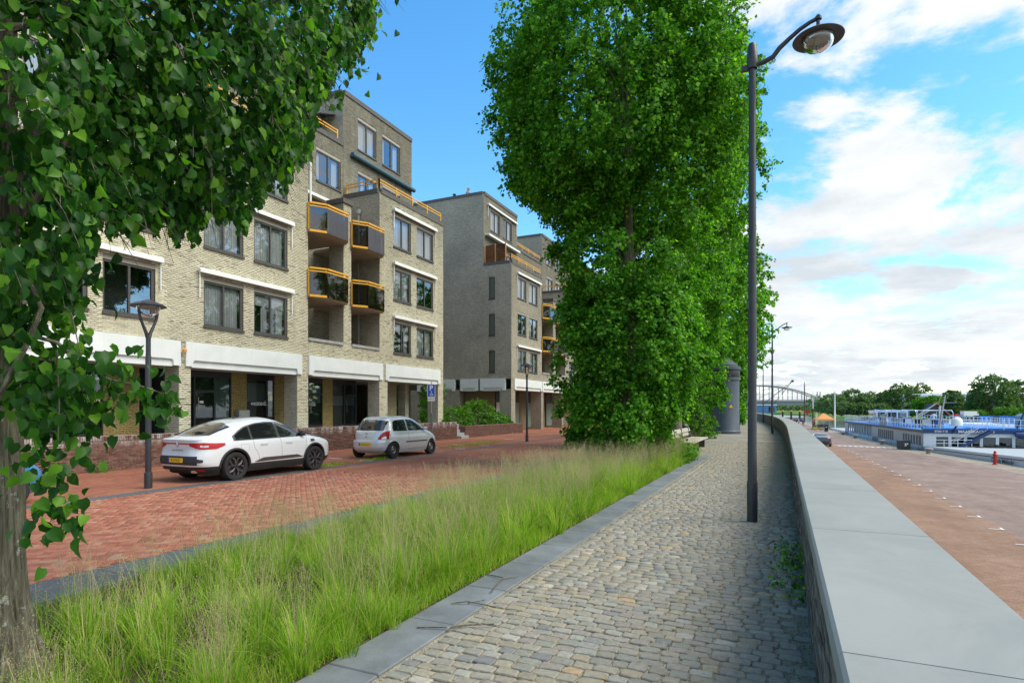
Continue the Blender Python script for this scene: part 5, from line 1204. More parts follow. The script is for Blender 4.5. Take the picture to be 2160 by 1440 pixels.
def crown(lobes, nspr, nper, rng, size, spread=.34, droop=.5, shell=.13, lump=.14, clump=0):
    """lobes: (centre, radii, weight). leaves in sprays that start near the surface and hang outward"""
    W = np.array([l[2]*(l[1][0]*l[1][1]+l[1][0]*l[1][2]+l[1][1]*l[1][2]) for l in lobes]); W = W/W.sum()
    Cn = np.array([l[0] for l in lobes]); Rd = np.array([l[1] for l in lobes])
    k = rng.choice(len(lobes), nspr, p=W); d = unit(rng.normal(0,1,(nspr,3)))
    ph = rng.random(3)*9; bumps = lump*(np.sin(d[:,0]*5+ph[0]+k)+np.sin(d[:,1]*6+ph[1])+np.sin(d[:,2]*7+ph[2]+k*2))/1.7
    r = 1-np.abs(rng.normal(0,shell,nspr))-.35*(rng.random(nspr)<.18)*rng.random(nspr)+bumps
    S = Cn[k]+d*Rd[k]*r[:,None]
    if clump:
        nb = int(clump*.62*np.sum([l[1][0]*l[1][2]*l[2] for l in lobes])); kb = rng.choice(len(lobes), nb, p=W); db = unit(rng.normal(0,1,(nb,3))); B = Cn[kb]+db*Rd[kb]*(.84+.10*rng.normal(0,1,(nb,1))); rb = rng.uniform(.45,1.05,nb)*(np.minimum(Rd[kb].min(1),3.4)*.30)
        j = rng.integers(0, nb, nspr); dd = unit(db[j]*.75+[0,0,.25]+rng.normal(0,.62,(nspr,3))); S = B[j]+dd*(rb[j]*(1-np.abs(rng.normal(0,.14,nspr))))[:,None]; k = kb[j]; d = unit(dd+db[j]*.5)
        fill = rng.random(nspr) < .30; S[fill] = (Cn[k]+unit(rng.normal(0,1,(nspr,3)))*Rd[k]*rng.uniform(.55,.9,(nspr,1)))[fill]
    # drop sprays buried deep in another lobe
    inside = np.zeros(nspr, bool)
    for i in range(len(lobes)): inside |= (np.sum(((S-Cn[i])/Rd[i])**2, 1) < .55)
    S = S[~inside]; d = d[~inside]; n = len(S)
    L_ = rng.uniform(.25,.75,n)*spread*2.2
    dirn = unit(d*np.array([1,1,.6])+np.array([0,0,-droop])*rng.uniform(.2,1.2,(n,1))+rng.normal(0,.35,(n,3)))
    t = rng.random((n,nper)); 
    P = S[:,None,:]+dirn[:,None,:]*(t*L_[:,None])[...,None]+np.array([0,0,-.35])*(t**2*L_[:,None]*droop)[...,None]+rng.normal(0,spread*.30,(n,nper,3))
    O = np.repeat(d[:,None,:], nper, 1)
    P = P.reshape(-1,3); O = O.reshape(-1,3); P[:,2] = np.maximum(P[:,2], .05)
    return P, O, size*rng.uniform(.65,1.2,len(P)), (S, dirn, L_)
def trunk_mesh(base, top, r0, r1, seed=0, flare=.5, seg=18, rings=14, wob=.12):
    rr = random.Random(seed); m = MB(); pts = []; rad = []
    for i in range(rings):
        t = i/(rings-1); pts.append((base[0]+(top[0]-base[0])*t+wob*math.sin(t*5+seed)*t*(1-t)*2, base[1]+(top[1]-base[1])*t+wob*math.cos(t*4+seed)*t*(1-t)*2, base[2]+(top[2]-base[2])*t)); rad.append((r0+(r1-r0)*t)*(1+flare*math.exp(-t*14)))
    return m.tube(pts, rad, seg)
def lime_tree(label, x, y, lobes, nspr, nper, size, seed, h, mat=lime_leaf, near=False, r0=.26):
    t = empty('lime_tree', (x,y,0), 0, label, 'tree', 'row of lime trees along the promenade')
    tr = trunk_mesh((0,0,-.1), (.1,.1,h*.8), r0, .08, seed).build('trunk', bark_mat, t, smooth=True)
    rng = np.random.default_rng(seed); P, O, S, spr = crown(lobes, nspr, nper, rng, size, clump=22, spread=.25)
    ys = CS*(P[:,1]+y)-SN*(P[:,0]+x)
    P, Rm, S = leaves_at(P, O, S, rng)
    V, F = scatter(SMALL_T, SMALL_F, P, Rm, S); fast('crown', V, F, mat, t, kind='stuff')
    # limbs and twigs
    m = MB(); rr = random.Random(seed)
    for (c, r, w_) in lobes:
        for k in range(5):
            a = rr.random()*6.28; e = rr.uniform(-.3,.8); q = (c[0]+r[0]*.55*math.cos(a), c[1]+r[1]*.55*math.sin(a), max(.5, c[2]+r[2]*.5*e)); z0 = max(.4, min(h*.75, q[2]-rr.uniform(.6,2.0)))
            mid = (q[0]*.5+.1, q[1]*.5, (q[2]+z0)/2+.3); m.tube([(0,0,z0), mid, q], [.05,.03,.01], 6)
    m.build('branches', bark_mat, t, kind='stuff')
    return t
TX = -4.5
# (centre, radii, weight) relative to the trunk foot
lime_tree('largest pollarded lime tree, leafy from the grass to its broad crown', TX, 18.3,
    [((-.2,-.3,11.4),(3.55,3.6,3.4),1.7), ((-1.3,.0,9.7),(2.4,2.3,1.9),1.4), ((-.6,0,13.7),(2.2,2.3,2.5),1.3), ((1.0,.8,9.6),(2.2,2.4,2.4),.9), ((.2,0,6.6),(1.95,2.2,2.6),1.5), ((.15,0,3.8),(1.85,2.1,2.1),1.7), ((-.25,-.1,1.75),(1.5,1.8,1.25),2.0)],
    17500, 20, .115, 31, 14)
lime_tree('tall lime tree directly behind the largest one, its crown reaching right over the lamp post', TX+.1, 27.2,
    [((-.4,0,12.8),(3.6,3.8,4.3),1.2), ((-1.2,0,15.8),(2.5,2.8,2.3),.9), ((-.1,0,9.0),(2.6,3.0,3.0),1.0), ((-.3,0,5.6),(2.3,2.5,2.8),1.4), ((-.7,0,3.5),(1.7,2.2,1.5),1.3)],
    7400, 18, .14, 47, 16)
lime_tree('third lime tree in the row with a lower rounded crown above the kiosk', TX, 37.0,
    [((.0,0,8.6),(3.5,3.6,3.7),1.0), ((.2,0,11.2),(3.0,3.0,2.6),.8), ((-.6,0,4.4),(1.9,2.2,3.2),1.0), ((-.9,-.5,1.5),(1.6,2.2,1.4),1.0)], 3600, 16, .17, 53, 11)
for i, (y, s_, lb) in enumerate(((47.0,3.6,'fourth lime tree in the row behind the round kiosk'), (57.5,3.7,'fifth lime tree in the row, seen past the lamp poles'), (70,3.8,'sixth lime tree in the row along the curving wall'), (86,4.4,'farthest lime tree of the row, a small green crown'))):
    ox = wallv(y)*.9
    lime_tree(lb, TX+ox, y, [((.2,0,9.0),(s_,s_,4.2),1.0), ((0,0,12),(3,3,2.4),.8), ((0,0,4.2),(2.4,2.4,3.6),1.0), ((0,0,1.4),(2.0,2.4,1.3),.8)], 2000-150*i, 13, .23, 60+i, 12)
def bush(label, x, y, z, lobes, nspr, nper, size, seed, mat=shrub_leaf, name='shrub', group=None, cat='shrub'):
    t = empty(name, (x,y,z), 0, label, cat, group); rng = np.random.default_rng(seed)
    P, O, S, _ = crown(lobes, nspr, nper, rng, size, spread=.16, droop=.2)
    P, Rm, S = leaves_at(P, O, S, rng, .2)
    V, F = scatter(SMALL_T, SMALL_F, P, Rm, S); fast('foliage', V, F, mat, t, kind='stuff')
    m = MB(); rr = random.Random(seed)
    for c, r, w_ in lobes:
        for k in range(6): a = rr.random()*6.28; m.tube([(c[0]*.6,c[1]*.6,0),(c[0]+r[0]*.5*math.cos(a),c[1]+r[1]*.5*math.sin(a),c[2]+r[2]*.4)], [.02,.006], 5)
    m.build('stems', bark_mat, t, kind='stuff'); return t
bush('low bright green lime suckers spreading over the path kerb', -3.55, 21.2, 0, [((.15,-.5,.30),(.65,1.4,.30),1),((-.8,.5,.40),(.8,1.2,.42),1),((.1,-1.4,.22),(.45,.8,.25),1)], 300, 14, .10, 71)
bush('bright leafy mound between the bench and the round kiosk', -4.4, 38.5, 0, [((-.1,-1.6,.6),(.9,2.2,.8),1),((-.9,.8,1.1),(1.0,2.2,1.2),1)], 420, 12, .14, 72)
bush('hedge of lime suckers beyond the round kiosk', -5.9, 56, 0, [((1.0,-6,1.6),(1.6,4,2.2),1),((.2,2,1.6),(1.6,5,2.2),1),((-1.5,12,1.6),(1.6,6,2.2),1),((-4,22,1.6),(1.6,7,2.2),1)], 700, 10, .24, 73, mat=lime_leaf)
for i, (x, y, z, r, lb) in enumerate(((-18.9,32.4,.5,(.8,1.3,.8),'green shrub in front of the passage beside the corner column'),(-18.9,35.2,.5,(.9,1.6,1.1),'tallest green shrub against the dark end wall of the far block'),(-19.0,38.2,.5,(.9,1.7,.55),'low spreading shrub before the far block'),(-22.5,30.0,.8,(.8,1.0,1.0),'leafy bush growing inside the open corner passage'),(-21.2,33.2,.8,(.7,.8,2.2),'upright bush seen through the passage between brick piers'))):
    bush(lb, x, y, z, [((0,0,r[2]*.6),r,1)], int(150*r[1]*r[2])+90, 12, .13, 80+i, group='shrubs between the two blocks')
bush('flowering planting bed with tall grasses on the square before the far block', -15.2, 51.5, 0, [((0,0,.35),(1.6,4.5,.55),1)], 260, 10, .16, 91)
bush('feathery green plant on the roof terrace', -19.6, 17.6, 13.0, [((0,0,.7),(.5,.5,.65),1)], 70, 14, .08, 92, mat=grass_mat)
bush('dark green weed growing at the foot of the promenade wall', .12, 7.3, 0, [((0,0,.08),(.07,.75,.13),1),((-.02,-.9,.05),(.06,.5,.07),1)], 70, 8, .04, 93, mat=lime_leaf)
for i, (x, y) in enumerate(((-17.45, 8.3),(-17.45,10.1),(-17.45, 9.1),(-17.45,7.2))): bush(['small weed at the foot of the garden wall nearest the lamp post','third small weed along the foot of the garden wall','small weed at the garden wall foot behind the rear bumper','weed at the garden wall foot left of the lamp post'][i], x, y, 0, [((0,0,.12),(.12,.2,.14),1)], 16, 9, .06, 96+i, group='weeds along the garden wall')
# --- the near lime tree: bark trunk cut by the left edge, drooping twigs and big leaves
nt_ = empty('lime_tree', (-4.80, 1.98, 0), 0, 'nearest lime tree with lichened grey trunk and big dark overhanging leaves', 'tree', 'row of lime trees along the promenade')
def near_trunk():
    SG, RG = 170, 180; V = np.zeros((RG, SG, 3)); zz_ = np.linspace(-.1, 6.5, RG); th = np.linspace(0, 2*np.pi, SG, endpoint=False)
    for i, z in enumerate(zz_):
        base = .262-.012*z+.20*math.exp(-(z+.05)*3.6)
        rid = np.zeros(SG)
        for (f, a, p, s) in ((26,.0045,.0,.6),(41,.004,1.3,-.8),(63,.003,2.2,1.3),(17,.006,.4,.35),(5,.014,1,.1)):
            rid += a*np.sin(th*f+p+s*z*1.2+1.3*np.sin(z*1.9*s+th*3)+.6*np.sin(z*9*s+th*11))
        rt = .03*math.exp(-(z+.05)*3)*np.maximum(0, np.sin(th*5+.6))
        r = base+rid*1.4+rt; V[i] = np.column_stack([r*np.cos(th), r*np.sin(th), np.full(SG, z)])
    idx = np.arange(RG*SG).reshape(RG, SG); F = np.stack([idx[:-1], np.roll(idx,-1,1)[:-1], np.roll(idx,-1,1)[1:], idx[1:]], -1).reshape(-1,4)
    return fast('trunk', V.reshape(-1,3), F, bark_mat, nt_, smooth=True)
near_trunk()
org = np.array([-4.80, 1.98, 0])
def cw(px, py, D):
    X = (px-1080)/FC*D; z = 1.8+(861-py)*D/FC; return np.array([X*CS-D*SN, X*SN+D*CS, z])-org
def near_crown():
    rng = np.random.default_rng(5)
    L_ = []; add = lambda px, py, D, rx, ry, rz, w_=1.0: L_.append((cw(px,py,D), (rx, ry, rz), w_))
    add(90,60,4.3,1.5,1.3,1.05); add(330,70,4.6,1.2,1.1,1.0); add(300,250,4.5,1.15,1.0,.75,1.1); add(500,90,5.2,.85,.9,.85,1.1)
    add(640,50,6.0,.62,.7,.62,1.0); add(700,-60,6.3,.75,.8,.75,1.0); add(480,300,5.1,.62,.7,.60,1.1); add(420,400,4.9,.45,.5,.42,1.1); add(545,370,5.2,.38,.4,.34,1.0)
    add(90,330,3.9,.8,.8,.70,1.1); add(150,480,3.8,.50,.5,.38,1.0); add(70,560,3.6,.42,.4,.42,1.0); add(300,400,4.3,.45,.4,.32,.7); add(-60,250,3.5,.9,.9,1.4,.5)
    add(60,200,3.5,.45,.45,.45,1.3); add(80,420,3.4,.35,.35,.35,1.2); add(20,60,3.6,.6,.5,.4,1.2); add(220,330,3.9,.55,.5,.42,1.0); add(30,150,3.2,.35,.35,.5,1.6); add(130,120,3.6,.4,.4,.4,1.2); add(560,200,5.3,.6,.6,.5,1.0)
    P, O, S, spr = crown(L_, 9000, 11, rng, .064, spread=.19, droop=.85, shell=.25, lump=.16)
    # hanging strings of leaves beside the trunk and along the low branch
    def string(pts, n, sp, size=.072):
        pts = np.array(pts); t = rng.random(n)*(len(pts)-1); i = t.astype(int); f = (t-i)[:,None]; q = pts[i]*(1-f)+pts[i+1]*f+rng.normal(0, sp, (n,3)); o = rng.normal(0,1,(n,3))*[1,1,.3]+[.5,-.5,0]; return q, o, size*rng.uniform(.7,1.2,n)
    st = [string([cw(60,560,3.5), cw(110,700,3.45), cw(90,820,3.4)], 120, .13), string([cw(90,820,3.4), cw(140,950,3.4), cw(130,1080,3.4), cw(95,1130,3.4)], 105, .085), string([cw(80,780,3.5), cw(100,900,3.5), cw(110,1040,3.5)], 85, .085),
          string([cw(70,770,3.5), cw(180,775,3.5), cw(280,800,3.6), cw(345,835,3.7)], 120, .085), string([cw(130,790,3.5), cw(220,840,3.55), cw(240,880,3.6)], 50, .07), string([cw(335,820,3.7), cw(370,870,3.75)], 10, .03),
          string([cw(0,640,3.3), cw(40,720,3.3), cw(20,860,3.3)], 40, .07), string([cw(120,450,3.8), cw(170,560,3.8), cw(140,650,3.7)], 60, .08), string([cw(600,190,5.8), cw(640,250,5.8), cw(610,310,5.7)], 26, .07),
          string([cw(700,120,6.2), cw(690,170,6.2), cw(640,200,6.0)], 60, .12), string([cw(740,40,6.4), cw(735,100,6.4), cw(725,150,6.3)], 80, .14), string([cw(790,-20,6.6), cw(765,60,6.5), cw(750,90,6.5)], 60, .13)]
    P = np.vstack([P]+[s[0] for s in st]); O = np.vstack([O]+[s[1] for s in st]); S = np.concatenate([S]+[s[2] for s in st])
    W_ = P+org; Y = W_[:,1]*CS-W_[:,0]*SN; X = W_[:,0]*CS+W_[:,1]*SN; px = 1080+FC*X/np.maximum(Y,.1); py = 861-FC*(W_[:,2]-1.8)/np.maximum(Y,.1)
    # keep the outline of the crown as pruned: branches stop short over the road
    lim = np.interp(px, [0,60,130,180,260,330,430,520,590,625,700,750,785,812], [700,690,670,520,460,470,475,440,400,330,175,90,40,-60])
    lim = lim+24*np.sin(px*.052)+16*np.sin(px*.137+1)
    low = (P[:,2] > 0) & (py < 640); ok = ~((py > lim+12*rng.normal(0,1,len(py))) & (np.arange(len(P)) < len(P)-sum(len(s[0]) for s in st))) & (Y > 2.4)
    P, O, S = P[ok], O[ok], S[ok]; px, py, Y = px[ok], py[ok], Y[ok]
    P, Rm, S = leaves_at(P, O, S, rng, droop=1.5, jitter=.95)
    seen = (px > 0)&(px < 800)&(py > 0); front = np.argsort(np.where(seen, Y/S, 99))
    big = front[:300]; rest = front[300:]
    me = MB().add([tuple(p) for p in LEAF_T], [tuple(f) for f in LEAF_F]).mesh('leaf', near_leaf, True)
    for k in big:
        o = bpy.data.objects.new('leaf', me); C.objects.link(o); o.parent = nt_
        M = Matrix(Rm[k].tolist()).to_4x4(); M.translation = Vector(P[k]); o.matrix_local = M @ Matrix.Diagonal((S[k],S[k],S[k],1))
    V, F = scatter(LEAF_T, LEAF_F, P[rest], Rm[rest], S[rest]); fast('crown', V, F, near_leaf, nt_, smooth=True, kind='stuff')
    # limbs
    m = MB()
    def limb(pts, r0, r1, seg=8): m.tube(pts, list(np.linspace(r0, r1, len(pts))), seg)
    for tgt in ((330,70,4.6),(500,90,5.2),(640,50,6.0),(480,300,5.1),(300,250,4.5),(150,470,3.8),(700,-60,6.3)):
        q = cw(*tgt); s0 = np.array([0,0,2.6+random.random()*1.6]); mid = (s0+q)/2+np.array([0,0,.35]); limb([s0, mid, q, q+(q-mid)*.06], .032, .004)
    limb([cw(0,520,3.25), cw(55,575,3.25), cw(88,650,3.25), cw(60,720,3.25), cw(0,830,3.25), cw(-60,960,3.2)], .011, .016)
    limb([cw(-40,705,3.3), cw(60,706,3.35), cw(120,722,3.4), cw(178,770,3.5), cw(230,800,3.55), cw(300,815,3.6), cw(345,830,3.7)], .014, .004)
    limb([cw(95,640,3.4), cw(150,660,3.4), cw(170,745,3.45)], .004, .003); limb([cw(120,740,3.4), cw(125,850,3.4), cw(122,940,3.4)], .006, .003)
    for k in range(0, len(spr[0])):
        s_, d_, l_ = spr[0][k], spr[1][k], spr[2][k]; 
        W2 = s_+org; Y2 = W2[1]*CS-W2[0]*SN; x2 = 1080+FC*(W2[0]*CS+W2[1]*SN)/Y2; y2 = 861-FC*(W2[2]-1.8)/Y2
        if y2 > np.interp(x2, [0,180,430,590,700,830], [600,470,450,370,150,-40]) or Y2 < 2.6: continue
        m.tube([s_, s_+d_*l_*.5+np.array([0,0,-.05*l_]), s_+d_*l_+np.array([0,0,-.3*l_])], [.004,.003,.0015], 4, cap=False)
    m.build('branches', bark_mat, nt_, smooth=True, kind='stuff')
near_crown()
# ------------------------------------------------------------------ the grass strip

def grass():
    rng = np.random.default_rng(3)
    nt2 = 1850; u = .8+23*rng.random(nt2)**1.15; x = -6.08+3.2*rng.random(nt2)
    # tufts thin out near the tree and along the kerb
    keep = ~((x < -3.6)&(u < 4.6)&(rng.random(nt2) < .55)) & (np.sin(x*3.1+u*1.3)+np.sin(u*2.3-x*1.7) > -1.5) & ~((x > -3.12)&(rng.random(nt2) < .6))
    u, x = u[keep], x[keep]; nt2 = len(u)
    tuft_h = rng.uniform(.18,.52,nt2)*np.interp(u, [0,4,8,24],[.60,.85,1.1,1.1])*np.interp(x,[-6.1,-5.2,-4.4],[.62,.8,1.0]); hue = rng.random(nt2)
    nb = np.where(u < 9, 85, 48); idx = np.repeat(np.arange(nt2), nb); n = len(idx)
    ang = rng.random(n)*2*np.pi; lean = np.abs(rng.normal(.40,.38,n)); r0 = .075*np.sqrt(rng.random(n))
    bx = x[idx]+r0*np.cos(ang)*1.2; by = u[idx]+r0*np.sin(ang)*1.2; h = tuft_h[idx]*rng.uniform(.5,1.25,n)
    wd = np.where(u[idx] < 7, .0032, .0052)*rng.uniform(.7,1.3,n)
    ddx, ddy = np.cos(ang), np.sin(ang); sx, sy = -ddy, ddx; ts = np.array([0,.35,.7,1.0]); V = np.zeros((n,7,3))
    for j, t in enumerate(ts):
        off = lean*h*(t**1.8)*1.3; zc = h*t*np.sqrt(np.maximum(0,1-(lean*t*.75)**2)).clip(.25)
        cx, cy = bx+ddx*off, by+ddy*off; w_ = wd*(1-t*.75)
        if j < 3: V[:,2*j] = np.column_stack([cx-sx*w_, cy-sy*w_, zc]); V[:,2*j+1] = np.column_stack([cx+sx*w_, cy+sy*w_, zc])
        else: V[:,6] = np.column_stack([cx, cy, zc])
    T = np.array([(0,1,3),(0,3,2),(2,3,5),(2,5,4),(4,5,6)]); F = T[None]+(np.arange(n)*7)[:,None,None]
    pass
    # short sward between the tufts, spilling over the soil edge
    n = 46000; gx = np.where(rng.random(n) < .3, -2.92-np.abs(rng.normal(0,.22,n)), -6.1+3.2*rng.random(n)); gu = .8+22.4*rng.random(n)**1.3; gh = rng.uniform(.06,.24,n); ga = rng.random(n)*6.28; gl = rng.uniform(.1,.9,n)
    gP = np.column_stack([gx,gu,np.zeros(n)]); gR = frames(np.column_stack([np.cos(ga)*gl,np.sin(ga)*gl,np.ones(n)]), rng.normal(0,1,(n,3)))
    gV, gF = scatter(np.array([(-.5,0,0),(.5,0,0),(.1,1,.0)]), np.array([(0,1,2)]), gP, gR, np.column_stack([np.full(n,.007)*np.interp(gu,[2,20],[1,2.2]), gh, gh]))
    fast('short_grass', gV, gF, grass_mat, kind='stuff')
    fast('grass', V.reshape(-1,3), F.reshape(-1,3), grass_mat, kind='stuff')
    # flowering stalks with airy panicles
    ns = 8200; k = rng.integers(0, nt2, ns); ang = rng.random(ns)*6.28; ln = rng.uniform(.05,.35,ns); H = (tuft_h[k]*.75+rng.uniform(.25,.62,ns))*np.interp(u[k],[0,3.5,6],[.72,.9,1.0])
    bx, by = x[k]+rng.normal(0,.04,ns), u[k]+rng.normal(0,.04,ns); dx, dy = np.cos(ang)*ln, np.sin(ang)*ln
    w_ = .0011; V = np.zeros((ns,6,3)); px_ = rng.normal(0,1,(ns,2)); px_ /= np.linalg.norm(px_,axis=1,keepdims=True)
    for j, t in enumerate((0,.5,1)):
        cx, cy, cz = bx+dx*t**1.6*H, by+dy*t**1.6*H, H*t
        V[:,2*j] = np.column_stack([cx-px_[:,0]*w_, cy-px_[:,1]*w_, cz]); V[:,2*j+1] = np.column_stack([cx+px_[:,0]*w_, cy+px_[:,1]*w_, cz])
    F = (np.array([(0,1,3,2),(2,3,5,4)])[None]+(np.arange(ns)*6)[:,None,None]).reshape(-1,4)
    fast('grass_stalks', V.reshape(-1,3), F, seed_mat, kind='stuff')
    m_ = 30; kk = np.repeat(np.arange(ns), m_); N_ = len(kk); t = rng.uniform(.62,1.02,N_); rad = (1.05-t)*.30*rng.random(N_)**.6*np.interp(u[k[kk]],[0,24],[1,1.2]); a = rng.random(N_)*6.28
    c = np.column_stack([bx[kk]+dx[kk]*t**1.6*H[kk]+rad*np.cos(a), by[kk]+dy[kk]*t**1.6*H[kk]+rad*np.sin(a), H[kk]*t+rad*.5+rng.normal(0,.006,N_)])
    sz = rng.uniform(.0036,.0068,N_)*np.interp(u[k[kk]],[2,10,24],[.85,1.2,1.6])
    T = np.array([(-.35,0,0),(.35,0,0),(.0,1.8,0)]); Rm = frames(unit(np.column_stack([np.cos(a),np.sin(a),np.ones(N_)*.8])+rng.normal(0,.4,(N_,3))), rng.normal(0,1,(N_,3)))
    V, F = scatter(T, np.array([(0,1,2)]), c, Rm, sz); fast('seed_heads', V, F, seed_mat, kind='stuff')
    # dead leaves and litter on the soil edge
    n = 2600; P = np.column_stack([-2.98-np.abs(rng.normal(0,.10,n)), 1+22*rng.random(n)**1.4, .015+rng.random(n)*.02]); Rm = frames(rng.normal(0,1,(n,3))*[1,1,.15], rng.normal(0,.3,(n,3))+[0,0,1])
    V, F = scatter(SMALL_T, SMALL_F, P, Rm, rng.uniform(.012,.035,n)); fast('leaf_litter', V, F, simple('litter_mat', (.26,.19,.10), .9, var=.6, nscale=40), kind='stuff')
    n = 55; P = np.column_stack([-2.3+2.4*rng.random(n), 2.8+12*rng.random(n), np.full(n,.012)]); Rm = frames(rng.normal(0,1,(n,3))*[1,1,0], rng.normal(0,.2,(n,3))+[0,0,1])
    V, F = scatter(SMALL_T, SMALL_F, P, Rm, rng.uniform(.015,.04,n)); fast('fallen_leaves', V, F, simple('fallen_leaf_mat', (.45,.28,.06), .8, var=.5, nscale=12), kind='stuff')
    # sparse weeds between the paving under the cars and a moss patch
    n = 900; P = np.column_stack([-12.7-rng.random(n)*.5, np.where(rng.random(n) < .5, 14.3+rng.normal(0,.5,n), 17.0+rng.normal(0,.5,n)), np.full(n,.0)]); Rm = frames(rng.normal(0,.4,(n,3))+[0,0,1], rng.normal(0,1,(n,3)))
    V, F = scatter(np.array([(-.1,0,0),(.1,0,0),(0,1,.1)]), np.array([(0,1,2)]), P, Rm, rng.uniform(.03,.14,n)); fast('weeds', V, F, grass_mat, kind='stuff')
    n = 5000; P = np.column_stack([-14.2+rng.normal(0,.35,n), 26+rng.normal(0,1.8,n), np.full(n,.0)]); Rm = frames(rng.normal(0,.5,(n,3))+[0,0,1], rng.normal(0,1,(n,3)))
    V, F = scatter(np.array([(-.15,0,0),(.15,0,0),(0,1,.1)]), np.array([(0,1,2)]), P, Rm, rng.uniform(.015,.05,n)); fast('moss', V, F, grass_mat, kind='stuff')
grass()
for i, pts in enumerate((((-2.75,4.62),(-2.62,4.70),(-2.45,4.72),(-2.3,4.66)),((-2.7,4.0),(-2.45,4.08),(-2.38,4.2),(-2.15,4.3)),((-2.9,5.6),(-2.65,5.52),(-2.6,5.2),(-2.55,5.05)))):
    m = MB(); m.tube([(x,y,.022+.012*(j%2)) for j,(x,y) in enumerate(pts)], .006, 5); m.tube([(pts[1][0],pts[1][1],.02),(pts[1][0]+.12,pts[1][1]+.12,.03)], .004, 5)
    m.build('fallen_twig', bark_mat, None, label=['thin dark fallen twig lying across the path kerb and first cobbles','longest fallen twig bent over the edge of the path kerb','forked fallen twig lying furthest along the kerb by the grass'][i], cat='twig', group='fallen twigs on the kerb')
# ------------------------------------------------------------------ moored passenger ship
S0 = Vector((12.2, 67.3)); S1 = Vector((9.3, 110)); ang = math.atan2(S1.y-S0.y, S1.x-S0.x)-math.pi/2
# ship frame: local y runs away along the quay, local x towards the river, z=0 at world level -2.2 (quay paving)
sh = empty('passenger_ship', (S0.x, S0.y, -2.2), ang, 'long white river passenger ship with blue sun deck moored at the quay', 'ship')
W_S = 11.2; TOP = 1.95
hull = MB(); st_ = [(-27,6.2,6.2,.75),(-25,4.4,8.0,.72),(-21,2.9,9.8,.68),(-16,1.95,10.6,.62),(-10,1.0,11.05,.56),(-4,.32,11.2,.5),(0,0,11.2,.4),(44,0,11.2,.3),(60,0,11.2,.3)]
V = []
for y, xa, xb, z in st_: V += [(xa,y,-4.2),(xa,y,z),(xb,y,z),(xb,y,-4.2)]
F = [(4*i+k,4*i+4+k,4*i+5+k,4*i+1+k) for i in range(len(st_)-1) for k in range(3)]
hull.add(V, F); hull.m = [1 if i % 3 == 1 else 0 for i in range(len(F))]; hull.build('hull', [white_ship, simple('deck_grey', (.38,.43,.45), .7)], sh)
m = MB()
for (y,xa,xb,z),(y2,xa2,xb2,z2) in zip(st_[:6], st_[1:7]): m.bar((xa-.02,y,z-.22),(xa2-.02,y2,z2-.22),.05,.05); m.bar((xb,y,z-.05),(xb2,y2,z2-.05),.06,.10)
m.build('hull_stripe', blue_paint, sh)
# front wall of the saloon with its big windows
fw = MB(); n = 8; x0, x1 = .9, 10.6; wdt = (x1-x0)/n; ops = [(x0+i*wdt+.12, x0+(i+1)*wdt-.12, .05, 1.32) for i in range(n)]
panel(fw, 0, 0, 0, W_S, -.6, TOP, ops); fw.build('saloon_wall', white_ship, sh)
for o in ops: MB().quad((o[0],.06,o[2]),(o[1],.06,o[2]),(o[1],.06,o[3]),(o[0],.06,o[3])).build('window_pane', ship_glass, sh)
MB().box(.3,W_S-.3,.3,.4,-.5,1.8).build('saloon_interior', simple('saloon_teal', (.05,.12,.11), .7, var=.7, nscale=1.2), sh)
for x in (2.6, 4.1, 7.3, 8.4, 9.2): MB().box(x,x+.35,.2,.25,.75,1.2).build('menu_board', simple('mint_board', (.25,.55,.48), .6) if 'mint_board' not in MATS else MATS['mint_board'], sh)
m = MB(); m.box(-.12, W_S, -.22, 0, TOP-.30, TOP+.08); m.build('fascia', blue_paint, sh)
text('MAASBRACHT', .36, sh, white_print, (3.85, -.235, TOP-.13), (R(90),0,0), .002, bold=.008); text('07001710', .26, sh, white_print, (1.35, -.235, TOP-.12), (R(90),0,0), .002, bold=.004)
m = MB(); m.tube([(5.35,-.235,TOP-.12),(5.35,-.25,TOP-.12)], .10, 14); m.build('emblem', white_print, sh)
text('Dutch Melody', .46, sh, black_print, (-.0+.62, -16.8, .12), (R(90),0,R(-90)+.06), .002, bold=.006, name='ship_name')
bpy.data.objects['ship_name'].location = (1.42, -13.6, .14); bpy.data.objects['ship_name'].rotation_euler = (R(90), 0, R(-81))
# side wall: panels and window groups
sw = MB(); sops = [(.9+i*.98, .9+i*.98+.66, .1, 1.35) for i in range(7)]+[(11.5+i*.98, 11.5+i*.98+.72, -.1, 1.45) for i in range(8)]
def side_panel(mb, x, a0, a1, z0, z1, ops):
    As = sorted({a0,a1,*[o[0] for o in ops],*[o[1] for o in ops]}); Zs = sorted({z0,z1,*[o[2] for o in ops],*[o[3] for o in ops]})
    for i in range(len(As)-1):
        for j in range(len(Zs)-1):
            ca, cz = (As[i]+As[i+1])/2,(Zs[j]+Zs[j+1])/2
            if any(o[0]<ca<o[1] and o[2]<cz<o[3] for o in ops): continue
            mb.quad((x,As[i],Zs[j]),(x,As[i+1],Zs[j]),(x,As[i+1],Zs[j+1]),(x,As[i],Zs[j+1]))
    for o in ops:
        for p, q in (((o[0],o[2]),(o[0],o[3])),((o[1],o[2]),(o[1],o[3])),((o[0],o[3]),(o[1],o[3])),((o[0],o[2]),(o[1],o[2]))): mb.quad((x,*p),(x,*q),(x+.15,*q),(x+.15,*p))
side_panel(sw, 0, 0, 22.5, -.6, TOP-.25, sops); side_panel(sw, 0, 40, 43, -.6, TOP-.25, []); sw.build('side_wall', simple('ship_beige', (.55,.52,.52), .5), sh)
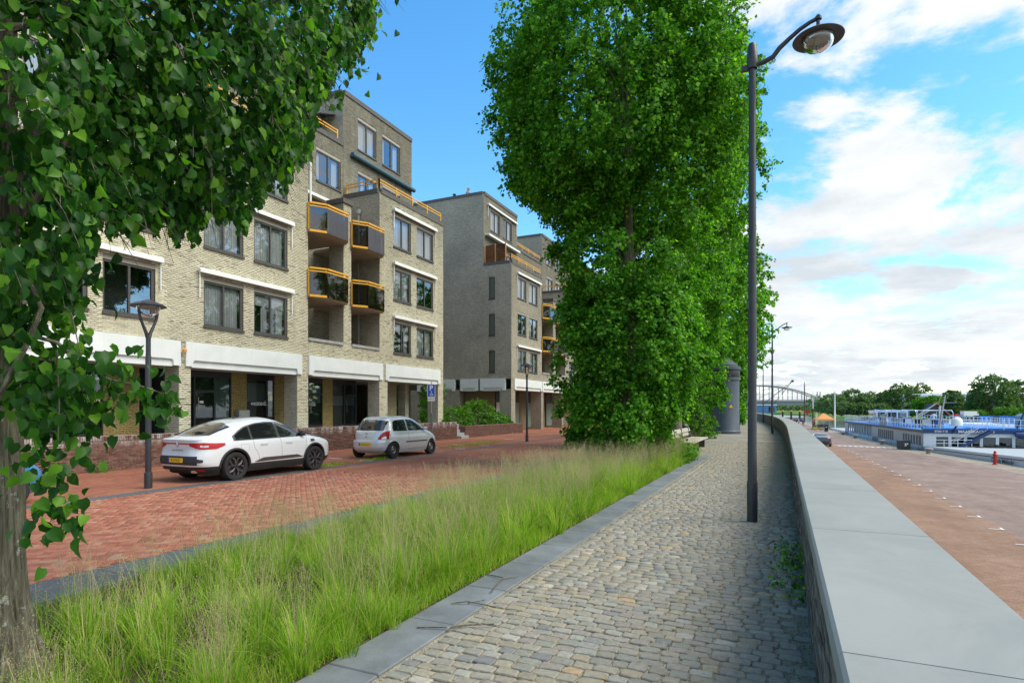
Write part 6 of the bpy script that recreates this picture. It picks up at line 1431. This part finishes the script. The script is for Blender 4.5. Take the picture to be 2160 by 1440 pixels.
for o in sops: MB().quad((.10,o[0],o[2]),(.10,o[1],o[2]),(.10,o[1],o[3]),(.10,o[0],o[3])).build('window_pane', simple('taupe_glass', (.20,.165,.14), .2) if 'taupe_glass' not in MATS else MATS['taupe_glass'], sh)
MB().box(.9,1.0,22.5,41,-.6,TOP-.25).build('gallery_wall', simple('ship_green_grey', (.42,.48,.45), .6), sh)
for i in range(11): MB().box(-.03,.12,22.6+i*1.75,22.78+i*1.75,-.6,TOP-.25).build('gallery_post', white_ship, sh)
MB().bar((-.05,.0,TOP-.15),(-.05,43,TOP-.15),.12,.22).build('side_fascia', simple('ship_brown', (.11,.08,.07), .6), sh)
MB().box(0,W_S,0,44,TOP-.05,TOP).build('sun_deck', blue_deck, sh)
m = MB(); m.box(4.2,9.6,.3,3.4,TOP,TOP+.22); m.box(0.5,6,1,3,TOP,TOP+.16); m.build('blue_tarpaulin', blue_deck, sh)
rl = MB()
def srail(p, q, n, h=1.0, mb=rl):
    p, q = Vector(p), Vector(q)
    for k in (h, h*.5): mb.bar(p+Vector((0,0,k)), q+Vector((0,0,k)), .04, .04)
    for i in range(n+1): c = p.lerp(q, i/n); mb.bar(c, c+Vector((0,0,h)), .045, .045)
srail((.05,.05,TOP),(.05,43.5,TOP),40); srail((.05,.05,TOP),(W_S,.05,TOP),9); srail((W_S-.05,.05,TOP),(W_S-.05,43.5,TOP),30); rl.build('deck_railing', white_ship, sh)
for p_, q_ in (((.2,-1.4,.45),(3.4,-1.3,.5)),((7.6,-1.4,.45),(10.9,-1.4,.5))): r2 = MB(); srail(p_,q_,3,.62,r2); r2.build('foredeck_railing', white_ship, sh)
m = MB(); m.lathe([(.40,0),(.45,.04),(.45,.36),(.42,.55),(.30,.72),(.15,.81),(0,.83)], (2.5,-.5,TOP+.42), 24); o = m.build('radome', white_ship, sh, smooth=True)
m = MB(); m.bar((2.5,-.5,TOP+.45),(2.2,-.15,TOP-.3),.12,.12); m.build('radome_arm', blue_paint, sh)
# outside stairs to the sun deck
m = MB()
for s in (0,.8): m.bar((2.4,-.5-s,.3),(5.0,-.5-s,TOP),.07,.22)
for i in range(11): t = i/10; m.box(2.35+2.6*t,2.6+2.6*t,-1.3,-.5,.35+1.6*t,.39+1.6*t)
m.build('staircase', blue_paint, sh)
m = MB()
for s in (0,.8):
    m.bar((2.0,-.5-s,.9),(4.8,-.5-s,TOP+.85),.035,.035)
m.build('stair_handrail', white_ship, sh)
m = MB(); m.tube([(6.9,-.55,1.62),(7.4,-.6,1.55),(9.2,-.8,1.40),(10.6,-.9,1.42),(10.9,-.9,1.5)], [.20,.30,.30,.26,.12], 12); m.build('furled_boat_cover', blue_paint, sh, smooth=True)
m = MB(); m.box(3.3,8.0,-2.2,-1.2,.1,.32); m.build('foredeck_box', blue_paint, sh)
for i in range(12): 
    m = MB(); x = 3.5+i*.36+random.random()*.1; m.box(x,x+.28,-2.0,-1.7,.32,.32+random.uniform(.12,.5)); m.build('deck_gear', black_plastic, sh)
m = MB(); m.box(9.9,10.5,-2.3,-1.9,.3,.8,bev=.06); m.build('red_locker', red_paint, sh)
m = MB(); m.box(.3,.4,16.6,17.9,TOP,TOP+1.35); m.add([(.25,16.6,TOP),(.25,19.4,TOP),(.25,18.4,TOP+1.35),(.25,16.6,TOP+1.35)],[(0,1,2,3)]); m.build('wind_screen', grey_paint, sh)
for yy, ln in ((8.5, 11.0), (21.5, 8.0)):
    m = MB()
    for x in (1.5, 4.8):
        for y in (yy, yy+ln/2, yy+ln): m.bar((x,y,TOP),(x,y,TOP+1.7),.05,.05)
    for k in range(9):
        t0, t1 = k/8, (k+1)/8
    m.tube([(1.5,yy,TOP+1.6),(1.5,yy+.5,TOP+1.84),(1.5,yy+ln/2,TOP+1.8),(1.5,yy+ln-.5,TOP+1.88),(1.5,yy+ln,TOP+1.6)], .05, 6); m.tube([(4.8,yy,TOP+1.6),(4.8,yy+.5,TOP+1.84),(4.8,yy+ln-.5,TOP+1.85),(4.8,yy+ln,TOP+1.6)], .05, 6)
    m.box(1.5,4.8,yy+.4,yy+ln-.4,TOP+1.80,TOP+1.83); m.build('canopy_frame', white_ship, sh)
wh = MB(); wh.box(2,6,31,36,TOP+1.5,TOP+1.75); 
for x in (2.1,3.2,4.6,5.8): wh.box(x,x+.18,31.0,31.15,TOP,TOP+1.5); wh.box(x,x+.18,35.8,36,TOP,TOP+1.5)
wh.box(2,6,31.05,31.12,TOP+.0,TOP+.6); wh.build('wheelhouse', white_ship, sh); MB().box(2.1,5.9,31.15,35.7,TOP+.6,TOP+1.5).build('wheelhouse_glass', ship_glass, sh)
def seat(x, y, c):
    m = MB(); m.box(x,x+.5,y,y+.5,TOP+.38,TOP+.44); m.box(x,x+.5,y+.46,y+.52,TOP+.44,TOP+.9)
    for dx in (.03,.44):
        for dy in (.03,.44): m.box(x+dx,x+dx+.03,y+dy,y+dy+.03,TOP,TOP+.38)
    return m.build('deck_chair', c, None)
sh_M = Matrix.Translation(sh.location) @ Matrix.Rotation(ang, 4, 'Z')
k = 0
for i in range(26):
    y = 3.6+i*.95+random.random()*.3; x = .8+(i % 3)*1.3+random.random()*.4
    if 16 < y < 18: continue
    o = seat(x, y, [cloth_light, cloth_blue, white_ship, cloth_dark][i % 4]); o.matrix_world = sh_M
    tag(o, 'folding sun deck chair on the blue deck of the moored ship', 'chair', 'deck chairs on the moored ship')
m = MB(); m.tube([(1.2,-.2,TOP+.1),(1.9,.6,TOP+3.3)], [.09,.05], 8); m.bar((1.3,.6,TOP+2.6),(2.8,.6,TOP+2.6),.05,.05); m.build('signal_mast', grey_paint, sh)
m = MB(); m.tube([(7.3,.5,TOP),(8.2,.5,TOP+2.5)], .08, 8); m.bar((8.0,.5,TOP+1.8),(8.4,.5,TOP+1.8),.3,.2); m.build('davit', blue_paint, sh)
def flag(par, base, h, w_, ht, mat, name='flag', tiltx=.0):
    m = MB(); m.tube([base, (base[0]+tiltx, base[1], base[2]+h)], .025, 6); m.build(name+'_pole', white_ship, par)
    vs = []; n = 8
    for i in range(n+1):
        t = i/n
        for s in (0, 1): vs.append((base[0]+tiltx+w_*t*.75, base[1]+.12*math.sin(t*6), base[2]+h-ht*s-.35*t*abs(w_)))
    MB().add(vs, [(2*i,2*i+2,2*i+3,2*i+1) for i in range(n)]).build(name, mat, par)
flag(sh, (9.0,.3,TOP), 2.0, -.9, .9, simple('faded_flag', (.55,.38,.22), .9), tiltx=.3)
flag(sh, (1.2,.2,TOP), 2.3, -.25, 1.3, white_paint, tiltx=.25)
m = MB(); m.box(9.2,11.0,4,6,TOP,TOP+1.55,bev=.25); m.build('pilot_cabin', grey_paint, sh)
m = MB(); m.lathe([(0,0),(.9,.05),(1.1,.3),(.7,.62),(0,.7)], (10.6,1.6,TOP), 12); m.build('blue_bundle', simple('royal_tarp', (.01,.04,.42), .6), sh)
# second ship behind, only its deck shows
s2 = empty('passenger_ship', (28.5, 74, -2.2), ang, 'second passenger ship with blue seats, lying behind the first one', 'ship')
MB().box(0,9,0,46,-4,1.7,bev=.2).build('hull', white_ship, s2)
m = MB(); srail((0,0,1.7),(0,46,1.7),30,1.0,m); srail((0,0,1.7),(9,0,1.7),7,1.0,m); m.build('deck_railing', white_ship, s2)
for i in range(16):
    m = MB(); y = 2+i*2.4; m.box(1,5.5,y,y+.6,1.9,2.5); m.box(1,5.5,y+.5,y+.62,2.5,2.9); m.build('seat_row', blue_deck if i % 3 else cloth_dark, s2)
m = MB(); m.box(3,8,.5,3,1.7,2.4,bev=.1); m.build('cabin_top', grey_paint, s2)
# ------------------------------------------------------------------ things on the quay
tag(MB().lathe([(.16,0),(.16,.05),(.11,.08),(.11,.62),(.15,.66),(.15,.74),(.09,.80),(.09,.92),(.04,.98),(0,.99)], (13.75,52.4,-2.2), 14).build('mooring_post', red_paint, None, smooth=True), 'slim red hydrant post on the sandy quay edge', 'post')
for i, (u, d) in enumerate(((62.5,1.0),(76,.9),(90,.9),(101,.9))):
    x = fq(u)-d; m = MB(); m.lathe([(.28,0),(.2,.05),(.18,.30),(.34,.36),(.34,.46),(.2,.52),(0,.53)], (x,u,-2.2), 14)
    tag(m.build('bollard', simple('bollard_mat', (.30,.29,.27), .6) if 'bollard_mat' not in MATS else MATS['bollard_mat'], None, smooth=True), ['nearest squat mooring bollard, on the quay edge left of the red post','mooring bollard beyond the dark waste container','third mooring bollard beside the middle of the ship','farthest mooring bollard by the grey gallery of the ship'][i], 'bollard', 'mooring bollards along the quay')
bn = empty('waste_container', (10.75, 68.2, -2.2), R(14), 'dark green grey square waste container with a white mark beside the ship', 'bin')
MB().box(-.45,.45,-.4,.4,.04,.80,bev=.04).build('container_body', simple('container_green', (.035,.055,.055), .5), bn); MB().box(-.48,.48,-.43,.43,.80,.86).build('container_lid', dark_metal, bn)
text('5°', .36, bn, white_print, (.08,-.41,.46), (R(90),0,0), .003, bold=.02)
tn = empty('party_tent', at(1737, 112, -2.2), R(12), 'small orange peaked market tent at the end of the quay', 'tent')
m = MB(); m.add([(-1.5,-1.5,2.0),(1.5,-1.5,2.0),(1.5,1.5,2.0),(-1.5,1.5,2.0),(0,0,3.1),(-1.55,-1.55,1.75),(1.55,-1.55,1.75),(1.55,1.55,1.75),(-1.55,1.55,1.75)], [(0,1,4),(1,2,4),(2,3,4),(3,0,4),(0,1,6,5),(1,2,7,6),(2,3,8,7),(3,0,5,8)]); m.build('canopy', orange_cloth, tn)
for x in (-1.45,1.45):
    for y in (-1.45,1.45): MB().bar((x,y,0),(x,y,2.0),.06,.06).build('leg', steel, tn)
wb = empty('wheeled_bin', at(1743, 100, -2.2), 0, 'tall black wheeled bin standing in front of the orange tent', 'bin')
MB().box(-.28,.28,-.3,.3,.08,1.15,bev=.03).build('bin_body', black_plastic, wb); MB().box(-.31,.31,-.36,.33,1.15,1.23,bev=.02).build('lid', black_plastic, wb)
MB().box(-.1,.1,-.305,-.301,.75,.9).build('white_label', white_print, wb)
for px, D, zt, r_, col, lb in ((1697,168,None,.22,'rust','tall dark brown mast beside the water'), (1715,118,None,.16,'rust','thin rust brown mast by the orange tent'), (1761,112,None,.16,'white','white flagpole rising above the ship')):
    b_ = at(px, D, -2.2); top = {1697: 1.8+(861-805)*D/FC, 1715: 1.8+(861-857)*D/FC, 1761: 1.8+(861-824)*D/FC}[px]; h_ = top+2.2
    t = empty('mast', b_, 0, lb, 'mast')
    MB().tube([(0,0,0),(0,0,h_*.9)], [r_,r_*.6], 10).build('pole', simple('rust_'+str(px), (.10,.06,.04), .8) if col == 'rust' else white_paint, t)
    MB().tube([(0,0,h_*.9),(0,0,h_+ (3.0 if px == 1715 else 0))], [r_*.55,r_*.25], 8).build('top_pole', white_paint if px != 1697 else dark_metal, t)
t = empty('beach_flag', at(1720,110,-2.2), R(10), 'white and yellow feather flag beside the orange tent', 'flag')
MB().tube([(0,0,0),(0,0,2.9),(.15,0,3.15),(.42,0,3.2)], .03, 6).build('flag_pole', steel, t)
MB().add([(.02,0,.9),(.32,0,1.1),(.45,0,2.6),(.42,0,3.2),(.15,0,3.15),(.02,0,2.9)], [(0,1,2,3,4,5)]).build('flag_cloth', simple('flag_yellow', (.75,.72,.35), .8), t); MB().box(-.5,.5,-.5,.5,0,.45,bev=.1).build('flag_weight', simple('yellow_weight', (.7,.6,.05), .7), t)
t = empty('river_sign', at(1703,170,-2.2), R(0), 'red downward pointing triangle sign on a post by the water', 'sign')
m = MB(); m.add([(-.9,0,3.4),(.9,0,3.4),(0,0,1.9),(-.9,.08,3.4),(.9,.08,3.4),(0,.08,1.9)], [(0,1,2),(5,4,3),(0,3,4,1),(1,4,5,2),(2,5,3,0)]); m.build('triangle', red_paint, t); MB().bar((0,.12,0),(0,.12,3.2),.12,.12).build('post', grey_paint, t)
def person(loc, rz, label, top, legs, hs=1.0, stride=.16, grp=None):
    """one continuous skinned body with head, hands and feet; clothes by region"""
    J = {'pel':(0,0,.95,.13),'waist':(0,0,1.10,.12),'chest':(0,.01,1.32,.15),'neck':(0,0,1.48,.055),'head':(0,-.02,1.62,.095),'crown':(0,0,1.74,.06),
         'hl':(-.10,0,.90,.095),'kl':(-.11,-stride,.50,.065),'al':(-.11,-stride*.6,.09,.045),'tl':(-.11,-stride*.6-.16,.03,.035),'hr':(.10,0,.90,.095),'kr':(.11,stride*.2,.50,.065),'ar':(.11,stride*1.5,.12,.045),'tr':(.11,stride*1.5-.14,.03,.035),
         'sl':(-.19,0,1.42,.065),'el':(-.25,.04,1.14,.045),'wl':(-.25,-.08,.90,.032),'fl':(-.25,-.10,.80,.035),'sr':(.19,0,1.42,.065),'er':(.25,.04,1.14,.045),'wr':(.25,-.06,.90,.032),'fr':(.25,-.08,.80,.035)}
    E = [('pel','waist'),('waist','chest'),('chest','neck'),('neck','head'),('head','crown'),('pel','hl'),('hl','kl'),('kl','al'),('al','tl'),('pel','hr'),('hr','kr'),('kr','ar'),('ar','tr'),('chest','sl'),('sl','el'),('el','wl'),('wl','fl'),('chest','sr'),('sr','er'),('er','wr'),('wr','fr')]
    ks = list(J); me = bpy.data.meshes.new('person'); me.from_pydata([J[k][:3] for k in ks], [(ks.index(a), ks.index(b)) for a, b in E], []); me.update()
    o = bpy.data.objects.new('person', me); C.objects.link(o); o.modifiers.new('s', 'SKIN')
    if not me.skin_vertices: 
        bpy.context.view_layer.objects.active = o
        me.attributes
    try:
        for i, k in enumerate(ks): me.skin_vertices[0].data[i].radius = (J[k][3]*.9, J[k][3]*.9); me.skin_vertices[0].data[i].use_root = (k == 'pel')
    except Exception: pass
    o.modifiers.new('u', 'SUBSURF').levels = 1; o.modifiers['u'].render_levels = 1
    m2 = bpy.data.meshes.new_from_object(o.evaluated_get(bpy.context.evaluated_depsgraph_get())); bpy.data.objects.remove(o)
    for q in (skin, top, legs, cloth_dark): m2.materials.append(q)
    for p in m2.polygons:
        c = p.center; z = c.z; p.material_index = 3 if (z > 1.68 or (z > 1.56 and c.y > .02) or z < .08) else 0 if (z > 1.47 or (abs(c.x) > .2 and z < .93)) else 1 if z > .93 else 2
    o = bpy.data.objects.new('person', m2); C.objects.link(o); o.location = loc; o.rotation_euler = (0,0,rz); o.scale = (hs,)*3
    return tag(o, label, 'person', grp)
person(at(1694,128,-2.2), R(150), 'person in dark clothes walking on the quay past the wall', cloth_blue, cloth_dark)
person(at(1680,134,-2.2), R(30), 'person in black standing close to the promenade wall', cloth_dark, cloth_dark, stride=.03)
person(at(1685,138,-2.2), R(80), 'person in a pale top standing beside the one in black', cloth_light, cloth_dark, stride=.05)
person(at(1671,136,-2.2), R(200), 'person in a red top by the wall before the pontoon house', cloth_red, cloth_dark, stride=.05)
person(at(1718,114,-2.2), R(200), 'person with dark hair beside the feather flag', cloth_red, cloth_dark, stride=.03)
o = person((sh_M @ Vector((2.2, 5.2, TOP))), R(180), 'person in a white shirt seated area on the sun deck of the ship', white_paint, cloth_dark, stride=.05)
o['label'] = 'person in a white shirt standing on the sun deck of the moored ship'
def racks():
    for i in range(7):
        t = empty('parked_bicycle', at(1724+i*2.6, 108+i*.8, -2.2), R(70+i*4), 'dark bicycle parked in the row before the orange tent', 'bicycle', 'bicycles parked before the orange tent')
        for y in (-.52,.52):
            m = MB(); m.tube([(0,y+.34*math.cos(a),.35+.34*math.sin(a)) for a in np.linspace(0,2*math.pi,17)], .022, 4); m.build('wheel', black_rubber, t)
        m = MB(); m.bar((0,-.52,.35),(0,-.15,.85),.04,.04); m.bar((0,-.15,.85),(0,.4,.85),.04,.04); m.bar((0,.52,.35),(0,.4,1.0),.04,.04); m.bar((0,-.05,.35),(0,.4,.85),.04,.04); m.bar((0,-.05,.35),(0,-.2,.95),.04,.04); m.build('frame', dark_metal, t)
        m = MB(); m.bar((-.25,.36,1.02),(.25,.36,1.02),.03,.03); m.build('handlebar', dark_metal, t); MB().box(-.07,.07,-.32,-.08,.93,.98).build('saddle', black_plastic, t)
racks()
ph = empty('pontoon_house', at(1666,185,-4.6), R(8), 'low grey and white floating landing house on the river', 'building')
MB().box(-4,4,-3,3,0,.6).build('pontoon', concrete, ph); MB().box(-3.7,3.7,-2.6,2.6,.6,3.6).build('wall', simple('house_grey', (.42,.44,.46), .6), ph); MB().box(-3.9,3.9,-2.8,2.8,3.6,3.85).build('roof', white_ship, ph)
for i in range(7): MB().box(-3.4+i*1.0,-2.9+i*1.0,-2.64,-2.60,1.4,3.0).build('window', car_glass, ph)
for px, D, lb in ((1651,180,'dark mooring pile with yellow band left of the pontoon house'),(1669,178,'mooring pile with a yellow sign before the pontoon house'),(1687,176,'dark mooring pile right of the pontoon house')):
    t = empty('mooring_pile', at(px,D,-6), 0, lb, 'post'); MB().tube([(0,0,0),(0,0,8.2)], .28, 10).build('pile', dark_metal, t); MB().tube([(0,0,6.8),(0,0,7.3)], .30, 10).build('yellow_band', yellow_paint, t)
# ------------------------------------------------------------------ crane, truck trailer, bridge, far bank
kr = empty('harbour_crane', at(1613,205,0), R(8), 'slender lattice harbour crane leaning over the river', 'crane')
m = MB(); tip = Vector((8.9,0,11.3)); 
for o_ in (Vector((-2.2,.5,1.8)), Vector((1.2,.5,1.0)), Vector((-2.2,-.5,1.8))): m.bar(o_, tip, .16, .16)
for i in range(9): t = (i+1)/10; a = Vector((-2.2,.5,1.8)).lerp(tip,t); b = Vector((1.2,.5,1.0)).lerp(tip,min(1,t+.05)); m.bar(a,b,.08,.08)
m.bar((-6,0,3),tip,.07,.07); m.bar((-6,0,3),(-1,0,8),.07,.07); m.bar((-1,0,8),tip,.07,.07); m.build('jib', dark_metal, kr)
MB().box(-6,0,-2,2,-.5,3).build('cab', grey_paint, kr); MB().tube([(tip.x,0,tip.z+.3),(tip.x,0,tip.z-.5)], .4, 8).build('jib_head', dark_metal, kr)
tb = empty('blue_container', at(1612,190,.2), R(15), 'blue container building beyond the end of the promenade', 'building')
MB().box(-3.4,3.2,-2,2,0,2.6,bev=.05).build('wall', simple('container_blue', (.06,.20,.36), .6), tb); MB().box(.9,2.6,-2.03,-2.0,.4,2.2).build('window', car_glass, tb); MB().box(-3.5,3.3,-2.1,2.1,2.6,2.8).build('roof', white_ship, tb)
bd = 640; br = empty('arch_bridge', at(1600, bd, 0), R(24.8), 'grey steel arch road bridge spanning the river in the distance', 'bridge')
zk = lambda y: 1.8+(861-y)*bd/FC
X_ = lambda px: (px-1600)*bd/FC
zd0, zd1 = zk(856), zk(843); span = X_(1733)
bsteel = simple('bridge_steel', (.17,.22,.25), .6); bconc = simple('bridge_concrete', (.35,.36,.36), .8)
MB().box(-260, X_(1752), -5, 5, zd0+.8, zd1-1.8).build('deck', bsteel, br); MB().box(-260, X_(1752), -5.6, 5.6, zd1-1.8, zd1).build('parapet', bconc, br)
def arch(y, off, nm):
    pts = [(span*math.sin(t)*1.0, y, zd1-1+(zk(811+off)-zd1)*math.cos(t)**1.15 if math.cos(t) > 0 else zd1-1) for t in np.linspace(-math.pi/2, math.pi/2, 41)]
    pts = [(span*s, y, zd1-.5+(zk(812+off)-zd1)*(1-s*s)) for s in np.linspace(-1,1,41)]
    m = MB(); m.tube(pts, .8, 6); m.build(nm, bconc, br); return pts
for y in (-5, 5):
    p_ = arch(y, 0, 'arch')
    for p in p_[3:-3:3]: MB().bar((p[0],p[1],zd1-1),(p[0],p[1],p[2]),.7,.7).build('hanger', bconc, br)
MB().box(X_(1720),X_(1742),-8,8,-6,zd0+.8).build('pier', simple('pier_mat', (.05,.07,.09), .8), br); MB().box(-X_(1733)-8,-X_(1733),-8,8,-6,zd0+.8).build('pier', bconc, br)
MB().box(X_(1752),X_(1752)+160,-5,5,zd0+.8,zd1).build('approach', bconc, br)
for px in (1724,1730): MB().bar((X_(px),0,zd1),(X_(px),0,zk(826)),.8,.8).build('lamp_mast', bconc, br)
def far_tree(label, px, D, zb, h, rw_, seed, mat, dens=1.0, sz=.9, group='trees on the far bank', shape=0):
    x, y, z = at(px, D, zb); t = empty('far_tree', (x,y,z), 0, label, 'tree', group); rng = np.random.default_rng(seed)
    r_ = random.Random(seed); lobes = []
    for k in range(6 if h > 10 else 4):
        a = r_.random()*6.28; q = r_.random(); lobes.append(((rw_*.55*math.cos(a)*q, rw_*.5*math.sin(a)*q, h*r_.uniform(.35,.78)), (rw_*r_.uniform(.42,.6), rw_*r_.uniform(.42,.6), h*r_.uniform(.18,.28)), 1))
    lobes.append(((0,0,h*.3),(rw_*.85,rw_*.8,h*.26),1)); lobes.append(((0,0,h*.55),(rw_*.72,rw_*.7,h*.36),1.2))
    P, O, S, _ = crown(lobes, int(1300*dens), 10, rng, sz, spread=sz*.9, droop=.2, shell=.12)
    P[:,2] = np.maximum(P[:,2], .2); P, Rm, S = leaves_at(P, O, S, rng, .2, .8)
    V, F = scatter(SMALL_T, SMALL_F, P, Rm, S); fast('crown', V, F, mat, t, kind='stuff')
    MB().tube([(0,0,-1),(0,0,h*.6)], [.45,.15], 8).build('trunk', bark_mat, t); return t
FT = [(1757,345,-1.5,12.0,10,'rounded pale willow standing first beyond the bridge pier',1,1.0),(1797,350,-1.5,15.5,8,'second tree with a spiky top right of the pale willow',0,1.0),(1838,345,-1.5,14.2,8,'light green tree in the middle of the row on the far bank',1,1.0),(1872,335,-1.5,14,7,'third dark tree left of the biggest round one',0,1.0),
      (1897,325,-1.5,17,9.5,'big round dark tree left of the pale roofed hall',0,1.3),(1945,420,-1.5,22,9,'tall dark tree rising behind the hall roof',0,1.0),(1918,430,-1.5,20,8,'tree behind the left end of the hall',0,.8),(2012,285,-1.2,11.5,5.2,'silvery green tree in front of the middle of the hall',1,1.0),(2034,300,-1.2,7.5,4,'small tree right of the silvery one',0,.6),
      (2095,262,-1.2,18.0,10.5,'largest broad willow at the right edge of the far bank',0,1.7),(2150,268,-1.2,17,9,'broad willow cut by the right picture edge',0,1.4),(2066,270,-1.3,11,5,'lower round willow left of the largest one',1,.8),(1957,270,-1.3,8.8,6.2,'bright yellow green tree before the timber frame',2,.9),(1925,285,-1.4,6.0,4.5,'low green bush left of the timber frame',1,.6),(1812,325,-1.6,6,7,'low bush under the row of far trees',0,.6),(1855,322,-1.6,6,7,'round low bush under the middle of the far row',1,.6),(1775,330,-1.6,7,7,'low bush below the spiky tree',1,.6)]
fmm = [far_leaf, far_leaf2, shrub_leaf]
for i, (px, D, zb, h, rw_, lb, mt, dn) in enumerate(FT): far_tree(lb, px, D, zb, h, rw_, 200+i, fmm[mt], dn, .74)
for i, (px, D, w_, h) in enumerate(((2125,245,5,4.5),(2062,250,4,3.2),(2040,262,3.5,3),(2155,238,5,4.5),(1975,262,3.5,2.2))): far_tree(['bright shrub at the foot of the largest willow','light green shrub left of the willow foot','smallest shrub by the far track','bright shrub at the right picture edge','low shrub below the timber frame'][i], px, D, -2.2, h, w_, 240+i, shrub_leaf, .5, .5, 'shrubs on the far bank')
def wood(name, spots, sz, mat):
    Ps, Os, Ss = [], [], []
    for i, (px, D, zb, h, rw_) in enumerate(spots):
        rng = np.random.default_rng(300+i); P, O, S, _ = crown([((0,0,h*.5),(rw_,rw_,h*.5),1),((rw_*.4,0,h*.35),(rw_,rw_,h*.35),1)], 190, 8, rng, sz, spread=sz, droop=.2, shell=.12)
        b_ = np.array(at(px, D, zb)); P = P+b_; P[:,2] = np.maximum(P[:,2], zb); Ps.append(P); Os.append(O); Ss.append(S)
    P, Rm, S = leaves_at(np.vstack(Ps), np.vstack(Os), np.concatenate(Ss), np.random.default_rng(9), .2, .8)
    V, F = scatter(SMALL_T, SMALL_F, P, Rm, S); fast(name, V, F, mat, kind='stuff')
wood('horizon_woods', [(1480+i*12, 900+40*math.sin(i), -2, 9+3*math.sin(i*2.1), 12) for i in range(28)], 2.2, far_leaf2)
wood('distant_woods', [(1740+i*22, 500+30*math.sin(i*1.7), -1.5, 13+3*math.sin(i*2.3), 13) for i in range(22)], 1.7, far_leaf)
# hall with the pale roof
hx, hy, hz = at(1998, 345, -1.2); hl = empty('exhibition_hall', (hx,hy,hz), R(24.8), 'large hall with pale curved metal roof among the far trees', 'building')
K = 345/FC; m = MB(); xs = [(-74,-.5,.5),(-60,1.5,2.2),(-44,6.5,7),(-30,9.5,9.9),(70,12.3,12.6)]
prof = [(-77*K,4.6),(-66*K,6.5),(-42*K,10.4),(68*K,11.8)]
V = [(x,-10,z) for x, z in prof]+[(x,30,z+1.2) for x, z in prof]; m.add(V, [(0,1,5,4),(1,2,6,5),(2,3,7,6)]); m.build('roof', simple('hall_roof', (.34,.38,.43), .5), hl)
m = MB(); m.add([(-77*K,-10,0),(68*K,-10,0),(68*K,-10,7.2),(-48*K,-10,7.2),(-77*K,-10,4.5)], [(0,1,2,3,4)]); m.build('wall', simple('hall_wall', (.22,.24,.27), .6), hl); m = MB(); m.add([(-77*K,-10.2,4.6),(-48*K,-10.2,7.3),(68*K,-10.2,7.3),(68*K,-10.2,11.7),(-42*K,-10.2,10.3),(-66*K,-10.2,6.5)], [(0,1,2,3,4,5)]); m.build('roof_slope', simple('hall_roof2', (.36,.41,.48), .5), hl)
MB().box(48*K,68*K,-11,-10.3,0,9).build('corner_wall', blue_paint, hl)
tp = empty('timber_frame', at(1975, 258, -1.8), R(24.8), 'dark triangular shelter with orange timber edges on the far bank', 'shelter')
k2 = 258/FC; ap = (0,0,28*k2)
m = MB(); m.add([(-26*k2,0,0),(30*k2,0,0),ap,(-26*k2,5,0),(30*k2,5,0),(0,5,ap[2])],[(0,1,2),(5,4,3),(0,2,5,3),(1,4,5,2)]); m.build('dark_cover', dark_metal, tp)
m = MB(); m.bar((34*k2,-.3,-.6),(-2*k2,-.3,ap[2]+.5),.45,.45); m.build('timber_edge', simple('orange_timber', (.38,.17,.07), .7), tp); m = MB(); m.bar((-44*k2,-.3,0),(2*k2,-.3,ap[2]+.3),.4,.4); m.bar((-38*k2,-.3,0),(-14*k2,-.3,14*k2),.5,.4); m.build('timber_edge', wood_pale, tp)
vn = empty('delivery_van', at(2048, 243, -1.9), R(28), 'long white van parked on the far bank track', 'van')
kv = 243/FC; m = MB(); m.add([(-15*kv,0,.5),(18*kv,0,.5),(18*kv,0,1.3),(14.5*kv,0,2.5),(-15*kv,0,2.6),(-15*kv,2,.5),(18*kv,2,.5),(18*kv,2,1.3),(14.5*kv,2,2.5),(-15*kv,2,2.6)], [(0,1,2,3,4),(9,8,7,6,5),(0,5,6,1),(1,6,7,2),(2,7,8,3),(3,8,9,4),(4,9,5,0)]); m.build('body', white_paint, vn)
for x in (-10*kv, 12*kv):
    m = MB(); m.tube([(x,-.05,.38),(x,2.05,.38)], .38, 14); m.build('wheel', black_rubber, vn)
MB().add([(14.9*kv,-.02,1.4),(17*kv,-.02,1.4),(14.6*kv,-.02,2.2),(13*kv,-.02,2.2)], [(0,1,2,3)]).build('side_window', car_glass, vn)
rc = empty('small_car', at(2018, 244, -1.9), R(50), 'small red and dark car beside the white van on the far bank', 'car')
m = MB(); m.add([(-1.8,-.8,.3),(1.8,-.8,.3),(1.8,-.8,.8),(.9,-.8,.95),(.4,-.7,1.45),(-1.4,-.7,1.5),(-1.8,-.8,.9),(-1.8,.8,.3),(1.8,.8,.3),(1.8,.8,.8),(.9,.8,.95),(.4,.7,1.45),(-1.4,.7,1.5),(-1.8,.8,.9)], [(0,1,2,3,4,5,6),(13,12,11,10,9,8,7)]+[(i,7+i,7+(i+1)%7,(i+1)%7) for i in range(7)]); m.build('body', red_paint, rc)
MB().add([(-1.3,-.82,.95),(.7,-.82,.95),(.35,-.73,1.38),(-1.25,-.73,1.4)],[(0,1,2,3)]).build('side_window', car_glass, rc)
for x in (-1.2,1.2): MB().tube([(x,-.85,.32),(x,.85,.32)], .32, 12).build('wheel', black_rubber, rc)
fh = empty('farmhouse', at(1680, 900, -1), R(25), 'white farmhouses low on the horizon under the bridge', 'building')
for i, (x, w_, h_) in enumerate(((-16,8,5),(-4,10,6.5),(12,9,4.5))): MB().box(x,x+w_,0,6,0,h_).build('wall', white_paint, fh); MB().add([(x-.5,-.5,h_),(x+w_+.5,-.5,h_),(x+w_+.5,6.5,h_),(x-.5,6.5,h_),(x,3,h_+3),(x+w_,3,h_+3)],[(0,1,5,4),(2,3,4,5),(1,2,5),(3,0,4)]).build('roof', simple('farm_roof', (.12,.09,.08), .8) if 'farm_roof' not in MATS else MATS['farm_roof'], fh)
